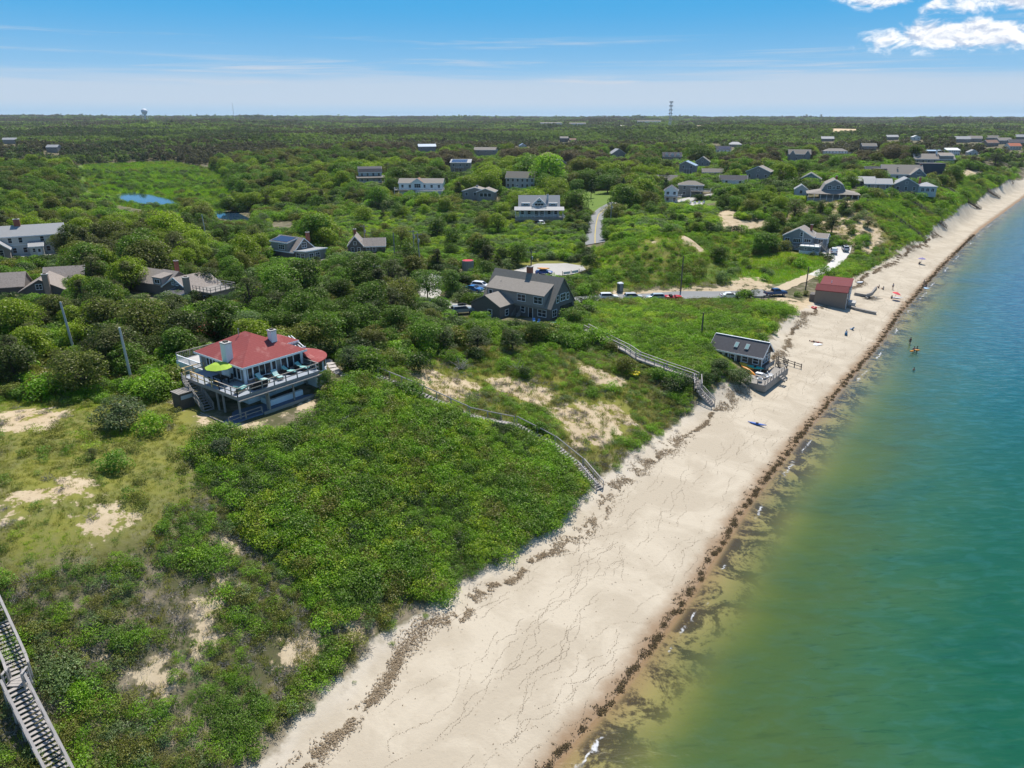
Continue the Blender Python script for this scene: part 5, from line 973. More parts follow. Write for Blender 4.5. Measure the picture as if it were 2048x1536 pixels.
# ------------------------------------------------------------------ boathouse
b_ = House('boathouse', 'grey boathouse with dull red roof standing on the sand beside the beach road', 81.6, 169.4, 2.2, -29.0, 'boathouse')
b_.wing(-7.3, 0, 0, 1.9, -1.0, 3.1, 1.05, 'shed', 'x', 'brown', 'barn', ov=.12, trim=False); b_.wing(-6.6, .2, 2.02, 9.6, -1.0, 4.2, .6, 'shed', 'x', 'weather', 'barn', ov=.14, trim=False)
b_.wins('E', .2, (4.0, 6.4, 8.4), 2.2, 1.1, 1.5, 2, 2); b_.door('E', .2, 5.2, .2, .9, 2.0); b_.win('E', 0, 1.0, 2.2, .6, 1.0); b_.slab('corner_board', .02, .08, -.05, .18, -.8, 3.0, WHITE); b_.slab('step_deck', .25, 1.9, 3.4, 6.4, -.6, .15, CONC); MB().cyl((-4.2, 3.6, 4.2), (-4.2, 3.6, 5.2), .08).build('vent_pipe', WHITE, b_.r); b_.slab('lean_to', -8.6, -7.32, 1.0, 4.0, -.3, 1.7, WALL['dark'])
# ------------------------------------------------------------------ dark grey house on the white drive
d_ = House('dark_grey_house', 'dark grey gabled house with deck and outside stairs beside the white driveway', 98.8, 229.2, 4.4, -31.0)
d_.wing(-12.0, -2.6, 3.0, 11.5, -1.0, 4.5, 2.5, 'gable', 'y', 'slate', 'taupe', ov=.25); d_.wing(-2.62, 1.2, 5.5, 11.0, -1.0, 4.0, 1.2, 'gable', 'x', 'slate', 'taupe', ov=.2); d_.slab('foundation', -12.1, -5.8, 2.9, 5.0, -1.2, 1.6, WALL['stucco'])
d_.wing(-5.6, .2, -1.8, 2.9, -1.0, 2.15, .02, 'flat', 'x', 'slate', 'white', ov=.1); d_.slab('garage_base', -5.7, .3, -1.95, -1.0, -1.0, .75, WALL['stucco']); d_.wins('S', -1.8, (-3.8, -1.4), 1.4, .7, .45, 1, 1); d_.rail([(-5.6, -1.8), (.2, -1.8), (.2, 2.8)], 2.35, .9, 1.5, WOODG, each=False)
d_.win('S', 3.0, -6.4, 5.2, .7, 1.3, 1, 2); d_.wins('S', 3.0, (-10.6,), 3.2, 1.4, 1.1, 2, 1); d_.wins('S', 3.0, (-7.6,), 3.1, 2.2, 1.2, 4, 1); d_.wins('S', 3.0, (-4.3,), 3.3, 2.0, 1.0, 3, 1); d_.slab('corner_board', -5.9, -5.75, 2.93, 2.99, 1.6, 6.2, WHITE); d_.wins('E', 1.2, (7.0, 9.0), 3.0, 1.0, 1.2, 2, 1); d_.win('S', 5.5, -.6, 3.0, 1.4, 1.2, 2, 1)
d_.chim(-4.6, 9.6, 5.2, 7.6, .7, .7); d_.steps((.4, 1.5, 2.3), (2.9, 1.5, 0), 1.2, 10, WOODG); d_.steps((-6.2, 1.2, 1.8), (-9.2, 1.2, 0), 1.1, 8, WOODG)
# ------------------------------------------------------------------ left cottages
k = House('weathered_cottage', 'weathered shingle cottage with roof deck and tall brick chimney among the trees', -66.7, 140.8, 9.6, -30.0)
k.wing(-8.6, -.2, 1.8, 9.5, -1.0, 2.5, 2.2, 'gable', 'y', 'dark', 'wood', ov=.25); k.wing(-20.5, -13.6, 3.0, 9.5, -1.0, 2.3, 2.2, 'gable', 'x', 'dark', 'wood', ov=.3, trim=False); k.wing(-13.58, -8.62, 2.6, 9.3, -1.0, 2.4, 2.4, 'gable', 'x', 'dark', 'wood', ov=.2, trim=False); k.wing(-12.6, -9.6, 2.4, 5.6, 2.4, 3.9, .5, 'shed', 'x', 'slate', 'wood', ov=.15, trim=False); k.win('S', 2.4, -11.1, 3.2, 1.6, .8, 2, 1)
k.wing(-4.2, .5, -1.4, 1.7, -1.0, 2.1, .45, 'shed', 'x', 'blue', 'dark', ov=.15); k.wins('S', -1.4, (-2.8, -1.4, 0), 1.0, 1.1, 1.4, 2, 2); k.wins('W', -4.2, (.1,), 1.0, 1.3, 1.3, 2, 1); k.win('S', 1.8, -5.6, 1.1, 1.2, 1.3, 2, 2); k.wins('S', 1.8, (-5.0, -3.7), 3.7, .7, .8, 2, 2)
k.chim(1.1, .6, -1.0, 5.6, .95, .95, BRICKP); k.chim(-13.0, 8.8, 3.2, 6.3, .7, .7); k.slab('roof_deck', .0, 5.6, 2.5, 8.8, 2.35, 2.6, WOODG); k.wing(.02, 5.4, 3.0, 8.6, -1.0, 2.3, .03, 'flat', 'x', 'grey', 'dark', ov=.05, trim=False); k.rail([(.1, 2.6), (5.5, 2.6), (5.5, 8.7), (.1, 8.7)], 2.6, .95, 1.2, WOODG, mid=True); k.win('S', 3.0, 3.4, 1.0, 1.4, 1.2, 2, 2)
w_ = House('long_white_house', 'long two-storey white house with grey roof and brick chimney behind the thicket', -133.5, 187.0, 10.0, 30.0)
w_.wing(-4.5, 14.0, 7.0, 14.5, -1.5, 5.2, 2.3, 'gable', 'x', 'cream', 'silver', ov=.3); w_.wins('S', 7.0, (1.2, 3.6, 8.6, 11.0), 4.1, .85, 1.3); w_.wins('S', 7.0, (1.8, 4.2, 9.6, 12.4), 1.4, .85, 1.3); w_.chim(3.4, 10.8, 6.5, 9.2, 1.5, 1.0); w_.wing(5.4, 8.6, 3.6, 6.95, -1.0, 2.5, .9, 'shed', 'x', 'cream', 'silver', ov=.2); w_.door('S', 3.6, 7.6, .1, .9, 2.0); w_.win('S', 3.6, 6.4, 1.6, .6, .9); w_.slab('belt_board', -4.5, 14.0, 6.93, 6.99, 2.75, 2.95, WHITE); w_.wing(-4.4, 1.0, 2.2, 6.9, -1.0, 2.6, 2.2, 'gable', 'y', 'grey', 'silver', ov=.3); w_.win('S', 2.2, -1.7, 1.5, 2.6, 1.9, 3, 3); w_.slab('terrace', 2.0, 14.0, 3.5, 6.9, -1.0, .08, CONC)
l_ = House('old_shingle_cottage', 'low weathered shingle cottage with leaning brick chimney beside the long white house', -102.8, 144.8, 9.6, 20.0)
l_.wing(.2, 8.4, .5, 9.8, -1.0, 1.5, 2.3, 'gable', 'y', 'dark', 'wood', ov=.3, trim=False); l_.wing(-7.5, .18, 4.5, 11.0, -1.0, 2.0, 2.4, 'gable', 'x', 'dark', 'wood', ov=.25, trim=False); l_.wing(3.0, 10.6, 9.82, 14.5, -1.0, 2.4, 1.9, 'gable', 'x', 'dark', 'wood', ov=.25); l_.win('S', .5, 4.0, 2.4, 1.1, 1.0, 2, 2); l_.wins('S', .5, (1.6, 2.8), .3, 1.0, 1.0); l_.win('S', 9.82, 9.4, 1.4, 1.8, 1.2, 3, 1); l_.chim(5.6, .1, -1.0, 5.0, 1.1, .9, BRICKP); l_.chim(-6.0, 10.0, 3.0, 5.8, 1.1, .8, BRICKP)
q_ = House('dormered_cottage', 'dark shingle cottage with white trim, wide dormers and a solar roof', -58.1, 189.1, 9.8, -35.0)
q_.wing(-9.8, 0, 0, 7.4, -1.0, 2.0, 3.2, 'gable', 'x', 'dark', 'wood', ov=.25); q_.wing(-9.0, -2.2, -.1, 3.6, 1.6, 4.2, .9, 'shed', 'x', 'grey', 'dark', ov=.25); q_.solar(-8.8, -2.4, .1, 3.2, 4.45, 5.22); q_.win('S', -.1, -4.6, 3.0, 2.4, 1.2, 3, 2); q_.win('E', 0, 3.7, 3.4, 1.4, 1.3, 2, 2); q_.wing(.02, 4.6, .4, 7.2, -1.0, 2.2, .3, 'shed', 'y', 'grey', 'silver', ov=.3); q_.wins('S', .4, (1.4, 3.2), 1.2, 1.3, 1.3, 2, 2); q_.wins('E', 4.6, (2.0, 4.2), 1.2, 1.3, 1.3, 2, 2); q_.chim(-1.0, 6.0, 4.0, 6.4, .8, .8); q_.slab('deck', 4.7, 7.5, .5, 6.0, -.6, .0, WOODG); q_.wing(-12.2, -9.9, 2.0, 6.0, -1.0, 1.8, .4, 'shed', 'x', 'grey', 'silver', ov=.2)
GP = ground(728, 506); v_ = House('mossy_roof_cottage', 'small old cottage with mossy wood shingle roof beside the utility poles', GP[0], GP[1], GP[2], 8.0)
v_.wing(-4.5, -.2, 0, 8.5, -1.0, 2.2, 2.6, 'gable', 'y', 'dark', 'wood', ov=.2); v_.wing(-.18, 6.2, 1.0, 6.0, -1.0, 1.8, 1.9, 'gable', 'x', 'dark', 'wood', ov=.25); v_.chim(-2.6, 5.2, 3.6, 6.2, .8, .8); v_.win('S', 0, -2.4, 2.9, .8, .8); v_.wins('S', 0, (-3.2, -1.4), 1.0, .8, 1.1); v_.wins('S', 1.0, (1.2, 3.0), .9, .9, 1.0)
# ------------------------------------------------------------------ inland and bluff-top houses: foot pixel, width, depth, turn, eaves, rise, roof ...
def plain(px, py, W_, D_, ang, ev, rise, roof, axis, wall, rf, label, name='house', nw=3, rows=1, chim=None, base=1.5, zo=0.0, trim=True, extra=None, cat='house', group=None):
    g0 = ground(px, py); hh = House(name, label, g0[0], g0[1], g0[2] + zo, ang, cat, group)
    hh.wing(-W_ / 2, W_ / 2, 0, D_, -base - zo, ev, rise, roof, axis, wall, rf, trim=trim)
    st = ev / rows
    for r_ in range(rows):
        for i in range(nw): hh.win('S', 0, -W_ / 2 + W_ * (i + .5) / nw, st * r_ + st * .56, min(1.1, W_ / nw * .5), min(1.35, st * .5), 1, 2)
    side = 'W' if px > 1024 else 'E'; pl = -W_ / 2 if px > 1024 else W_ / 2
    for i in range(2): hh.win(side, pl, D_ * (i + .5) / 2, ev * .56, 1.0, min(1.2, ev * .45), 1, 2)
    if axis == 'y' and roof != 'flat' and rise > 1.8: hh.win('S', 0, 0, ev + rise * .3, .9, min(1.0, rise * .35), 2, 2)
    if chim: hh.chim(chim[0], chim[1], ev, ev + rise + chim[2], .8, .8, BRICK)
    if extra: extra(hh)
    return hh
def ex_porch(W_, dep, ev, mat=WHITE, roof='grey'):
    def f(hh):
        hh.slab('porch', -W_ / 2, W_ / 2, -dep, -.02, -1.2, .02, WOODG); hh.rail([(-W_ / 2 + .1, -.1), (-W_ / 2 + .1, -dep + .1), (W_ / 2 - .1, -dep + .1), (W_ / 2 - .1, -.1)], .02, .95, 1.5, mat, balus=True, mid=False, each=False)
        hh.posts([(-W_ / 2 + .15 + (W_ - .3) * i / 5, -dep + .15) for i in range(6)], 0.02, ev, mat); hh.wing(-W_ / 2 - .2, W_ / 2 + .2, -dep - .3, -.06, ev, ev + .05, .9, 'shed', 'x', mat, roof, ov=.15, trim=False)
    return f
def ex_deck(x0, x1, dep, z, mat=WHITE, solar=None, low='grey'):
    def f(hh):
        hh.slab('deck', x0, x1, -dep, -.02, z - .2, z, WOODG); hh.rail([(x0 + .1, -.1), (x0 + .1, -dep + .1), (x1 - .1, -dep + .1), (x1 - .1, -.1)], z, .95, 1.6, mat, mid=True, each=False); hh.posts([(x0 + .2, -dep + .2), (x1 - .2, -dep + .2), ((x0 + x1) / 2, -dep + .2)], -2.2, z - .2, mat)
        if solar: hh.solar(*solar)
    return f
def ex_g2(hh):
    ex_deck(-13, 12, 3.0, .3)(hh); hh.wing(-4.5, 1.5, -.6, 6.0, -1.5, 3.6, 2.0, 'gable', 'y', 'white', 'brown', ov=.3); hh.win('S', -.6, -1.5, 2.2, 3.0, 1.8, 3, 2); hh.solar(2.2, 6.2, .1, 3.2, 3.4, 4.6); hh.solar(7.0, 10.6, .1, 3.2, 3.4, 4.6); hh.slab('sea_wall', -2, 12.5, -4.2, -3.2, -3.0, .1, WALL['blue'])
def ex_g4(hh): hh.wing(1.5, 9.5, -2.5, 6.0, -4.0, 3.0, 1.4, 'gable', 'y', 'grey', 'taupe', ov=.5); hh.wins('S', -2.5, (3.6, 5.5, 7.4), 1.6, 1.5, 1.6, 1, 1); hh.chim(0.5, 3.0, 3.0, 5.4, .8, .8, CONC); hh.wins('S', -2.5, (4.0, 7.4), -1.6, 1.2, .5, 1, 1)
plain(742, 366, 12.5, 8.5, 14, 6.0, 2.6, 'gambrel', 'x', 'blue', 'dark', 'pale blue gambrel house with white porch on the wooded rise', rows=2, nw=4, extra=ex_porch(15, 2.5, 2.9))
plain(842, 387, 22, 8, -3, 3.4, 1.9, 'gable', 'x', 'white', 'taupe', 'sprawling low house with solar panels and a white railed deck on the wooded rise', nw=6, zo=1.6, extra=ex_g2)
plain(921, 347, 13, 9, -2, 6.6, 1.6, 'shed', 'x', 'grey', 'silver', 'tall boxy shingled house with a full solar roof', rows=2, nw=3, extra=ex_deck(-4, 2, 1.8, 3.3, WHITE, (-5.8, 4.2, .3, 8.0, 6.9, 8.3)))
plain(950, 400, 12, 8, -8, 3.0, 1.6, 'gable', 'y', 'grey', 'taupe', 'low twin-gabled grey house perched above the green thicket', nw=3, extra=ex_g4, zo=1.0)
plain(1040, 377, 15.5, 9, -14, 5.4, 2.9, 'saltbox', 'x', 'blue', 'grey', 'blue colonial house with two rows of windows below the huge bright tree', rows=2, nw=6, extra=lambda hh: hh.door('S', 0, -1.5, .1, 1.0, 2.1))
def ex_g6(hh):
    for x in (-5.2, 5.4): hh.wing(x - 1.4, x + 1.4, 1.2, 5.0, 2.8, 4.9, .5, 'shed', 'x', 'blue', 'silver', ov=.2); hh.win('S', 1.2, x, 4.0, 1.7, 1.2, 2, 2)
    hh.wing(-2.6, 2.6, .3, 5.0, 2.5, 4.6, 2.3, 'gable', 'y', 'blue', 'silver', ov=.2); hh.win('S', .3, 0, 4.2, 3.4, 1.5, 3, 1); hh.win('S', .3, 0, 5.6, 1.6, .6, 2, 1); hh.slab('balcony', -2.8, 2.8, -1.6, .2, 3.2, 3.35, WHITE); hh.rail([(-2.7, .1), (-2.7, -1.5), (2.7, -1.5), (2.7, .1)], 3.35, .9, 1.4, WHITE, balus=True, mid=False, each=False); hh.chim(3.3, 3.2, 4.0, 8.0, .7, .7, WALL['blue'])
    ex_porch(18.5, 3.0, 2.6, roof='silver')(hh); hh.wins('S', 0, (-1.2, 1.2), 1.3, 1.6, 2.0, 2, 1); hh.steps((9.4, -1.5, 0), (12.0, -1.5, -1.8), 1.2, 8, WHITE)
plain(1078, 441, 15.5, 9, -1, 2.9, 4.6, 'gable', 'x', 'blue', 'silver', 'pale silver-roofed house with wraparound white porch, dormers and central glazed gable', nw=6, zo=1.5, extra=ex_g6)
plain(1334, 378, 13, 8, -12, 3.6, 2.8, 'gable', 'x', 'grey', 'grey', 'plain grey gabled house behind the white balcony cottage')
plain(1341, 405, 5.6, 7, -12, 5.0, 1.8, 'gable', 'y', 'white', 'dark', 'narrow white two-storey cottage with roof balcony beside the round terrace', rows=2, nw=2, extra=ex_deck(-2.8, 4.6, 2.6, 2.6), zo=0)
plain(1380, 393, 11, 8, -14, 5.0, 1.7, 'hip', 'x', 'grey', 'grey', 'grey hip-roofed house with raised white deck and stairs', rows=2, nw=2, extra=ex_deck(0, 9.0, 3.0, 2.7))
plain(1373, 351, 9.5, 8, -24, 6.4, 1.8, 'saltbox', 'y', 'slate', 'blue', 'tall slate-blue house with slanted roof and small balcony', rows=2, nw=2, extra=ex_deck(-1.8, 1.8, 1.2, 3.4))
plain(1404, 334, 10, 8.5, -18, 3.4, 3.4, 'gable', 'y', 'slate', 'grey', 'slate-blue gabled cottage with white rake boards behind the tall slanted house')
plain(1344, 322, 15, 8, -8, 3.6, 3.0, 'gable', 'x', 'grey', 'dark', 'long dark-roofed cape with white dormers among the trees', nw=5, extra=lambda hh: [hh.wing(x - 1.2, x + 1.2, .6, 4.0, 3.4, 5.2, 1.2, 'gable', 'y', 'white', 'dark', ov=.15) for x in (-4.5, 0, 4.5)])
plain(1514, 362, 12, 9.5, -30, 4.6, 2.6, 'gable', 'y', 'slate', 'taupe', 'slate-blue gabled house with taupe roof and garage beside the sandy lane', nw=3)
plain(1425, 352, 12, 6, -10, 2.2, 1.8, 'gable', 'x', 'grey', 'grey', 'low grey-roofed shed behind the round green tree', nw=2); plain(1466, 369, 13, 6, -14, 2.2, 1.9, 'gable', 'x', 'white', 'dark', 'low charcoal-roofed garage with white gable end beside the sandy lane', nw=2)
plain(1447, 306, 15, 8, -8, 3.4, 3.2, 'gable', 'x', 'white', 'dark', 'white house with row of dark solar panels behind the pines', nw=4, extra=lambda hh: hh.solar(-5, 6, .3, 3.4, 3.95, 6.3))
plain(1405, 290, 14, 8, 4, 3.0, 2.4, 'gable', 'x', 'grey', 'blue', 'house with pale blue metal roof in the woods', nw=3); plain(1470, 294, 16, 9, -12, 3.0, 3.0, 'hip', 'x', 'grey', 'silver', 'house with double grey hipped roof in the woods', nw=3)
plain(1237, 316, 13, 9, 12, 3.6, 4.0, 'gable', 'y', 'slate', 'silver', 'steep grey-gabled house deep among the trees beyond the lawn'); plain(1122, 335, 8, 7, 18, 3.0, 2.6, 'gable', 'y', 'grey', 'silver', 'small house with pale grey roof behind the huge bright tree'); plain(1096, 320, 13, 11, 0, 3.4, 3.0, 'hip', 'x', 'brown', 'brown', 'brown hip-roofed house with chimney above the huge bright tree', chim=(0, 5, .8)); plain(1046, 295, 9, 7, 10, 2.6, 2.6, 'gable', 'y', 'blue', 'blue', 'small house with blue roof in the brown woods'); plain(1178, 320, 10, 8, 4, 2.8, 1.6, 'hip', 'x', 'grey', 'blue', 'low house with blue roof peeping over the trees beyond the lawn', nw=2)
def ex_g17(hh):
    W2 = 10.0; v = [(-W2, -3.2, 2.55), (W2, -3.2, 2.55), (W2, 9.5, 2.55), (-W2, 9.5, 2.55), (-4.6, -.06, 3.7), (4.6, -.06, 3.7), (4.6, 8, 3.7), (-4.6, 8, 3.7)]
    b = MB().rings([[(x, y, z - .12) for x, y, z in v[:4]], v[:4], v[4:]]); b.build('porch_roof', ROOF['taupe'], hh.r); hh.slab('porch', -W2 + .4, W2 - .4, -2.9, -.05, -1.4, .05, WOODG); hh.posts([(-9.3 + 2.33 * i, -2.8) for i in range(9)] + [(9.4, .2 + 2.4 * i) for i in range(4)], .05, 2.5, WHITE)
    hh.slab('porch_wall', -9.4, 9.4, -2.72, -2.64, -.6, .85, WALL['grey']); hh.wing(4.62, 9.0, .5, 9, -1.4, 2.4, .3, 'flat', 'x', 'dark', 'taupe', trim=False); hh.wins('E', 9.0, (1.5, 3.5, 5.5, 7.5), 1.5, 1.2, 1.3, 2, 2); hh.steps((0, -2.9, 0), (0, -4.6, -1.2), 1.6, 5, WHITE, rail=False); hh.wins('S', 0, (-1.6, 1.6), 4.9, 1.2, 1.5, 2, 2)
plain(1664, 400, 9.2, 12, -20, 3.4, 4.4, 'gambrel', 'y', 'slate', 'taupe', 'gambrel-roofed house with deep wraparound porch on top of the sandy bank', nw=0, chim=(1.0, 9, .9), extra=ex_g17)
plain(1601, 391, 5, 5, -18, 2.6, 1.7, 'gable', 'y', 'blue', 'silver', 'small blue garden cottage beside the wraparound porch house', nw=1, name='cottage'); plain(1619, 372, 9, 8, -22, 3.0, 2.6, 'gable', 'y', 'slate', 'grey', 'grey-roofed cottage among shrubs behind the wraparound porch house', nw=2)
plain(1722, 374, 11, 6, -12, 2.6, 1.6, 'gable', 'x', 'grey', 'silver', 'low pale-roofed bungalow behind the white flagpole', nw=3); plain(1755, 380, 11, 6.5, -14, 2.6, 1.9, 'gable', 'x', 'grey', 'silver', 'low pale-roofed bungalow on the bluff edge with round skylight', nw=3)
plain(1757, 358, 13, 8, -16, 3.0, 2.9, 'gable', 'x', 'dark', 'dark', 'dark-roofed house with wide shed dormer behind the pale bungalows', nw=3, extra=lambda hh: hh.wing(-3.4, 3.4, .4, 4, 3.2, 4.9, .4, 'shed', 'x', 'dark', 'dark', ov=.1, trim=False))
def ex_g22(hh): hh.wing(5.02, 12.5, 1.0, 8.5, -1.5, 3.0, 1.6, 'hip', 'x', 'blue', 'silver', ov=.3); hh.wins('S', 1.0, (7, 9, 11), 1.5, 1.2, 1.4, 2, 2); hh.chim(6.4, 7.0, 3.5, 6.4, .8, .8)
plain(1810, 386, 10, 9, -18, 3.6, 2.8, 'gable', 'y', 'slate', 'silver', 'slate-blue gabled house with white corner boards on the edge of the grassy bluff', nw=3, extra=ex_g22)
def ex_g23(hh): hh.wing(3, 10, -3.0, 5, -1.5, 3.4, 3.0, 'gable', 'y', 'slate', 'taupe', ov=.3); hh.win('S', -3.0, 6.5, 4.2, 1.8, 1.2, 3, 2); hh.chim(9.2, 6.0, 5.0, 8.4, .9, .9); hh.slab('skylight', -2.6, -1.9, 2.2, 3.2, 6.25, 6.5, GLASS)
plain(1803, 362, 19, 11, -14, 3.4, 4.2, 'gable', 'x', 'blue', 'taupe', 'large house with broad taupe roof, skylights and brick chimneys behind the slate gable', nw=4, extra=ex_g23)
plain(1862, 350, 13.5, 9, -10, 6.2, .05, 'flat', 'x', 'navy', 'dark', 'windowless dark blue box house with stacked balconies on the bluff', nw=0, trim=False, extra=lambda hh: [hh.slab('balcony', 6.8, 9.0, 0, 5, zz, zz + .2, WOODG) for zz in (.2, 2.6)] + [hh.wins('E', 6.75, (2, 5, 7), 1.6, 1.2, 1.6, 1, 1), hh.wins('E', 6.75, (2, 5, 7), 4.4, 1.2, 1.6, 1, 1)])
plain(1868, 328, 24, 10, -10, 3.0, 3.0, 'gable', 'x', 'grey', 'taupe', 'long brown-roofed house with curved entrance and white chimney behind the dark box house', nw=7, extra=lambda hh: [hh.chim(2, 5, 3, 8.4, .8, .8, WALL['stucco']), hh.wing(3, 11, .3, 6, 2.8, 5.0, 1.6, 'shed', 'x', 'grey', 'taupe', ov=.2)])
plain(1862, 314, 20, 9, -6, 4.6, .6, 'shed', 'x', 'navy', 'blue', 'low modern house with blue metal roofs on the far bluff', nw=4, trim=False); plain(1905, 312, 13, 8, -6, 5.6, 1.8, 'shed', 'x', 'white', 'white', 'white-roofed modern house with strip of windows on the far bluff', rows=2, nw=6); plain(1945, 312, 9, 8, -14, 3.6, 2.4, 'gable', 'y', 'blue', 'silver', 'small blue-grey gabled house beside the dark pines on the far bluff', nw=2)
plain(1598, 322, 15, 9, -14, 4.8, 3.0, 'gable', 'x', 'slate', 'grey', 'house with three pointed gables and terracotta-toned porch amid the shrubs', nw=4, rows=2, extra=lambda hh: [hh.wing(x - 1.8, x + 1.8, -.6, 5, -1, 4.8, 2.6, 'gable', 'y', 'slate', 'grey', ov=.2) for x in (-5.2, 5.2)])
plain(1671, 312, 20, 8, -8, 4.4, 2.2, 'hip', 'x', 'white', 'taupe', 'long two-storey house with white balconies and taupe hipped roof', rows=2, nw=7, extra=ex_deck(-9, 13, 2.5, 2.4)); plain(1738, 302, 15, 10, -8, 5.0, 2.8, 'gable', 'x', 'brown', 'grey', 'three-storey brown house with stacked decks among dark pines', rows=2, nw=4, extra=ex_deck(-6, 6, 2.5, 2.6, WOODG)); plain(1785, 280, 15, 9, -6, 4.0, 2.4, 'gable', 'x', 'grey', 'silver', 'pale grey house on the skyline side of the dark pines', nw=4); plain(1655, 283, 16, 9, -10, 3.6, 2.6, 'gable', 'x', 'grey', 'silver', 'grey house with white gable deep in the woods', nw=4); plain(1832, 281, 10, 8, -10, 4.4, 1.8, 'gable', 'y', 'white', 'white', 'little white house standing clear of the woods', nw=2)
FARROWS = [(1925, 285, 16, 'grey', 'silver'), (1950, 284, 14, 'grey', 'taupe'), (1985, 282, 18, 'slate', 'grey'), (2010, 288, 16, 'grey', 'taupe'), (1985, 293, 14, 'brown', 'brown'), (2032, 292, 15, 'slate', 'dark'), (2030, 300, 13, 'cream', 'orange'), (2042, 280, 15, 'grey', 'silver')]
FL = ['pale silver roof', 'taupe roof beside the silver one', 'grey roof behind the taupe roofs', 'wide taupe roof', 'brown roof', 'dark roof', 'bright terracotta roof', 'pale silver roof at the village back']
for (a, b, w2, wl_, rf), lb in zip(FARROWS, FL): plain(a, b, w2, 9, random.uniform(-20, 10), 4.0, 2.8, 'gable', 'x', wl_, rf, 'far village house with %s past the bluff pines' % lb, nw=4, group='houses of the far village')
SPECKS = [(650, 248, 18, 'dark', 'dark', 'dark low house on the far ridge'), (703, 246, 12, 'white', 'silver', 'small white house on the far ridge beside the dark one'), (793, 250, 16, 'grey', 'silver', 'pale clustered house at the middle of the far ridge'), (765, 245, 8, 'white', 'white', 'tiny white house alone on the far ridge'), (855, 304, 18, 'slate', 'blue', 'slate blue roof showing over the brown woods'), (972, 312, 22, 'grey', 'taupe', 'long tan roof showing over the brown woods'), (105, 305, 12, 'grey', 'silver', 'pale roof beside the narrow lane in the left woods'), (20, 288, 16, 'grey', 'silver', 'silver roof at the head of the narrow lane in the left woods'), (1035, 250, 9, 'grey', 'silver', 'small grey roof beside the long low sheds'), (1028, 265, 12, 'cream', 'taupe', 'tan roof in a green gap of the far woods'), (1128, 284, 12, 'brown', 'taupe', 'tan brown roof above the hip-roofed house'), (1585, 252, 14, 'white', 'white', 'pale flat roof in the right far woods'), (1245, 256, 14, 'white', 'cream', 'cream block beside the sand pits'), (1145, 288, 9, 'brown', 'brown', 'reddish roof beside the tan brown roof')]
ROOF['cream'] = M('cream_roof', (.60, .52, .40), .8, .1)
for a, b, w2, wl_, rf, lb in SPECKS: plain(a, b, w2, 8, random.uniform(-15, 15), 3.4, 2.2, 'gable', 'x', wl_, rf, lb, nw=3, zo=2.0, base=3)
for a, b, w2, lb in ((1102, 254, 62, 'long white-fronted low block in the far woods, left of the two'), (1155, 255, 46, 'long white-fronted low block in the far woods, right of the two'), (1298, 250, 70, 'long pale low building behind the sand pits')): plain(a, b, w2, 12, random.uniform(-3, 3), 4.5, 2.0, 'gable', 'x', 'white', 'taupe', lb, nw=14, zo=6.0, base=7)
# ------------------------------------------------------------------ roads, drives, lots
ASPH = M('faded_asphalt', (.26, .26, .255), .9, .14, .6); GRAV = M('white_gravel', (.62, .59, .54), .95, .12, 1.2); LOTM = M('pale_gravel', (.47, .445, .40), .95, .14, .5); SANDR = M('sandy_track', (.52, .42, .28), .95, .15, .6); YEL = M('yellow_road_paint', (.55, .42, .10), .8, .2, 2.0); SLATE = M('pale_paving_stone', (.50, .46, .42), .9, .25, 1.5); BRICKPATH = M('brick_paving', (.36, .20, .14), .9, .3, 3.0)
def resample(ln, step):
    seg = np.hypot(*np.diff(ln, axis=0).T); cum = np.concatenate([[0], np.cumsum(seg)]); n = max(2, int(cum[-1] / step)); t_ = np.linspace(0, cum[-1], n); p = np.stack([np.interp(t_, cum, ln[:, 0]), np.interp(t_, cum, ln[:, 1])], 1)
    for _ in range(int(4 / step) + 1): p[1:-1] = (p[:-2] + 2 * p[1:-1] + p[2:]) / 4
    return p
def ribbon(name, ln, half, mat, off=.10, step=1.0, kind='structure', parent=None, ragged=0.0, shift=0.0):
    p = resample(np.asarray(ln, float), step); d = np.gradient(p, axis=0); d /= np.hypot(d[:, 0], d[:, 1])[:, None] + 1e-9; nrm = np.stack([-d[:, 1], d[:, 0]], 1); cols = []
    ws = np.array([-1, -.5, 0, .5, 1]); v = []
    for i in range(len(p)):
        for w_ in ws:
            hw = half * (1 + ragged * (vnoise(np.array([i * .7]), np.array([w_ * 9.0]))[0] - .5)); c = p[i] + nrm[i] * (w_ * hw + shift); v.append((c[0], c[1], 0))
    v = np.array(v); v[:, 2] = height(v[:, 0], v[:, 1]) + off; n = len(p); k = 5
    f = [(i * k + j, i * k + j + 1, (i + 1) * k + j + 1, (i + 1) * k + j) for i in range(n - 1) for j in range(k - 1)]
    me = mesh_np(name, v, f, mat, True)
    bm = bmesh.new(); bm.from_mesh(me); bmesh.ops.recalc_face_normals(bm, faces=bm.faces); bm.to_mesh(me); bm.free()
    if me.polygons[0].normal.z < 0: me.flip_normals()
    o = link(bpy.data.objects.new(name, me), parent)
    if kind: tag(o, kind=kind)
    return o
def fill(name, poly, mat, off=.10, cuts=9, kind='structure'):
    bm = bmesh.new(); vs = [bm.verts.new((x, y, 0)) for x, y in poly]; f = bm.faces.new(vs); bmesh.ops.triangulate(bm, faces=[f])
    for _ in range(4): bmesh.ops.subdivide_edges(bm, edges=[e for e in bm.edges if e.calc_length() > 2.0], cuts=1, use_grid_fill=True); bmesh.ops.triangulate(bm, faces=bm.faces[:])
    co = np.array([v.co[:] for v in bm.verts]); hh = height(co[:, 0], co[:, 1]) + off
    for v, q in zip(bm.verts, hh): v.co.z = q
    bmesh.ops.recalc_face_normals(bm, faces=bm.faces); me = bpy.data.meshes.new(name); bm.to_mesh(me); bm.free()
    if me.polygons[0].normal.z < 0: me.flip_normals()
    me.materials.append(mat); return tag(link(bpy.data.objects.new(name, me)), kind=kind)
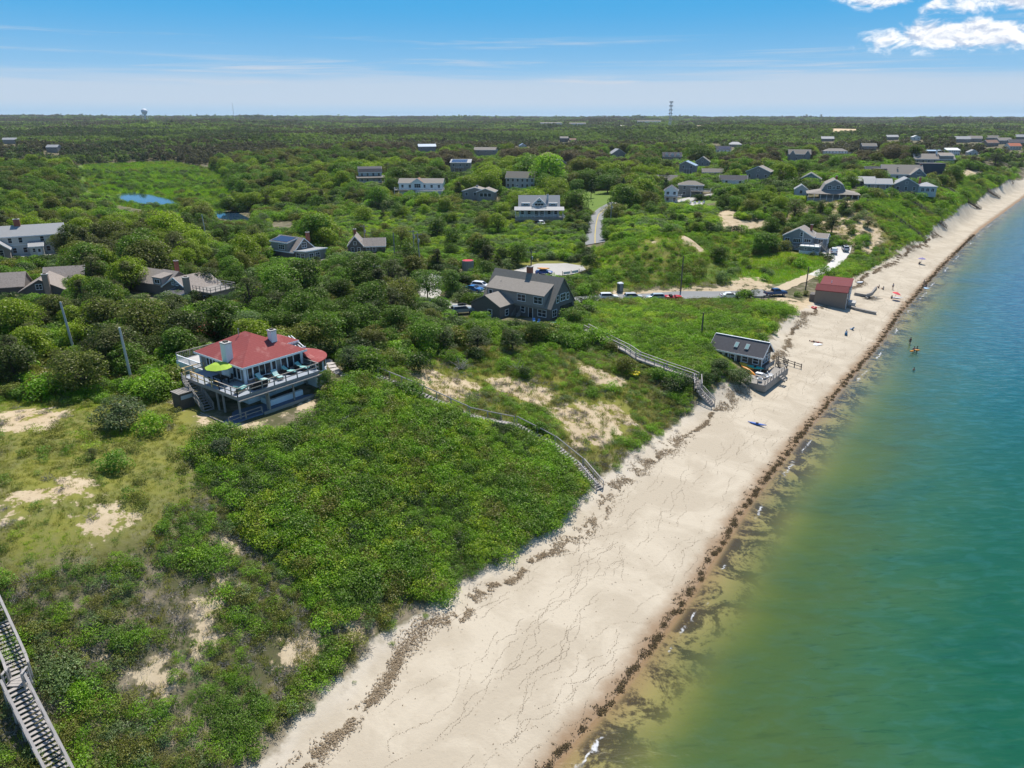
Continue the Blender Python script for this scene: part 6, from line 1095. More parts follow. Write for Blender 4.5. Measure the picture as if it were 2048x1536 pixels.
ribbon('road', ROAD_BEACH, 3.0, ASPH, .14); ribbon('road', ROAD_HILL, 3.1, ASPH, .22, 2.0); ribbon('road_marking', ROAD_HILL, .14, YEL, .27, 2.0)
ribbon('driveway', DRIVE_R, 1.6, SANDR, .14, ragged=.5); ribbon('driveway', DRIVE_R[2:], 1.5, GRAV, .17, ragged=.4); fill('driveway', gpoly([(1638, 508), (1655, 500), (1672, 492), (1704, 492), (1700, 506), (1690, 520), (1676, 525), (1664, 516)]), GRAV, .20)
fill('parking_lot', gpoly([(1012, 545), (1045, 536), (1075, 528), (1130, 527), (1165, 532), (1172, 540), (1150, 548), (1110, 553), (1050, 556)]), LOTM, .12)
ribbon('road', ROAD_LEFT, 2.6, LOTM, .17, ragged=.3); ribbon('lane', LANE_FAR, 3.5, LOTM, .3, 3.0); ribbon('driveway', DRIVE_M, 2.2, ASPH, .2); ribbon('driveway', DRIVE_D, 3.4, LOTM, .2, 2.0); ribbon('lane', DRIVE_L, 1.8, LOTM, .15)
fill('terrace_drive', gpoly([(1328, 412), (1345, 404), (1410, 406), (1400, 412), (1370, 417), (1330, 419)]), LOTM, .25)
# stepping-stone path beside the red-roofed house
pp = resample(PATH_HERO, 1.15); st_t = thing('stone_path', 'pale paving stones of the garden path beside the round sunroom', 'path', (*pp[0], hz(*pp[0])))
for i, (x, y) in enumerate(pp): MB().box(-.52, .52, -.5, .5, -.1, .09).build('paving_stone', SLATE, st_t, (x - pp[0][0], y - pp[0][1], hz(x, y) - hz(*pp[0])), random.uniform(-.2, .2) + .6)
pv = [hero_at(10.2 + i * 1.05, 1.2 + j * 1.0 - .3, 0) for i in range(5) for j in range(3)]; pt_ = thing('stone_patio', 'pale square paving slabs in front of the white drum wall', 'patio', pv[0]); me_ = MB().box(-.49, .49, -.47, .47, -.4, .07).mesh('paving_slab', SLATE)
for i, q in enumerate(pv): inst('paving_slab', me_, pt_, (q[0] - pv[0][0], q[1] - pv[0][1], random.uniform(-.015, .015)), (0, 0, R(52.7)))
# sand pits far off
for i, p in enumerate(FARCLEAR): fill('sand_pit', p, M('pit_sand', (.62, .47, .28), .95, .2, .02), 4.0, 3)
# ------------------------------------------------------------------ stairs down the bluff
def stairs(label, pts, wd, mat, each=True, rail='both', step=.36, railh=.95, gap=2.0, legs=False, name='beach_stairs', tube_rail=False, group=None):
    pts = [Vector(p) for p in pts]; o = pts[0].copy(); pts = [p - o for p in pts]; t_ = thing(name, label, 'stairs', o, 0, group)
    tm = MB().box(-.15, .15, -wd / 2 + .05, wd / 2 - .05, -.025, .025).mesh('tread', mat); alltr = MB()
    hr = {-1: MB(), 1: MB()}; sr = {-1: MB(), 1: MB()}; pm = MB().box(-.05, .05, -.05, .05, -.35, railh).mesh('post', mat); lm = MB().box(-.07, .07, -.07, .07, -3.2, 0).mesh('leg', mat)
    for p, q in zip(pts[:-1], pts[1:]):
        d = q - p; hd = Vector((d.x, d.y, 0)); L_ = max(hd.length, .01); hd.normalize(); sd = Vector((-hd.y, hd.x, 0)) * (wd / 2); an = math.atan2(hd.y, hd.x); flat = abs(d.z) < .12 * L_
        n = max(1, int(d.length / (.22 if flat else step)))
        for i in range(n):
            c = p.lerp(q, (i + .5) / n)
            if each: inst('tread', tm, t_, c, (0, 0, an))
            else: alltr.bar(c - sd * .95, c + sd * .95, .28, .05)
        for sg in (-1, 1):
            sr[sg].bar(p + sd * sg - Vector((0, 0, .13)), q + sd * sg - Vector((0, 0, .13)), .06, .26)
            if rail == 'both' or (rail == 'left' and sg == 1) or (rail == 'right' and sg == -1):
                if tube_rail: hr[sg].cyl(p + sd * sg + Vector((0, 0, railh)), q + sd * sg + Vector((0, 0, railh)), .075, n=6)
                else: hr[sg].bar(p + sd * sg + Vector((0, 0, railh + .02)), q + sd * sg + Vector((0, 0, railh + .02)), .16, .05); hr[sg].bar(p + sd * sg + Vector((0, 0, railh * .55)), q + sd * sg + Vector((0, 0, railh * .55)), .04, .10)
                m_ = max(1, round(d.length / gap))
                for i in range(m_ + 1):
                    c = p.lerp(q, i / m_) + sd * sg
                    if each: inst('post', pm, t_, c)
                    else: hr[sg].box(c.x - .06, c.x + .06, c.y - .06, c.y + .06, c.z - .3, c.z + railh)
                    if legs: inst('leg', lm, t_, c - Vector((0, 0, .3)))
    for sg in (-1, 1):
        sr[sg].build('stringer', mat, t_)
        if hr[sg].v: hr[sg].build('handrail', mat, t_)
    if not each: alltr.build('treads', mat, t_)
    return t_
def gz(px, py, up=0.0): g0 = ground(px, py); return (g0[0], g0[1], g0[2] + up)
WOODP = M('silvery_stair_wood', (.40, .365, .335), .85, .28, 3.0, stretch=(1, 1, 1))
stairs('long wooden stairs with single pipe handrail winding down beside the green rose slope', [gz(752, 752, .1), gz(800, 772, .15), gz(842, 790, .2), gz(900, 817, .25), gz(938, 834, .25), gz(978, 843, .3), gz(1032, 853, .3), gz(1072, 874, .35), gz(1106, 894, .45), gz(1160, 940, .55)], 1.0, WOODP, rail='left', tube_rail=True, gap=2.3, step=.42)
stairs('short lower flight with two handrails ending on the sand below the long pipe-railed stairs', [gz(1161, 941, .55), gz(1200, 980, .1)], 1.1, WOODP, gap=1.6)
stairs('grey wooden stairs zigzagging from the grey shingled house to the beach', [gz(1172, 664, .5), gz(1232, 698, .7), gz(1255, 714, 1.1), gz(1275, 728, 1.1), gz(1330, 746, .9), gz(1386, 764, .8), gz(1394, 768, .8), gz(1395, 788, .9), gz(1401, 792, .7), gz(1426, 812, .1)], 1.15, WOODP, gap=1.9)
A0, A1 = P(-70, 1100, 14.2), P(36, 1338, 9.7); B0, B1 = P(30, 1372, 9.5), P(165, 1640, 4.3)
stairs('big weathered double flight of beach stairs with wide handrails on the scrubby bluff', [A0, A1, (A1[0] * .62 + B0[0] * .38 + .35, A1[1] * .5 + B0[1] * .5, 9.55), B0, B1], 1.25, WOODP, gap=1.5, step=.33, legs=True)
stairs('steep dark beach stairs with two landings below the gambrel porch house', [gz(1733, 407, .6), gz(1786, 436, .8), gz(1792, 440, .8), gz(1836, 474, .9), gz(1852, 486, .1)], 1.3, WOODD, each=False)
stairs('dark beach stairs with covered landing below the slate gabled house', [gz(1796, 388, .6), gz(1832, 412, .9), gz(1840, 418, .9), gz(1880, 450, .8), gz(1890, 456, .1)], 1.3, WOODD, each=False)
stairs('twin-railed beach stairs reached by a boardwalk along the grassy bluff', [gz(1862, 379, .5), gz(1896, 380, .6), gz(1914, 394, .8), gz(1936, 406, .7), gz(1960, 418, .1)], 1.3, WOODD, each=False)
stairs('short dark beach stairs ending at the eroded yellow sand face', [gz(1955, 373, .6), gz(1976, 385, .8), gz(1998, 396, .1)], 1.4, WOODD, each=False)
stairs('longest far beach stairs with side-by-side runs below the white modern house', [gz(1934, 315, .6), gz(1960, 326, .6), gz(1988, 343, .8), gz(2024, 368, .1)], 1.8, WOODD, each=False)
# ------------------------------------------------------------------ utility poles and wires
def pole(px0, py0, py1, label, arm=0, mat=None, lean=(0, 0), rad=.19, name='utility_pole', cat='pole'):
    g0 = ground(px0, py0); d = proj(*g0)[2]; H_ = (py0 - py1) * d / FPX / math.cos(PITCH * .75) ; t_ = thing(name, label, cat, g0)
    MB().cyl((0, 0, -1.0), (lean[0], lean[1], H_), rad, rad * .68, 8).build('shaft', mat or WOODG, t_)
    for i in range(arm):
        zz = H_ - .5 - .9 * i; MB().bar((lean[0] - 1.2, lean[1], zz), (lean[0] + 1.2, lean[1], zz + .02), .1, .12).build('crossarm', CONC if arm > 1 else WOODG, t_)
        for x in (-1.05, -.4, .4, 1.05): MB().cyl((lean[0] + x, lean[1], zz + .06), (lean[0] + x, lean[1], zz + .26), .05, .04, 6).build('insulator', CONC, t_)
    if arm: MB().cyl((lean[0] + .3, lean[1], H_ - 2.4), (lean[0] + .3, lean[1], H_ - 1.6), .22, n=8).build('transformer', METAL, t_)
    return (g0[0] + lean[0], g0[1] + lean[1], g0[2] + H_ - .3)
SILV = M('silvery_pole_wood', (.56, .54, .51), .85, .2, 2.0)
T = {}
T['a'] = pole(152, 712, 605, 'bare silver pole rising from the thicket, left of the open field', 0, SILV, (-.5, 0)); T['b'] = pole(266, 772, 655, 'bare silver pole with small bracket beside the deck house thicket', 0, SILV, (-.25, 0)); T['c'] = pole(415, 488, 432, 'tall grey pole carrying wires at the edge of the tan lawn', 0, SILV, (-.4, 0)); T['d'] = pole(613, 470, 441, 'distant pole with double white crossarms behind the dormered cottage', 2); T['e'] = pole(731, 500, 452, 'pole with wide crossarm behind the mossy roofed cottage', 1); T['f'] = pole(790, 525, 468, 'thin pole without crossarm in the shrubs beside the lane', 0); T['g'] = pole(829, 522, 463, 'first of the two tall poles standing together beside the lane', 1); T['h'] = pole(843, 552, 469, 'second of the two tall poles, leaning, beside the paved lane', 1, None, (-.6, 0)); T['i'] = pole(753, 585, 530, 'pole with double pale crossarm above the bright thicket', 2); T['j'] = pole(1062, 552, 503, 'antenna-like pole with slanted crossarm behind the brick chimney', 1, WOODD)
T['k'] = pole(1361, 584, 514, 'lone dark pole beside the beach road below the grassy dune', 0, WOODD); T['l'] = pole(1403, 668, 626, 'short dark pole in the green scrub behind the beach cottage', 0, WOODD); T['m'] = pole(1610, 586, 535, 'dark pole beside the sandy drive and the boathouse', 0, WOODD); T['n'] = pole(1221, 448, 406, 'grey pole with transformer beside the hill road', 1); T['o'] = pole(687, 366, 336, 'pale thin pole near the pale blue gambrel house', 0, SILV)
fp = pole(1746, 390, 358, 'white flagpole in front of the pale bungalows', 0, WHITE, (.25, 0), .07, 'flagpole', 'flagpole')
def wire(a, b, label, sag=.8):
    a = Vector(T[a]); b = Vector(T[b]); pts = []
    for i in range(13): f_ = i / 12; q = a.lerp(b, f_); q.z -= sag * 4 * f_ * (1 - f_); pts.append(q[:])
    v, f = tube(pts, .02, .02, 4); tag(link(bpy.data.objects.new('overhead_wire', mesh_np('overhead_wire', v, f, RUBBER))), label, 'wire')
wire('a', 'b', 'thin wire slung between the two bare silver poles'); wire('c', 'd', 'long thin wire from the tan lawn pole towards the dormered cottage', 1.5); wire('d', 'e', 'thin wire between the two crossarm poles behind the small cottages'); wire('e', 'g', 'thin wire from the mossy cottage pole to the lane poles'); wire('g', 'n', 'long thin wire from the lane poles to the hill road pole', 2.0); wire('h', 'j', 'thin wire from the leaning lane pole to the pole behind the chimney', 1.2)
# ------------------------------------------------------------------ vehicles
CARP = {}
def paint(n, c): return M('car_paint_' + n, c, .28, .04, 3.0, .5)
def car(kind, color, px, py, ang, label, name, roofbox=False, racks=None, group=None):
    g0 = ground(px, py); g0[2] += .16; t_ = thing(name, label, 'pickup' if kind == 'pickup' else 'car', g0, R(ang), group); P_ = paint(*color)
    S = dict(suv=(4.7, 1.88, [(-2.35, .45), (-2.33, 1.0), (-2.2, 1.12), (-1.98, 1.62), (-1.6, 1.70), (.2, 1.70), (.55, 1.62), (1.15, 1.12), (2.1, .98), (2.33, .78), (2.35, .42)], (-2.08, 1.10, 1.08, 1.64)), sedan=(4.7, 1.82, [(-2.35, .42), (-2.32, .92), (-2.1, 1.02), (-1.5, 1.06), (-.85, 1.42), (.2, 1.44), (1.0, 1.03), (2.1, .88), (2.34, .66), (2.35, .38)], (-1.45, .95, 1.02, 1.40)), van=(5.1, 1.98, [(-2.5, .45), (-2.5, 1.1), (-2.35, 1.72), (-2.0, 1.80), (.5, 1.78), (1.35, 1.15), (2.35, .95), (2.55, .7), (2.55, .42)], (-2.4, 1.3, 1.12, 1.72)), conv=(4.4, 1.84, [(-2.2, .42), (-2.18, .88), (-1.9, 1.0), (-1.3, 1.02), (-1.2, .82), (.35, .82), (.5, 1.0), (1.1, .98), (2.0, .85), (2.2, .62), (2.2, .38)], None), pickup=(5.7, 2.0, [(-2.85, .55), (-2.85, 1.12), (-.95, 1.14), (-.85, 1.78), (-.6, 1.86), (.65, 1.86), (1.25, 1.28), (2.6, 1.16), (2.85, .95), (2.85, .5)], (-.8, 1.2, 1.26, 1.80)))[kind]
    L_, W_, pr, gl = S; b = MB(); n = len(pr); rows = []
    for yy, k in ((-W_ / 2, .0), (-W_ / 2 + .08, 1.), (W_ / 2 - .08, 1.), (W_ / 2, .0)):
        ring = []
        for x, z in pr:
            inset = max(0, z - 1.0) * .34; y_ = math.copysign(max(abs(yy) - inset, .3), yy); zz = z if k else min(z, z * .97); ring.append((x * (1 if k else .985), y_, zz))
        rows.append(ring)
    b.rings(rows); body = b.build('body', P_, t_, smooth=False)
    if gl:
        x0, x1, z0, z1 = gl
        for sg in (-1, 1):
            y0 = sg * (W_ / 2 + .012 - max(0, z0 - 1) * .34); y1 = sg * (W_ / 2 + .012 - (z1 - 1) * .34)
            q = MB().add([(x0 + .12, y0, z0 + .04), (x1 - .15, y0, z0 + .04), (x1 - (z1 - z0) * 1.0, y1, z1 - .04), (x0 + .28, y1, z1 - .04)], [(0, 1, 2, 3)]); q.build('side_window', GLASS, t_)
        xs = pr[-4] if kind != 'pickup' else pr[6]; xt = pr[-5] if kind != 'pickup' else pr[5]
        ww = W_ / 2 - .25; q = MB().add([(xs[0] + .03, -ww, xs[1] + .03), (xs[0] + .03, ww, xs[1] + .03), (xt[0] + .03, ww * .88, xt[1] + .0), (xt[0] + .03, -ww * .88, xt[1] + .0)], [(0, 1, 2, 3)]); q.build('windscreen', GLASS, t_)
        k0, k1 = (pr[2], pr[3]) if kind != 'pickup' else (pr[2], pr[3]); q = MB().add([(k0[0] - .03, -ww, k0[1] + .05), (k0[0] - .03, ww, k0[1] + .05), (k1[0] - .03, ww * .88, k1[1] - .03), (k1[0] - .03, -ww * .88, k1[1] - .03)], [(3, 2, 1, 0)]); q.build('rear_window', GLASS, t_)
    else:
        MB().add([(.5, -.75, 1.0), (.5, .75, 1.0), (.2, .62, 1.34), (.2, -.62, 1.34)], [(0, 1, 2, 3)]).build('windscreen', GLASS, t_); [MB().box(-1.0, -.3, y - .3, y + .3, .7, 1.2).build('seat', BLACKW, t_) for y in (-.42, .42)]
    if 'wheel' not in CARP:
        CARP['wheel'] = MB().cyl((0, -.12, 0), (0, .12, 0), .34, n=14).mesh('wheel', RUBBER); CARP['rim'] = MB().cyl((0, -.135, 0), (0, .135, 0), .20, n=10).mesh('rim', METAL); CARP['lamp'] = MB().box(-.05, .05, -.2, .2, -.08, .08).mesh('headlight', WHITE); CARP['tail'] = MB().box(-.04, .04, -.16, .16, -.12, .12).mesh('tail_light', M('tail_light_red', (.5, .02, .02), .3))
    for x in (-L_ * .31, L_ * .31):
        for y in (-W_ / 2 + .1, W_ / 2 - .1): wh = inst('wheel', CARP['wheel'], t_, (x, y, .34)); inst('rim', CARP['rim'], wh)
    for y in (-W_ * .36, W_ * .36): inst('headlight', CARP['lamp'], t_, (L_ / 2 - .06, y, .74)); inst('tail_light', CARP['tail'], t_, (-L_ / 2 + .02, y, .86))
    if kind == 'pickup': MB().box(-2.7, -1.0, -.8, .8, 1.13, 1.16).build('bed_opening_shade', WOODD, t_)  # dark plate stands in for the shaded hollow of the bed
    if roofbox: MB().rings([[(-.9, -.35, 1.78), (-.9, .35, 1.78), (-.9, .3, 1.95), (-.9, -.3, 1.95)], [(0, -.45, 1.76), (0, .45, 1.76), (0, .38, 2.12), (0, -.38, 2.12)], [(1.0, -.3, 1.78), (1.0, .3, 1.78), (1.0, .25, 1.92), (1.0, -.25, 1.92)]]).build('roof_box', RUBBER, t_)
    return t_
def road_ang(px, py, px2, py2): a = ground(px, py); b = ground(px2, py2); return math.degrees(math.atan2(b[1] - a[1], b[0] - a[0]))
RA = road_ang(1216, 597, 1458, 596)
car('suv', ('white', (.78, .79, .80)), 1217, 600, RA, 'white SUV parked first in the row, half hidden by leaves on the beach road', 'parked_suv'); car('suv', ('silver', (.50, .53, .56)), 1266, 600, RA, 'silver SUV parked between the white SUV and the pale blue SUV on the beach road', 'parked_suv'); car('suv', ('paleblue', (.42, .50, .56)), 1310, 601, RA + 180, 'pale blue-grey SUV parked beside the red convertible on the beach road', 'parked_suv'); car('conv', ('red', (.55, .02, .04)), 1346, 600, RA, 'red open convertible parked on the beach road', 'convertible'); car('sedan', ('white', (.78, .79, .80)), 1459, 597, RA, 'white sedan parked alone near the end of the beach road', 'sedan'); car('pickup', ('navy', (.02, .06, .16)), 1550, 592, RA + 8, 'dark blue pickup truck at the sandy end of the beach road', 'pickup_truck')
car('suv', ('grey', (.25, .27, .28)), 925, 628, 20, 'dark grey SUV with black roof box beside the grey shingled house', 'parked_suv', roofbox=True); car('sedan', ('blue', (.03, .16, .42)), 948, 584, -30, 'bright blue car half hidden by leaves left of the grey shingled house', 'parked_car'); car('suv', ('white', (.78, .79, .80)), 962, 578, -25, 'white car behind the bright blue one under the trees', 'parked_car'); CK_ = car('sedan', ('deepblue', (.02, .07, .28)), 1088, 550, -10, 'blue car carrying kayaks in the gravel parking lot', 'parked_car'); car('van', ('white', (.78, .79, .80)), 1667, 507, 70, 'white minivan parked on the white driveway', 'minivan'); car('suv', ('silver', (.50, .53, .56)), 1690, 502, 75, 'silver SUV with roof load on the white driveway beside the minivan', 'parked_suv', roofbox=True); car('sedan', ('ink', (.03, .05, .09)), 1394, 395, -85, 'dark car parked in front of the grey hip-roofed house', 'parked_car'); car('van', ('white', (.78, .79, .80)), 1083, 452, -80, 'white van nosed into the bushes below the silver-roofed porch house', 'parked_van')
# ------------------------------------------------------------------ kayaks, boats, boards
def kayak(loc, rz, color, label, L_=3.6, wd=.62, tilt=0.0, name='kayak', roll=0.0, cat='kayak', parent=None, cockpit=True):
    rings = []
    for f_ in (-1, -.85, -.5, 0, .5, .85, 1):
        w_ = wd / 2 * max(.06, (1 - abs(f_) ** 2.2)); hh = .17 * max(.2, 1 - abs(f_) ** 3); up = .12 * abs(f_) ** 3; rings.append([(f_ * L_ / 2, math.cos(a) * w_, .17 + up + math.sin(a) * hh) for a in np.linspace(0, 2 * math.pi, 10, endpoint=False)])
    if parent is None: t_ = thing(name, label, cat, loc, rz)
    else: t_ = link(bpy.data.objects.new(name, None), parent); t_.location = loc; t_.rotation_euler = (0, 0, rz)
    t_.rotation_euler = (roll, tilt, rz); MB().rings(rings).build('hull', color, t_, smooth=True)
    if cockpit: MB().cyl((0, 0, .30), (0, 0, .345), .24, n=12).build('cockpit', RUBBER, t_)
    return t_
OR = M('orange_plastic', (.80, .30, .03), .4, .05); YE = M('yellow_plastic', (.80, .52, .06), .4, .06); TE = M('teal_plastic', (.02, .36, .32), .4, .05); RE = M('red_plastic', (.62, .05, .05), .4, .05); BLU = M('blue_plastic', (.04, .14, .50), .4, .05)
def cot_at(x, y, z): m_ = Matrix.Rotation(R(-38.5), 4, 'Z'); v = m_ @ Vector((x, y, z)); return (44.7 + v.x, 120.6 + v.y, 2.6 + z)
kayak(cot_at(-1.2, -2.2, .15), R(-58), OR, 'orange kayak leaning beside the beach cottage under the teal one', 3.6, .7, .25, roll=.9); kayak(cot_at(-.5, -1.4, .75), R(-38), TE, 'teal kayak resting above the orange kayak at the beach cottage', 3.2, .75, roll=.5); kayak(cot_at(-2.2, -1.0, .55), R(-52), YE, 'yellow paddle board leaning on the wall of the beach cottage', 3.2, .9, .15, roll=.7, name='paddle_board', cat='board', cockpit=False)
g0 = gz(1514, 850, .02); kayak(g0, R(-32), BLU, 'blue kayak lying on the open sand with a paddle across', 2.9, .55); g0 = gz(1628, 617, .05)
tb = thing('swim_tube', 'red swim tube lying on the sand beside the boathouse track', 'tube', g0); mt = bpy.data.meshes.new('tube'); bm = bmesh.new()
for i in range(14):
    for j in range(8): a, b = 2 * math.pi * i / 14, 2 * math.pi * j / 8; bm.verts.new(((.5 + .2 * math.cos(b)) * math.cos(a), (.5 + .2 * math.cos(b)) * math.sin(a), .2 + .2 * math.sin(b)))
bm.verts.ensure_lookup_table(); [bm.faces.new((bm.verts[i * 8 + j], bm.verts[((i + 1) % 14) * 8 + j], bm.verts[((i + 1) % 14) * 8 + (j + 1) % 8], bm.verts[i * 8 + (j + 1) % 8])) for i in range(14) for j in range(8)]; bm.to_mesh(mt); bm.free(); mt.materials.append(RE); inst('ring', mt, tb)
# yellow inflatable on the scrub slope
g0 = gz(1269, 752, .35); yf = thing('inflatable_raft', 'bright yellow inflatable raft lying on the scrub beside the zigzag stairs', 'raft', g0)
for i, (x, y, z, r_) in enumerate(((-.5, 0, .1, .55), (.45, .1, .15, .6), (0, .55, .2, .55), (.05, -.55, .05, .5), (0, 0, .35, .5))):
    bm = bmesh.new(); bmesh.ops.create_icosphere(bm, subdivisions=2, radius=r_); [setattr(v.co, 'z', v.co.z * .5) for v in bm.verts]; me = bpy.data.meshes.new('cushion'); bm.to_mesh(me); bm.free(); me.polygons.foreach_set('use_smooth', [True] * len(me.polygons)); me.materials.append(M('yellow_vinyl', (.85, .66, .03), .45, .05)); inst('air_chamber', me, yf, (x, y, z))
def roof_kayaks():
    for i, (c_, y) in enumerate(((OR, -.45), (YE, .0), (RE, .42))): kayak((-.2, y, 1.46), 0, c_, None, 3.4, .5, parent=CK_, cockpit=False)
roof_kayaks()
# catamaran hulls, jetty walls and rails by the boathouse
g0 = gz(1742, 598, .1); ct = thing('beach_catamaran', 'dark twin-hulled catamaran lying on the sand in front of the boathouse', 'boat', g0, R(-6))
for y in (-1.0, 1.0): kayak((0, y, 0), 0, RUBBER, None, 5.2, .5, parent=ct, name='hull_float', cockpit=False)
MB().bar((-1.2, -1.0, .42), (-1.2, 1.0, .42), .1, .1).build('crossbeam', METAL, ct); MB().bar((1.0, -1.0, .42), (1.0, 1.0, .42), .1, .1).build('crossbeam', METAL, ct)
g0 = gz(1719, 566, .05); kayak(g0, .4, WHITE, 'white dinghy pulled up on the sand behind the boathouse', 2.6, 1.2, name='dinghy', cat='boat', cockpit=False)
def timber_wall(px, label, hgt=.7, th=.35, rails=False):
    pts = [Vector(gz(*p)) for p in px]; o = pts[0]; t_ = thing('timber_wall', label, 'wall', o)
    for p, q in zip(pts[:-1], pts[1:]):
        p, q = p - o, q - o
        if rails:
            for zz in (.45, .85): MB().bar(p + Vector((0, 0, zz)), q + Vector((0, 0, zz)), .06, .12).build('rail', WOODD, t_)
            n = max(1, round((q - p).length / 1.6)); [MB().box(-.07, .07, -.07, .07, -.6, 1.05).build('post', WOODD, t_, p.lerp(q, i / n)) for i in range(n + 1)]
        else: MB().bar(p + Vector((0, 0, hgt / 2 - .2)), q + Vector((0, 0, hgt / 2 - .2)), th, hgt + .2).build('timber', WOODG, t_)
timber_wall([(1692, 613), (1708, 619), (1728, 624), (1752, 629)], 'low timber jetty running from the boathouse corner towards the water', .7, .9); timber_wall([(1708, 590), (1730, 594), (1742, 590), (1752, 578)], 'curved timber bulkhead on the sand in front of the boathouse', .8, .4); timber_wall([(1556, 722), (1575, 729), (1602, 738)], 'post and rail fence running from the cottage deck onto the beach', rails=True)
# ------------------------------------------------------------------ small street and garden things
g0 = gz(1240, 583); pt = thing('portable_toilet', 'dark portable toilet with domed white roof beside the beach road', 'toilet', g0, R(20)); MB().box(-.6, .6, -.6, .6, 0, 2.1).build('cabin', M('dark_green_plastic', (.06, .10, .11), .5, .1), pt); MB().rings([[(-.66, -.66, 2.1), (.66, -.66, 2.1), (.66, .66, 2.1), (-.66, .66, 2.1)], [(-.66, -.66, 2.2), (.66, -.66, 2.2), (.66, .66, 2.2), (-.66, .66, 2.2)], [(-.4, -.4, 2.42), (.4, -.4, 2.42), (.4, .4, 2.42), (-.4, .4, 2.42)]]).build('roof', WHITE, pt); MB().box(-.4, .4, -.64, -.605, .1, 1.95).build('door', M('grey_plastic_door', (.16, .19, .21), .5, .1), pt)
g0 = gz(936, 543); wt = thing('water_tank', 'round weathered timber tank with red lid beside the gravel lot', 'tank', g0)
for i in range(16): a = 2 * math.pi * i / 16; MB().box(-.30, .30, -.05, .05, 0, 3.0).build('stave', WOODG, wt, (1.5 * math.cos(a), 1.5 * math.sin(a), 0), a + math.pi / 2)
MB().cyl((0, 0, 2.9), (0, 0, 3.05), 1.45, n=20).build('lid', RE, wt)
g0 = gz(1523, 599); gr = thing('guard_rail', 'grey guard rail at the end of the beach road', 'guard rail', g0, R(RA - 4)); MB().box(-2.0, 2.0, -.06, .06, .35, .85).build('beam', WOODG, gr); [MB().box(x - .09, x + .09, -.25, -.07, -.3, .95).build('post', WOODG, gr) for x in (-1.6, 0, 1.6)]
for px_, py_, lb in ((1538, 600, 'short post with dark notice box at the beach entrance'), (1527, 602, 'short bare post beside the guard rail')): g0 = gz(px_, py_); t_ = thing('sign_post', lb, 'post', g0); MB().box(-.07, .07, -.07, .07, -.3, 1.2).build('post', WOODG, t_); MB().box(-.25, .25, -.12, -.07, .8, 1.3).build('board', WOODD, t_)
lf = [ground(*p) for p in ((1108, 553), (1125, 551), (1142, 549), (1158, 546), (1172, 543))]; lt = thing('lot_fence', 'short posts with white banners along the edge of the gravel lot', 'fence', lf[0])
for i, q in enumerate(lf): MB().box(-.08, .08, -.08, .08, -.3, 1.2).build('post', WOODD, lt, q - lf[0])
for i in (1, 2): p, q = Vector(lf[i] - lf[0]), Vector(lf[i + 1] - lf[0]); MB().bar(p.lerp(q, .1) + Vector((0, 0, .6)), p.lerp(q, .9) + Vector((0, 0, .6)), .04, .7).build('banner', M('white_banner', (.62, .66, .72), .7, .15, 2.0), lt)
# things on the deck of the red-roofed house
def hero_thing(name, label, cat, x, y, z, a=0): return thing(name, label, cat, hero_at(x, y, z), R(52.7 + a))
GREEN = M('lime_green_canvas', (.36, .52, .06), .8, .08)
def parasol(t_, hgt, rad, mat, ribs=8, drop=.55):
    MB().cyl((0, 0, 0), (0, 0, hgt), .035, n=6).build('pole', WOODG, t_); a = [2 * math.pi * i / (ribs * 2) for i in range(ribs * 2)]
    r1 = [(rad * (1 if i % 2 == 0 else .955) * math.cos(q), rad * (1 if i % 2 == 0 else .955) * math.sin(q), hgt - drop) for i, q in enumerate(a)]; r0 = [(.45 * rad * math.cos(q), .45 * rad * math.sin(q), hgt - drop * .30) for q in a]; rt = [(.05 * math.cos(q), .05 * math.sin(q), hgt) for q in a]
    lo = [(x, y, z - .03) for x, y, z in r1]; l0 = [(x, y, z - .03) for x, y, z in r0]; b = MB().rings([l0, lo, r1, r0, rt], cap=False); b.f += [tuple(range(4 * ribs * 2, 5 * ribs * 2))]; b.build('canopy', mat, t_)
    MB().cyl((0, 0, hgt), (0, 0, hgt + .12), .05, .02, 6).build('finial', WOODG, t_)
pa = hero_thing('parasol', 'lime green parasol over the dining table on the deck', 'parasol', 1.55, 5.6, 2.66); parasol(pa, 2.5, 1.55, GREEN)
dt = hero_thing('dining_table', 'dark dining table under the lime green parasol', 'table', 1.55, 5.6, 2.66); b = MB(); b.box(-.5, .5, -.95, .95, .70, .75); b.build('tabletop', BLACKW, dt); [MB().box(x - .04, x + .04, y - .04, y + .04, 0, .70).build('leg', BLACKW, dt) for x in (-.42, .42) for y in (-.85, .85)]
def chair(t_, mat):
    MB().box(-.24, .24, -.24, .24, .40, .45).build('seat', mat, t_); k_ = MB().box(-.24, .24, -.02, .03, 0, .5).build('backrest', mat, t_, (0, .24, .45)); k_.rotation_euler = (-.15, 0, 0); [MB().box(x - .02, x + .02, y - .02, y + .02, 0, .40).build('leg', mat, t_) for x in (-.2, .2) for y in (-.2, .2)]
for x, y, a in ((2.35, 5.0, -90), (2.35, 6.1, -90), (.75, 5.0, 90), (.75, 6.1, 90)): chair(hero_thing('dining_chair', 'dark dining chair pulled up to the table under the lime green parasol', 'chair', x, y, 2.66, a), BLACKW)
for o in [q for q in bpy.data.objects if q.name.startswith('dining_chair')]: o['group'] = 'dining chairs under the parasol'
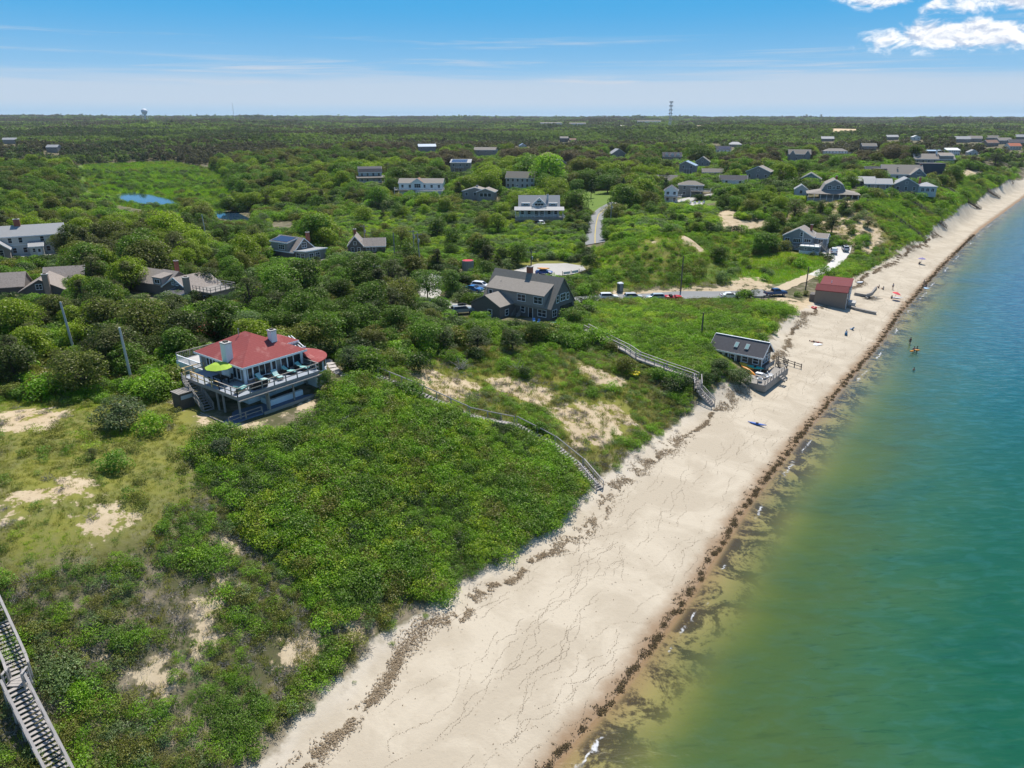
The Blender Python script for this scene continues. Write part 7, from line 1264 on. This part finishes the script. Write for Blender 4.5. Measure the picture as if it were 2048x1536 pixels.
def lounger(lb, x, y, a, wicker, fabric):
    t_ = hero_thing('sun_lounger', lb, 'lounger', x, y, 2.66, a)
    if wicker: MB().box(-.85, .75, -.38, .38, .05, .32).build('base', BLACKW, t_); [MB().box(-.85, -.1, s_ * .42 - .05, s_ * .42 + .05, .05, .62).build('armrest', BLACKW, t_) for s_ in (-1, 1)]
    else: MB().box(-.95, .95, -.30, .30, .24, .29).build('base', WOODN, t_); [MB().box(u - .04, u + .04, v - .04, v + .04, 0, .24).build('leg', WOODN, t_) for u in (-.8, .8) for v in (-.26, .26)]
    MB().box(-.30, .95 if not wicker else .85, -.32, .32, .33, .43).build('cushion', fabric, t_); q = MB().box(-.75, 0, -.32, .32, 0, .11).build('back_cushion', fabric, t_, (-.30, 0, .36)); q.rotation_euler = (0, R(42), 0)
lounger('striped teal and white lounger against the grey stone facing on the deck', 4.6, 2.1, -80, False, STRIPE); lounger('striped teal and white lounger standing lengthwise beyond the first one', 6.3, 1.7, -95, False, STRIPE); lounger('black wicker lounge chair with teal cushions near the glass doors', 8.2, 2.0, -60, True, TEALC); lounger('black wicker lounge chair with teal cushions closest to the round sunroom', 10.0, 1.9, -70, True, TEALC); lounger('teal cushioned lounger in the corner of the deck railing', 1.3, 1.3, 20, False, TEALC)
sf = hero_thing('wicker_sofa', 'black wicker sofa with a small teal pillow against the deck railing', 'sofa', 3.2, .75, 2.66); MB().box(-.9, .9, -.4, .4, .05, .42).build('base', BLACKW, sf); MB().box(-.9, .9, -.48, -.36, .3, .85).build('backrest', BLACKW, sf); [MB().box(u - .08, u + .08, -.4, .4, .3, .65).build('armrest', BLACKW, sf) for u in (-.9, .9)]; MB().box(-.2, .2, -.3, -.15, .45, .75).build('pillow', TEALC, sf)
st = hero_thing('side_table', 'small black side table between the striped loungers', 'table', 5.5, 2.6, 2.66); MB().box(-.25, .25, -.25, .25, .40, .44).build('tabletop', BLACKW, st); [MB().box(u - .02, u + .02, v - .02, v + .02, 0, .40).build('leg', BLACKW, st) for u in (-.2, .2) for v in (-.2, .2)]
sh = hero_thing('garden_shed', 'small dark plank shed with slatted roof beside the deck stairs', 'shed', -1.6, 8.6, -.1)
for i in range(8): MB().box(-.095, .095, -.03, .03, 0, 2.0).build('plank', WOODD, sh, (-.75 + i * .2, -.75, 0)); MB().box(-.03, .03, -.095, .095, 0, 2.0).build('plank', WOODD, sh, (-.86, -.65 + i * .2, 0))
MB().box(-.82, .82, -.71, .85, 0, 1.95).build('core', WOODD, sh); [MB().box(-.95 + i * .28, -.72 + i * .28, -.9, .95, 2.0, 2.06).build('roof_slat', WOODG, sh) for i in range(7)]; MB().box(-.7, .7, -.79, -.785, 1.3, 1.75).build('blue_panel', WALL['blue'], sh)
# cottage deck furniture
for x, y, a in ((2.2, -3.2, 150), (2.5, -2.0, 120), (1.9, -5.4, 200)):
    t_ = thing('adirondack_chair', 'white slatted deck chair on the weathered cottage deck', 'chair', cot_at(x, y, -.12), R(a - 38), 'white deck chairs at the cottage'); MB().box(-.3, .3, -.35, .3, .30, .35).build('seat', WHITE, t_); q = MB().box(-.3, .3, -.03, .03, 0, .75).build('backrest', WHITE, t_, (0, .28, .3)); q.rotation_euler = (-.4, 0, 0); [MB().box(s_ * .36 - .06, s_ * .36 + .06, -.4, .35, .52, .56).build('armrest', WHITE, t_) for s_ in (-1, 1)]; [MB().box(s_ * .3 - .03, s_ * .3 + .03, v - .03, v + .03, 0, .52).build('leg', WHITE, t_) for s_ in (-1, 1) for v in (-.3, .25)]
t_ = thing('deck_table', 'white table with cover on the cottage deck beside the kayaks', 'table', cot_at(.9, -3.0, -.12), R(-38)); MB().box(-.6, .6, -.4, .4, .62, .7).build('tabletop', WHITE, t_); [MB().box(u - .04, u + .04, v - .04, v + .04, 0, .62).build('leg', WHITE, t_) for u in (-.5, .5) for v in (-.3, .3)]
# grey house yard: lavender table, chairs, boulders
g0 = gz(1122, 662, .05); t_ = thing('patio_parasol', 'pale lavender patio parasol below the porch of the grey shingled house', 'parasol', g0); parasol(t_, 1.5, 1.3, M('lavender_canvas', (.50, .45, .62), .8, .08), drop=.3)
for i, (a, b) in enumerate(((1110, 664), (1118, 668), (1138, 664), (1148, 661), (1157, 657))): g0 = gz(a, b, .1); bm = bmesh.new(); bmesh.ops.create_icosphere(bm, subdivisions=2, radius=.55); [setattr(v, 'co', v.co * (0.75 + .5 * random.random())) for v in bm.verts]; me = bpy.data.meshes.new('boulder'); bm.to_mesh(me); bm.free(); me.materials.append(CONC); o = link(bpy.data.objects.new('boulder', me)); o.location = g0; o.scale = (1.3, .8, .6); tag(o, 'pale boulder in the low retaining row below the grey shingled house', 'boulder', 'boulders of the retaining row')
for a, b, an in ((1068, 646, 10), (1077, 648, -20)): t_ = thing('garden_chair', 'blue garden chair against the wall of the grey shingled house', 'chair', gz(a, b), R(an), 'blue garden chairs'); chair(t_, M('blue_chair_plastic', (.12, .30, .62), .5, .05))
g0 = gz(1106, 648, .05); kayak(g0, .3, M('sky_blue_plastic', (.20, .50, .80), .4, .05), 'sky blue sled lying at the corner of the grey shingled house', 1.5, .7, name='sled', cat='sled', cockpit=False)
for i in range(6): t_ = thing('adirondack_chair', 'white chair in the ring on the round gravel terrace', 'chair', gz(1362 + i * 9, 409 - abs(i - 2.5) * .5, .25), R(180), 'white chairs on the round terrace'); MB().box(-.4, .4, -.4, .4, .3, .4).build('seat', WHITE, t_); MB().box(-.4, .4, .3, .4, .4, 1.1).build('backrest', WHITE, t_); [MB().box(s_ * .4 - .05, s_ * .4 + .05, -.4, .4, 0, .6).build('armrest', WHITE, t_) for s_ in (-1, 1)]
# ------------------------------------------------------------------ far towers
def far_at(px, py, Yd): r_ = ray(px, py); k_ = Yd / r_[1]; return np.array((r_[0] * k_, Yd, CAMH + r_[2] * k_))
q = far_at(290, 232, 2300); z0 = hz(q[0], q[1]); wt = thing('water_tower', 'white bulb-shaped water tower on the far wooded ridge', 'tower', (q[0], q[1], z0)); H_ = q[2] - z0
prof = [(0.2, H_ + 21), (5, H_ + 20), (8.6, H_ + 16.5), (9.2, H_ + 13), (7.5, H_ + 8), (4, H_ + 4), (2.6, H_), (2.4, 0)]; MB().rings([[(r_ * math.cos(2 * math.pi * i / 20), r_ * math.sin(2 * math.pi * i / 20), zz) for i in range(20)] for r_, zz in prof]).build('tank', WHITE, wt, smooth=True)
[MB().cyl((7 * math.cos(a), 7 * math.sin(a), 0), (6 * math.cos(a), 6 * math.sin(a), H_ + 9), .5, n=6).build('leg', WHITE, wt) for a in (0.4, 2.0, 3.5, 5.1)]
q = far_at(1340, 242, 1750); z0 = hz(q[0], q[1]); H_ = q[2] - z0; top = H_ + 33 * 1750 / FPX / .95; ctw = thing('cell_tower', 'grey lattice cell tower with antenna rings rising above the far woods', 'tower', (q[0], q[1], z0))
for sx, sy in ((-1, -1), (1, -1), (1, 1), (-1, 1)): MB().bar((sx * 2.6, sy * 2.6, 0), (sx * 1.3, sy * 1.3, top), .45, .45).build('leg', METAL, ctw)
lat = MB(); nz = 9
for i in range(nz):
    za, zb = top * i / nz, top * (i + 1) / nz; wa, wb = 2.6 - 1.3 * i / nz, 2.6 - 1.3 * (i + 1) / nz
    for sg in (-1, 1): lat.bar((-wa, sg * wa, za), (wb, sg * wb, zb), .28, .28); lat.bar((wa, sg * wa, za), (-wb, sg * wb, zb), .28, .28); lat.bar((sg * wa, -wa, za), (sg * wb, wb, zb), .28, .28)
lat.build('lattice', METAL, ctw)
for f_ in (.97, .84, .70, .58):
    for i in range(8): a = 2 * math.pi * i / 8; MB().box(-.45, .45, -.25, .25, -1.4, 1.4).build('antenna_panel', CONC, ctw, (3.8 * math.cos(a), 3.8 * math.sin(a), top * f_), a)
q = far_at(468, 234, 2600); z0 = hz(q[0], q[1]); H_ = q[2] - z0; ms = thing('radio_mast', 'thin dark radio mast on the far ridge right of the water tower', 'mast', (q[0], q[1], z0)); MB().cyl((0, 0, 0), (0, 0, H_ + 42), 1.0, .45, 6).build('shaft', METAL, ms); MB().cyl((0, 0, H_ + 42), (0, 0, H_ + 48), .3, .2, 6).build('antenna', METAL, ms)
HAZE = 0.00005
# ------------------------------------------------------------------ wrack, tide lines and weed on the beach (loose flakes nobody could count)
cum_t = np.concatenate([[0], np.cumsum(np.hypot(*np.diff(toe, axis=0).T))]); cum_w = np.concatenate([[0], np.cumsum(np.hypot(*np.diff(wl, axis=0).T))])
def along(line, cum, s, off):
    x = np.interp(s, cum, line[:, 0]); y = np.interp(s, cum, line[:, 1]); e = 2.0; dx = np.interp(s + e, cum, line[:, 0]) - np.interp(s - e, cum, line[:, 0]); dy = np.interp(s + e, cum, line[:, 1]) - np.interp(s - e, cum, line[:, 1]); L_ = np.hypot(dx, dy) + 1e-9
    return x + off * dy / L_, y - off * dx / L_          # positive offset: towards the water
def flakes(name, X, Y, size, c0, c1, label, aspect=.3, up=.02, lift=.05, cat='wrack'):
    n = len(X); Z = height(X, Y) + up + RNG.random(n) * lift; nr = np.tile([0., 0., 1.], (n, 1)) + RNG.normal(size=(n, 3)) * .28; mt, t, out = new_mat(name); lv = t.attr('leaf_shade'); principled(t, out, t.mix(lv, c0, c1), .9, .1)
    me = leaf_mesh(name, np.stack([X, Y, Z], 1), nr, size, mt, aspect, RNG); return tag(link(bpy.data.objects.new(name, me)), label, cat, kind='stuff')
n = 52000; s = cum_t[1] + 20 + 400 * RNG.random(n) ** 1.35; u = s / 7.0
cl = 2.0 + 2.2 * (fbm(u, u * 0 + 1.5, 3) - .5) * 2 - 1.0 * sstep(150, 300, s); cl = np.maximum(cl, .5); hw = .35 + 2.6 * np.clip(fbm(u * 1.7, u * 0 + 7.2, 3) - .30, 0, 1); off = cl + RNG.normal(size=n) * hw * .55
X, Y = along(toe, cum_t, s, off); k = (fbm(X / 1.3, Y / 1.3, 4) > .41) & (sdist(X, Y, wl) > 3) & (np.hypot(X, Y) < 330); X, Y = X[k], Y[k]; r_ = np.hypot(X, Y)
flakes('dry_wrack', X, Y, .11 + .14 * RNG.random(len(X)) + r_ / 1100, (.17, .12, .07), (.38, .295, .195), 'brown dried seaweed heaped in a winding line along the upper beach', .32, .02, .08)
# thin dark tide lines
XS, YS, SZ = [], [], []
for i in range(210):
    s0 = cum_w[2] - 15 + 260 * random.random() ** 1.3; L_ = 4 + 22 * random.random(); m_ = int(L_ / .07); ss = s0 + np.linspace(0, L_, m_); o0 = -2.0 - 20 * random.random() ** 1.1
    off = o0 + (fbm(ss / 4.0 + i * 7.7, ss * 0 + i, 4) - .5) * 3.4 + np.linspace(0, random.uniform(-3, 3), m_); x, y = along(wl, cum_w, ss, off); g_ = RNG.random(m_) < .25 + .6 * (fbm(ss / 1.5, ss * 0 + i * 3.1, 2) > .45); XS.append(x[g_]); YS.append(y[g_])
X = np.concatenate(XS); Y = np.concatenate(YS); k = sdist(X, Y, toe) < -2.0; X, Y = X[k], Y[k]; X += RNG.normal(size=len(X)) * .03; Y += RNG.normal(size=len(Y)) * .03
flakes('tide_lines', X, Y, .06 + .06 * RNG.random(len(X)), (.20, .15, .10), (.34, .27, .19), 'thin broken dark tide lines wandering over the beach sand', .45, .012, .02)
# scattered specks
n = 1300; s = cum_w[2] - 10 + 260 * RNG.random(n); X, Y = along(wl, cum_w, s, -1.5 - 20 * RNG.random(n)); k = sdist(X, Y, toe) < -1.0; flakes('beach_specks', X[k], Y[k], .08 + .12 * RNG.random(k.sum()), (.18, .13, .09), (.32, .25, .17), 'scattered dark specks of weed on the sand', .6, .012, .02)
# scalloped fresh weed at the water's edge
XS, YS = [], []
s = cum_w[2] - 20
while s < cum_w[2] + 320:
    w_ = .5 + 1.3 * random.random() ** 1.5; d_ = .35 + .9 * random.random(); m_ = 34; a = np.linspace(0, math.pi, m_); sk_ = random.uniform(-.35, .35)
    for q in range(random.choice((1, 1, 2, 2))):
        ga, gb = sorted((random.random() * m_, random.random() * m_ + m_ * .4)); kq = (np.arange(m_) > ga) & (np.arange(m_) < gb); dd_ = -.3 - d_ * (1 - .4 * q) * np.sin(a) ** .7
        x, y = along(wl, cum_w, s + w_ * (1 - np.cos(a)) / 2 + sk_ * np.sin(a) + RNG.normal(size=m_) * .06, dd_ + RNG.normal(size=m_) * .07); XS.append(x[kq]); YS.append(y[kq])
    if random.random() < .9: m2 = random.randint(50, 190) if s < cum_w[2] + 70 else random.randint(40, 130); x, y = along(wl, cum_w, s + w_ * random.random() + RNG.normal(size=m2) * .28, -.1 - .5 * random.random() + RNG.normal(size=m2) * .16); XS.append(x); YS.append(y)
    s += w_ * (.6 + .5 * random.random())
X = np.concatenate(XS); Y = np.concatenate(YS); r_ = np.hypot(X, Y); flakes('shore_weed', X, Y, .07 + .10 * RNG.random(len(X)) + r_ / 1800, (.030, .022, .014), (.13, .095, .045), 'dark wet seaweed left in scallops along the water line', .45, .03, .06)
# ------------------------------------------------------------------ dead shrubs on the sandy slope
m_ = M('bleached_dead_wood', (.40, .37, .34), .9, .2, 4.0)
for a, b, sz, lb in ((920, 738, 2.0, 'bleached dead shrub on the grassy crest above the sandy slope'), (1035, 742, 1.8, 'bleached dead shrub among bare soil on the sandy slope'), (690, 845, 0.9, 'small grey dead branch in the green rose scrub')):
    g0 = gz(a, b); t_ = thing('dead_shrub', lb, 'shrub', g0)
    for i in range(16):
        d = Vector((random.gauss(0, 1), random.gauss(0, 1), .55 + random.random() * .7)).normalized(); L_ = sz * (.6 + .6 * random.random()); mid = d * L_ * .5 + Vector((random.gauss(0, .12), random.gauss(0, .12), .1)); bb = MB(); bb.cyl((0, 0, -.1), mid, .05 * sz / 2, .035 * sz / 2, 5); bb.cyl(mid, d * L_, .035 * sz / 2, .01, 5)
        for q in range(4): e = mid.lerp(d * L_, random.random()); bb.cyl(e, e + Vector((random.gauss(0, .35), random.gauss(0, .35), random.random() * .4)) * sz / 2, .018, .006, 4)
        bb.build('branch', m_, t_)
# ------------------------------------------------------------------ people
SK = [M('skin_light', (.55, .34, .24), .6, .05), M('skin_tan', (.40, .22, .14), .6, .05)]
CL = dict(blue=M('cloth_blue', (.05, .20, .42), .8, .1), black=M('cloth_black', (.02, .02, .025), .8, .1), navy=M('cloth_navy', (.03, .05, .14), .8, .1), grey=M('cloth_grey', (.25, .25, .26), .8, .1), red=M('cloth_red', (.45, .05, .06), .8, .1), white=M('cloth_white', (.7, .7, .7), .8, .1), khaki=M('cloth_khaki', (.36, .29, .18), .8, .1))
HAIR = M('brown_hair', (.06, .04, .025), .7, .2)
def skin(name, verts, edges, radii, mat, parent, root=0, sub=1):
    me = bpy.data.meshes.new(name); me.from_pydata(verts, edges, []); me.materials.append(mat); o = link(bpy.data.objects.new(name, me), parent); md = o.modifiers.new('skin', 'SKIN'); sv = me.skin_vertices[0].data if me.skin_vertices else None
    if sv is None:
        bm = bmesh.new(); bm.from_mesh(me); ly = bm.verts.layers.skin.verify(); bm.to_mesh(me); bm.free(); sv = me.skin_vertices[0].data
    for i, r_ in enumerate(radii): sv[i].radius = (r_, r_); sv[i].use_root = (i == root)
    md.use_smooth_shade = True; s_ = o.modifiers.new('sub', 'SUBSURF'); s_.levels = sub; s_.render_levels = sub; return o
POSE = dict(
    stand=dict(pel=(0, 0, .95), ch=(0, 0, 1.28), nk=(0, 0, 1.47), hd=(0, -.02, 1.62), k=((.11, -.02, .5), (-.11, .03, .5)), an=((.12, .0, .07), (-.12, .06, .07)), el=((.30, .03, 1.16), (-.30, .03, 1.16)), wr=((.30, -.08, .92), (-.30, -.06, .92))),
    walk=dict(pel=(0, 0, .94), ch=(0, -.03, 1.27), nk=(0, -.04, 1.46), hd=(0, -.07, 1.60), k=((.11, -.14, .52), (-.11, .08, .5)), an=((.12, -.16, .08), (-.12, .28, .1)), el=((.28, .12, 1.16), (-.28, -.08, 1.17)), wr=((.27, .10, .92), (-.25, -.26, .98))),
    sit=dict(pel=(0, 0, .14), ch=(0, .08, .46), nk=(0, .08, .66), hd=(0, .04, .81), k=((.14, -.36, .46), (-.14, -.36, .42)), an=((.13, -.58, .08), (-.13, -.60, .08)), el=((.30, .0, .38), (-.30, .05, .36)), wr=((.22, -.24, .44), (-.24, -.2, .42))),
    lie=dict(pel=(0, 0, .14), ch=(0, .34, .15), nk=(0, .54, .17), hd=(0, .70, .17), k=((.11, -.42, .2), (-.11, -.43, .13)), an=((.11, -.86, .08), (-.12, -.87, .08)), el=((.30, .25, .12), (-.30, .25, .12)), wr=((.34, .02, .1), (-.34, .02, .1))))
def person(px, py, rz, pose, top, bottom, label, sk=0, z=None, seat=0.0):
    g0 = np.array(ground(px, py)) if z is None else P(px, py, z); t_ = thing('person', label, 'person', (g0[0], g0[1], g0[2] + seat), R(rz)); q = POSE[pose]; V = lambda *a: tuple(a); up = np.array(q['nk']) - np.array(q['ch']); up /= np.linalg.norm(up)
    v = [q['pel'], q['ch'], q['nk'], q['hd'], tuple(np.array(q['hd']) + up * .11)]; r_ = [.13, .15, .06, .10, .055]; e = [(0, 1), (1, 2), (2, 3), (3, 4)]
    for i, sg in ((0, 1), (1, -1)):
        shd = np.array(q['ch']) * .25 + np.array(q['nk']) * .75 - up * .06 + np.array((sg * .19, 0, 0)); b0 = len(v); v += [tuple(shd), q['el'][i], q['wr'][i]]; r_ += [.065, .045, .032]; e += [(1, b0), (b0, b0 + 1), (b0 + 1, b0 + 2)]
        wv = np.array(q['wr'][i]); dv = wv - np.array(q['el'][i]); dv /= np.linalg.norm(dv); pv = np.cross(dv, (sg, .2, .1)); pv /= np.linalg.norm(pv); v.append(tuple(wv + dv * .07)); r_.append(.034); pm = len(v) - 1; e.append((b0 + 2, pm))
        for f_, (o_, L_) in enumerate(((-.03, .075), (-.01, .088), (.01, .082), (.03, .065))): v.append(tuple(wv + dv * (.07 + L_) + pv * o_)); r_.append(.009); e.append((pm, len(v) - 1))
        v.append(tuple(wv + dv * .06 + pv * -.065)); r_.append(.010); e.append((pm, len(v) - 1))
        hip = np.array(q['pel']) + np.array((sg * .10, 0, -.02)); b0 = len(v); an = np.array(q['an'][i]); kn = np.array(q['k'][i]); toe_ = an + np.array((0, -.16, -.03)) if pose != 'lie' else an + np.array((sg * .02, -.04, .14)); v += [tuple(hip), q['k'][i], q['an'][i], tuple(toe_)]; r_ += [.095, .062, .045, .032]; e += [(0, b0), (b0, b0 + 1), (b0 + 1, b0 + 2), (b0 + 2, b0 + 3)]
    skin('body', v, e, r_, SK[sk], t_)
    if top: sh_ = [np.array(q['ch']) * .25 + np.array(q['nk']) * .75 - up * .06 + np.array((sg * .20, 0, 0)) for sg in (1, -1)]; el = [tuple(s_ * .45 + np.array(q['el'][i]) * .55) for i, s_ in enumerate(sh_)]; skin('shirt', [tuple(np.array(q['pel']) + up * .06), q['ch'], tuple(np.array(q['nk']) - up * .06), tuple(sh_[0]), el[0], tuple(sh_[1]), el[1]], [(0, 1), (1, 2), (1, 3), (3, 4), (1, 5), (5, 6)], [.15, .175, .09, .085, .07, .085, .07], CL[top], t_, 1)
    if bottom: hp = [np.array(q['pel']) + np.array((sg * .10, 0, -.02)) for sg in (1, -1)]; md = [tuple(h_ * .45 + np.array(q['k'][i]) * .55) for i, h_ in enumerate(hp)]; skin('shorts', [tuple(np.array(q['pel']) + up * .08), tuple(hp[0]), md[0], tuple(hp[1]), md[1]], [(0, 1), (1, 2), (0, 3), (3, 4)], [.15, .115, .10, .115, .10], CL[bottom], t_, 0)
    bm = bmesh.new(); bmesh.ops.create_icosphere(bm, subdivisions=2, radius=.115); me = bpy.data.meshes.new('hair'); bm.to_mesh(me); bm.free(); me.materials.append(HAIR); inst('hair', me, t_, tuple(np.array(q['hd']) + up * .06 + np.array((0, .03, 0))))
    return t_
person(1785, 579, 200, 'stand', 'blue', 'black', 'person in blue shirt standing on the sand beside the red parasol'); person(1847, 571, 150, 'walk', None, 'khaki', 'bare-chested person standing by the water-side towel'); person(1852, 574, 200, 'sit', 'navy', 'navy', 'person in navy sitting on the towel next to the standing one', 1)
person(1757, 576, 230, 'sit', 'black', 'black', 'person in black sitting near the upper wrack line past the boathouse', 1); person(1766, 579, 200, 'sit', 'grey', 'black', 'person in grey sitting on the sand beside the one in black'); person(1783, 597, 160, 'sit', 'grey', 'khaki', 'person in grey sitting under the red parasol'); person(1839, 528, 180, 'sit', 'black', 'navy', 'person sitting in the shade of the purple parasol', 1)
person(1627, 684, 65, 'lie', None, 'black', 'sunbather in black shorts lying on a towel below the wrack line', 0, seat=.03); person(1636, 686, 60, 'lie', None, 'red', 'sunbather in red shorts lying on a towel beside the black-shorted one', 1, seat=.03); person(1692, 669, 150, 'sit', 'white', 'navy', 'person in white sitting in a low beach chair', 0, seat=.18)
person(1819, 690, 190, 'stand', 'black', 'black', 'person in black wading at the edge of the dark weed', 1, z=-.35); person(1826, 709, 160, 'stand', 'navy', 'navy', 'wader in navy carrying an orange board', 0, z=-.6); person(1832, 708, 220, 'stand', 'black', 'black', 'wader in black beside the one with the orange board', 1, z=-.6); person(1825, 752, 180, 'stand', None, 'navy', 'swimmer with only head and shoulders above the green water', 1, z=-1.25)
for a, b, an, zz in ((1823, 704, 20, .35), (1834, 702, -25, .4)): kayak(P(a, b, zz), R(an), OR, 'orange body board held by the waders', 1.1, .5, name='body_board', cat='board', cockpit=False)['group'] = 'orange body boards'
for a, b, w_, lb, mt in ((1632, 688, 2.0, 'pale towel under the two sunbathers', CL['white']), (1850, 576, 1.8, 'pale blue towel at the feet of the standing person', M('cloth_pale_blue', (.35, .48, .60), .8, .1))): g0 = gz(a, b, .02); t_ = MB().box(-w_ / 2, w_ / 2, -.9, .9, 0, .02).build('beach_towel', mt, None, g0, .5); tag(t_, lb, 'towel')
g0 = gz(1793, 597, .03); kayak(g0, R(-12), WHITE, 'white surfboard lying beside the person under the red parasol', 3.0, .7, name='surfboard', cat='board', cockpit=False)
t_ = thing('beach_parasol', 'red beach parasol tilted over a sitting person', 'parasol', gz(1787, 599), 0); t_.rotation_euler = (.1, .25, 0); parasol(t_, 2.1, 1.1, M('coral_red_canvas', (.72, .09, .10), .8, .05), drop=.4); t_ = thing('beach_parasol', 'purple beach parasol standing alone on the upper sand', 'parasol', gz(1842, 528), 0); parasol(t_, 2.1, 1.15, M('purple_canvas', (.27, .22, .42), .8, .05), drop=.4)
for a, b, an, lb in ((1692, 670, 150, 'low folding beach chair with a person in white'), (1703, 659, 200, 'empty low folding beach chair on the open sand')): t_ = thing('beach_chair', lb, 'chair', gz(a, b), R(an)); MB().box(-.28, .28, -.28, .25, .14, .18).build('seat', CL['blue'], t_); q = MB().box(-.28, .28, -.02, .02, 0, .6).build('backrest', CL['blue'], t_, (0, .25, .16)); q.rotation_euler = (-.5, 0, 0); [MB().box(s_ * .28 - .02, s_ * .28 + .02, -.3, .3, 0, .14).build('leg', METAL, t_) for s_ in (-1, 1)]
# ------------------------------------------------------------------ the air: thin summer haze over the whole place
m, t, out = new_mat('haze'); pvn = t.new('ShaderNodeVolumePrincipled'); pvn.inputs['Density'].default_value = HAZE; pvn.inputs['Color'].default_value = (.80, .88, 1.0, 1); pvn.inputs['Anisotropy'].default_value = 0.2; t.l.new(pvn.outputs[0], out.inputs['Volume'])
if HAZE > 0: tag(MB().box(-12000, 12000, -9500, 12500, -9, 110).build('haze', m), 'thin pale summer haze lying over the whole coast', 'haze', kind='stuff')
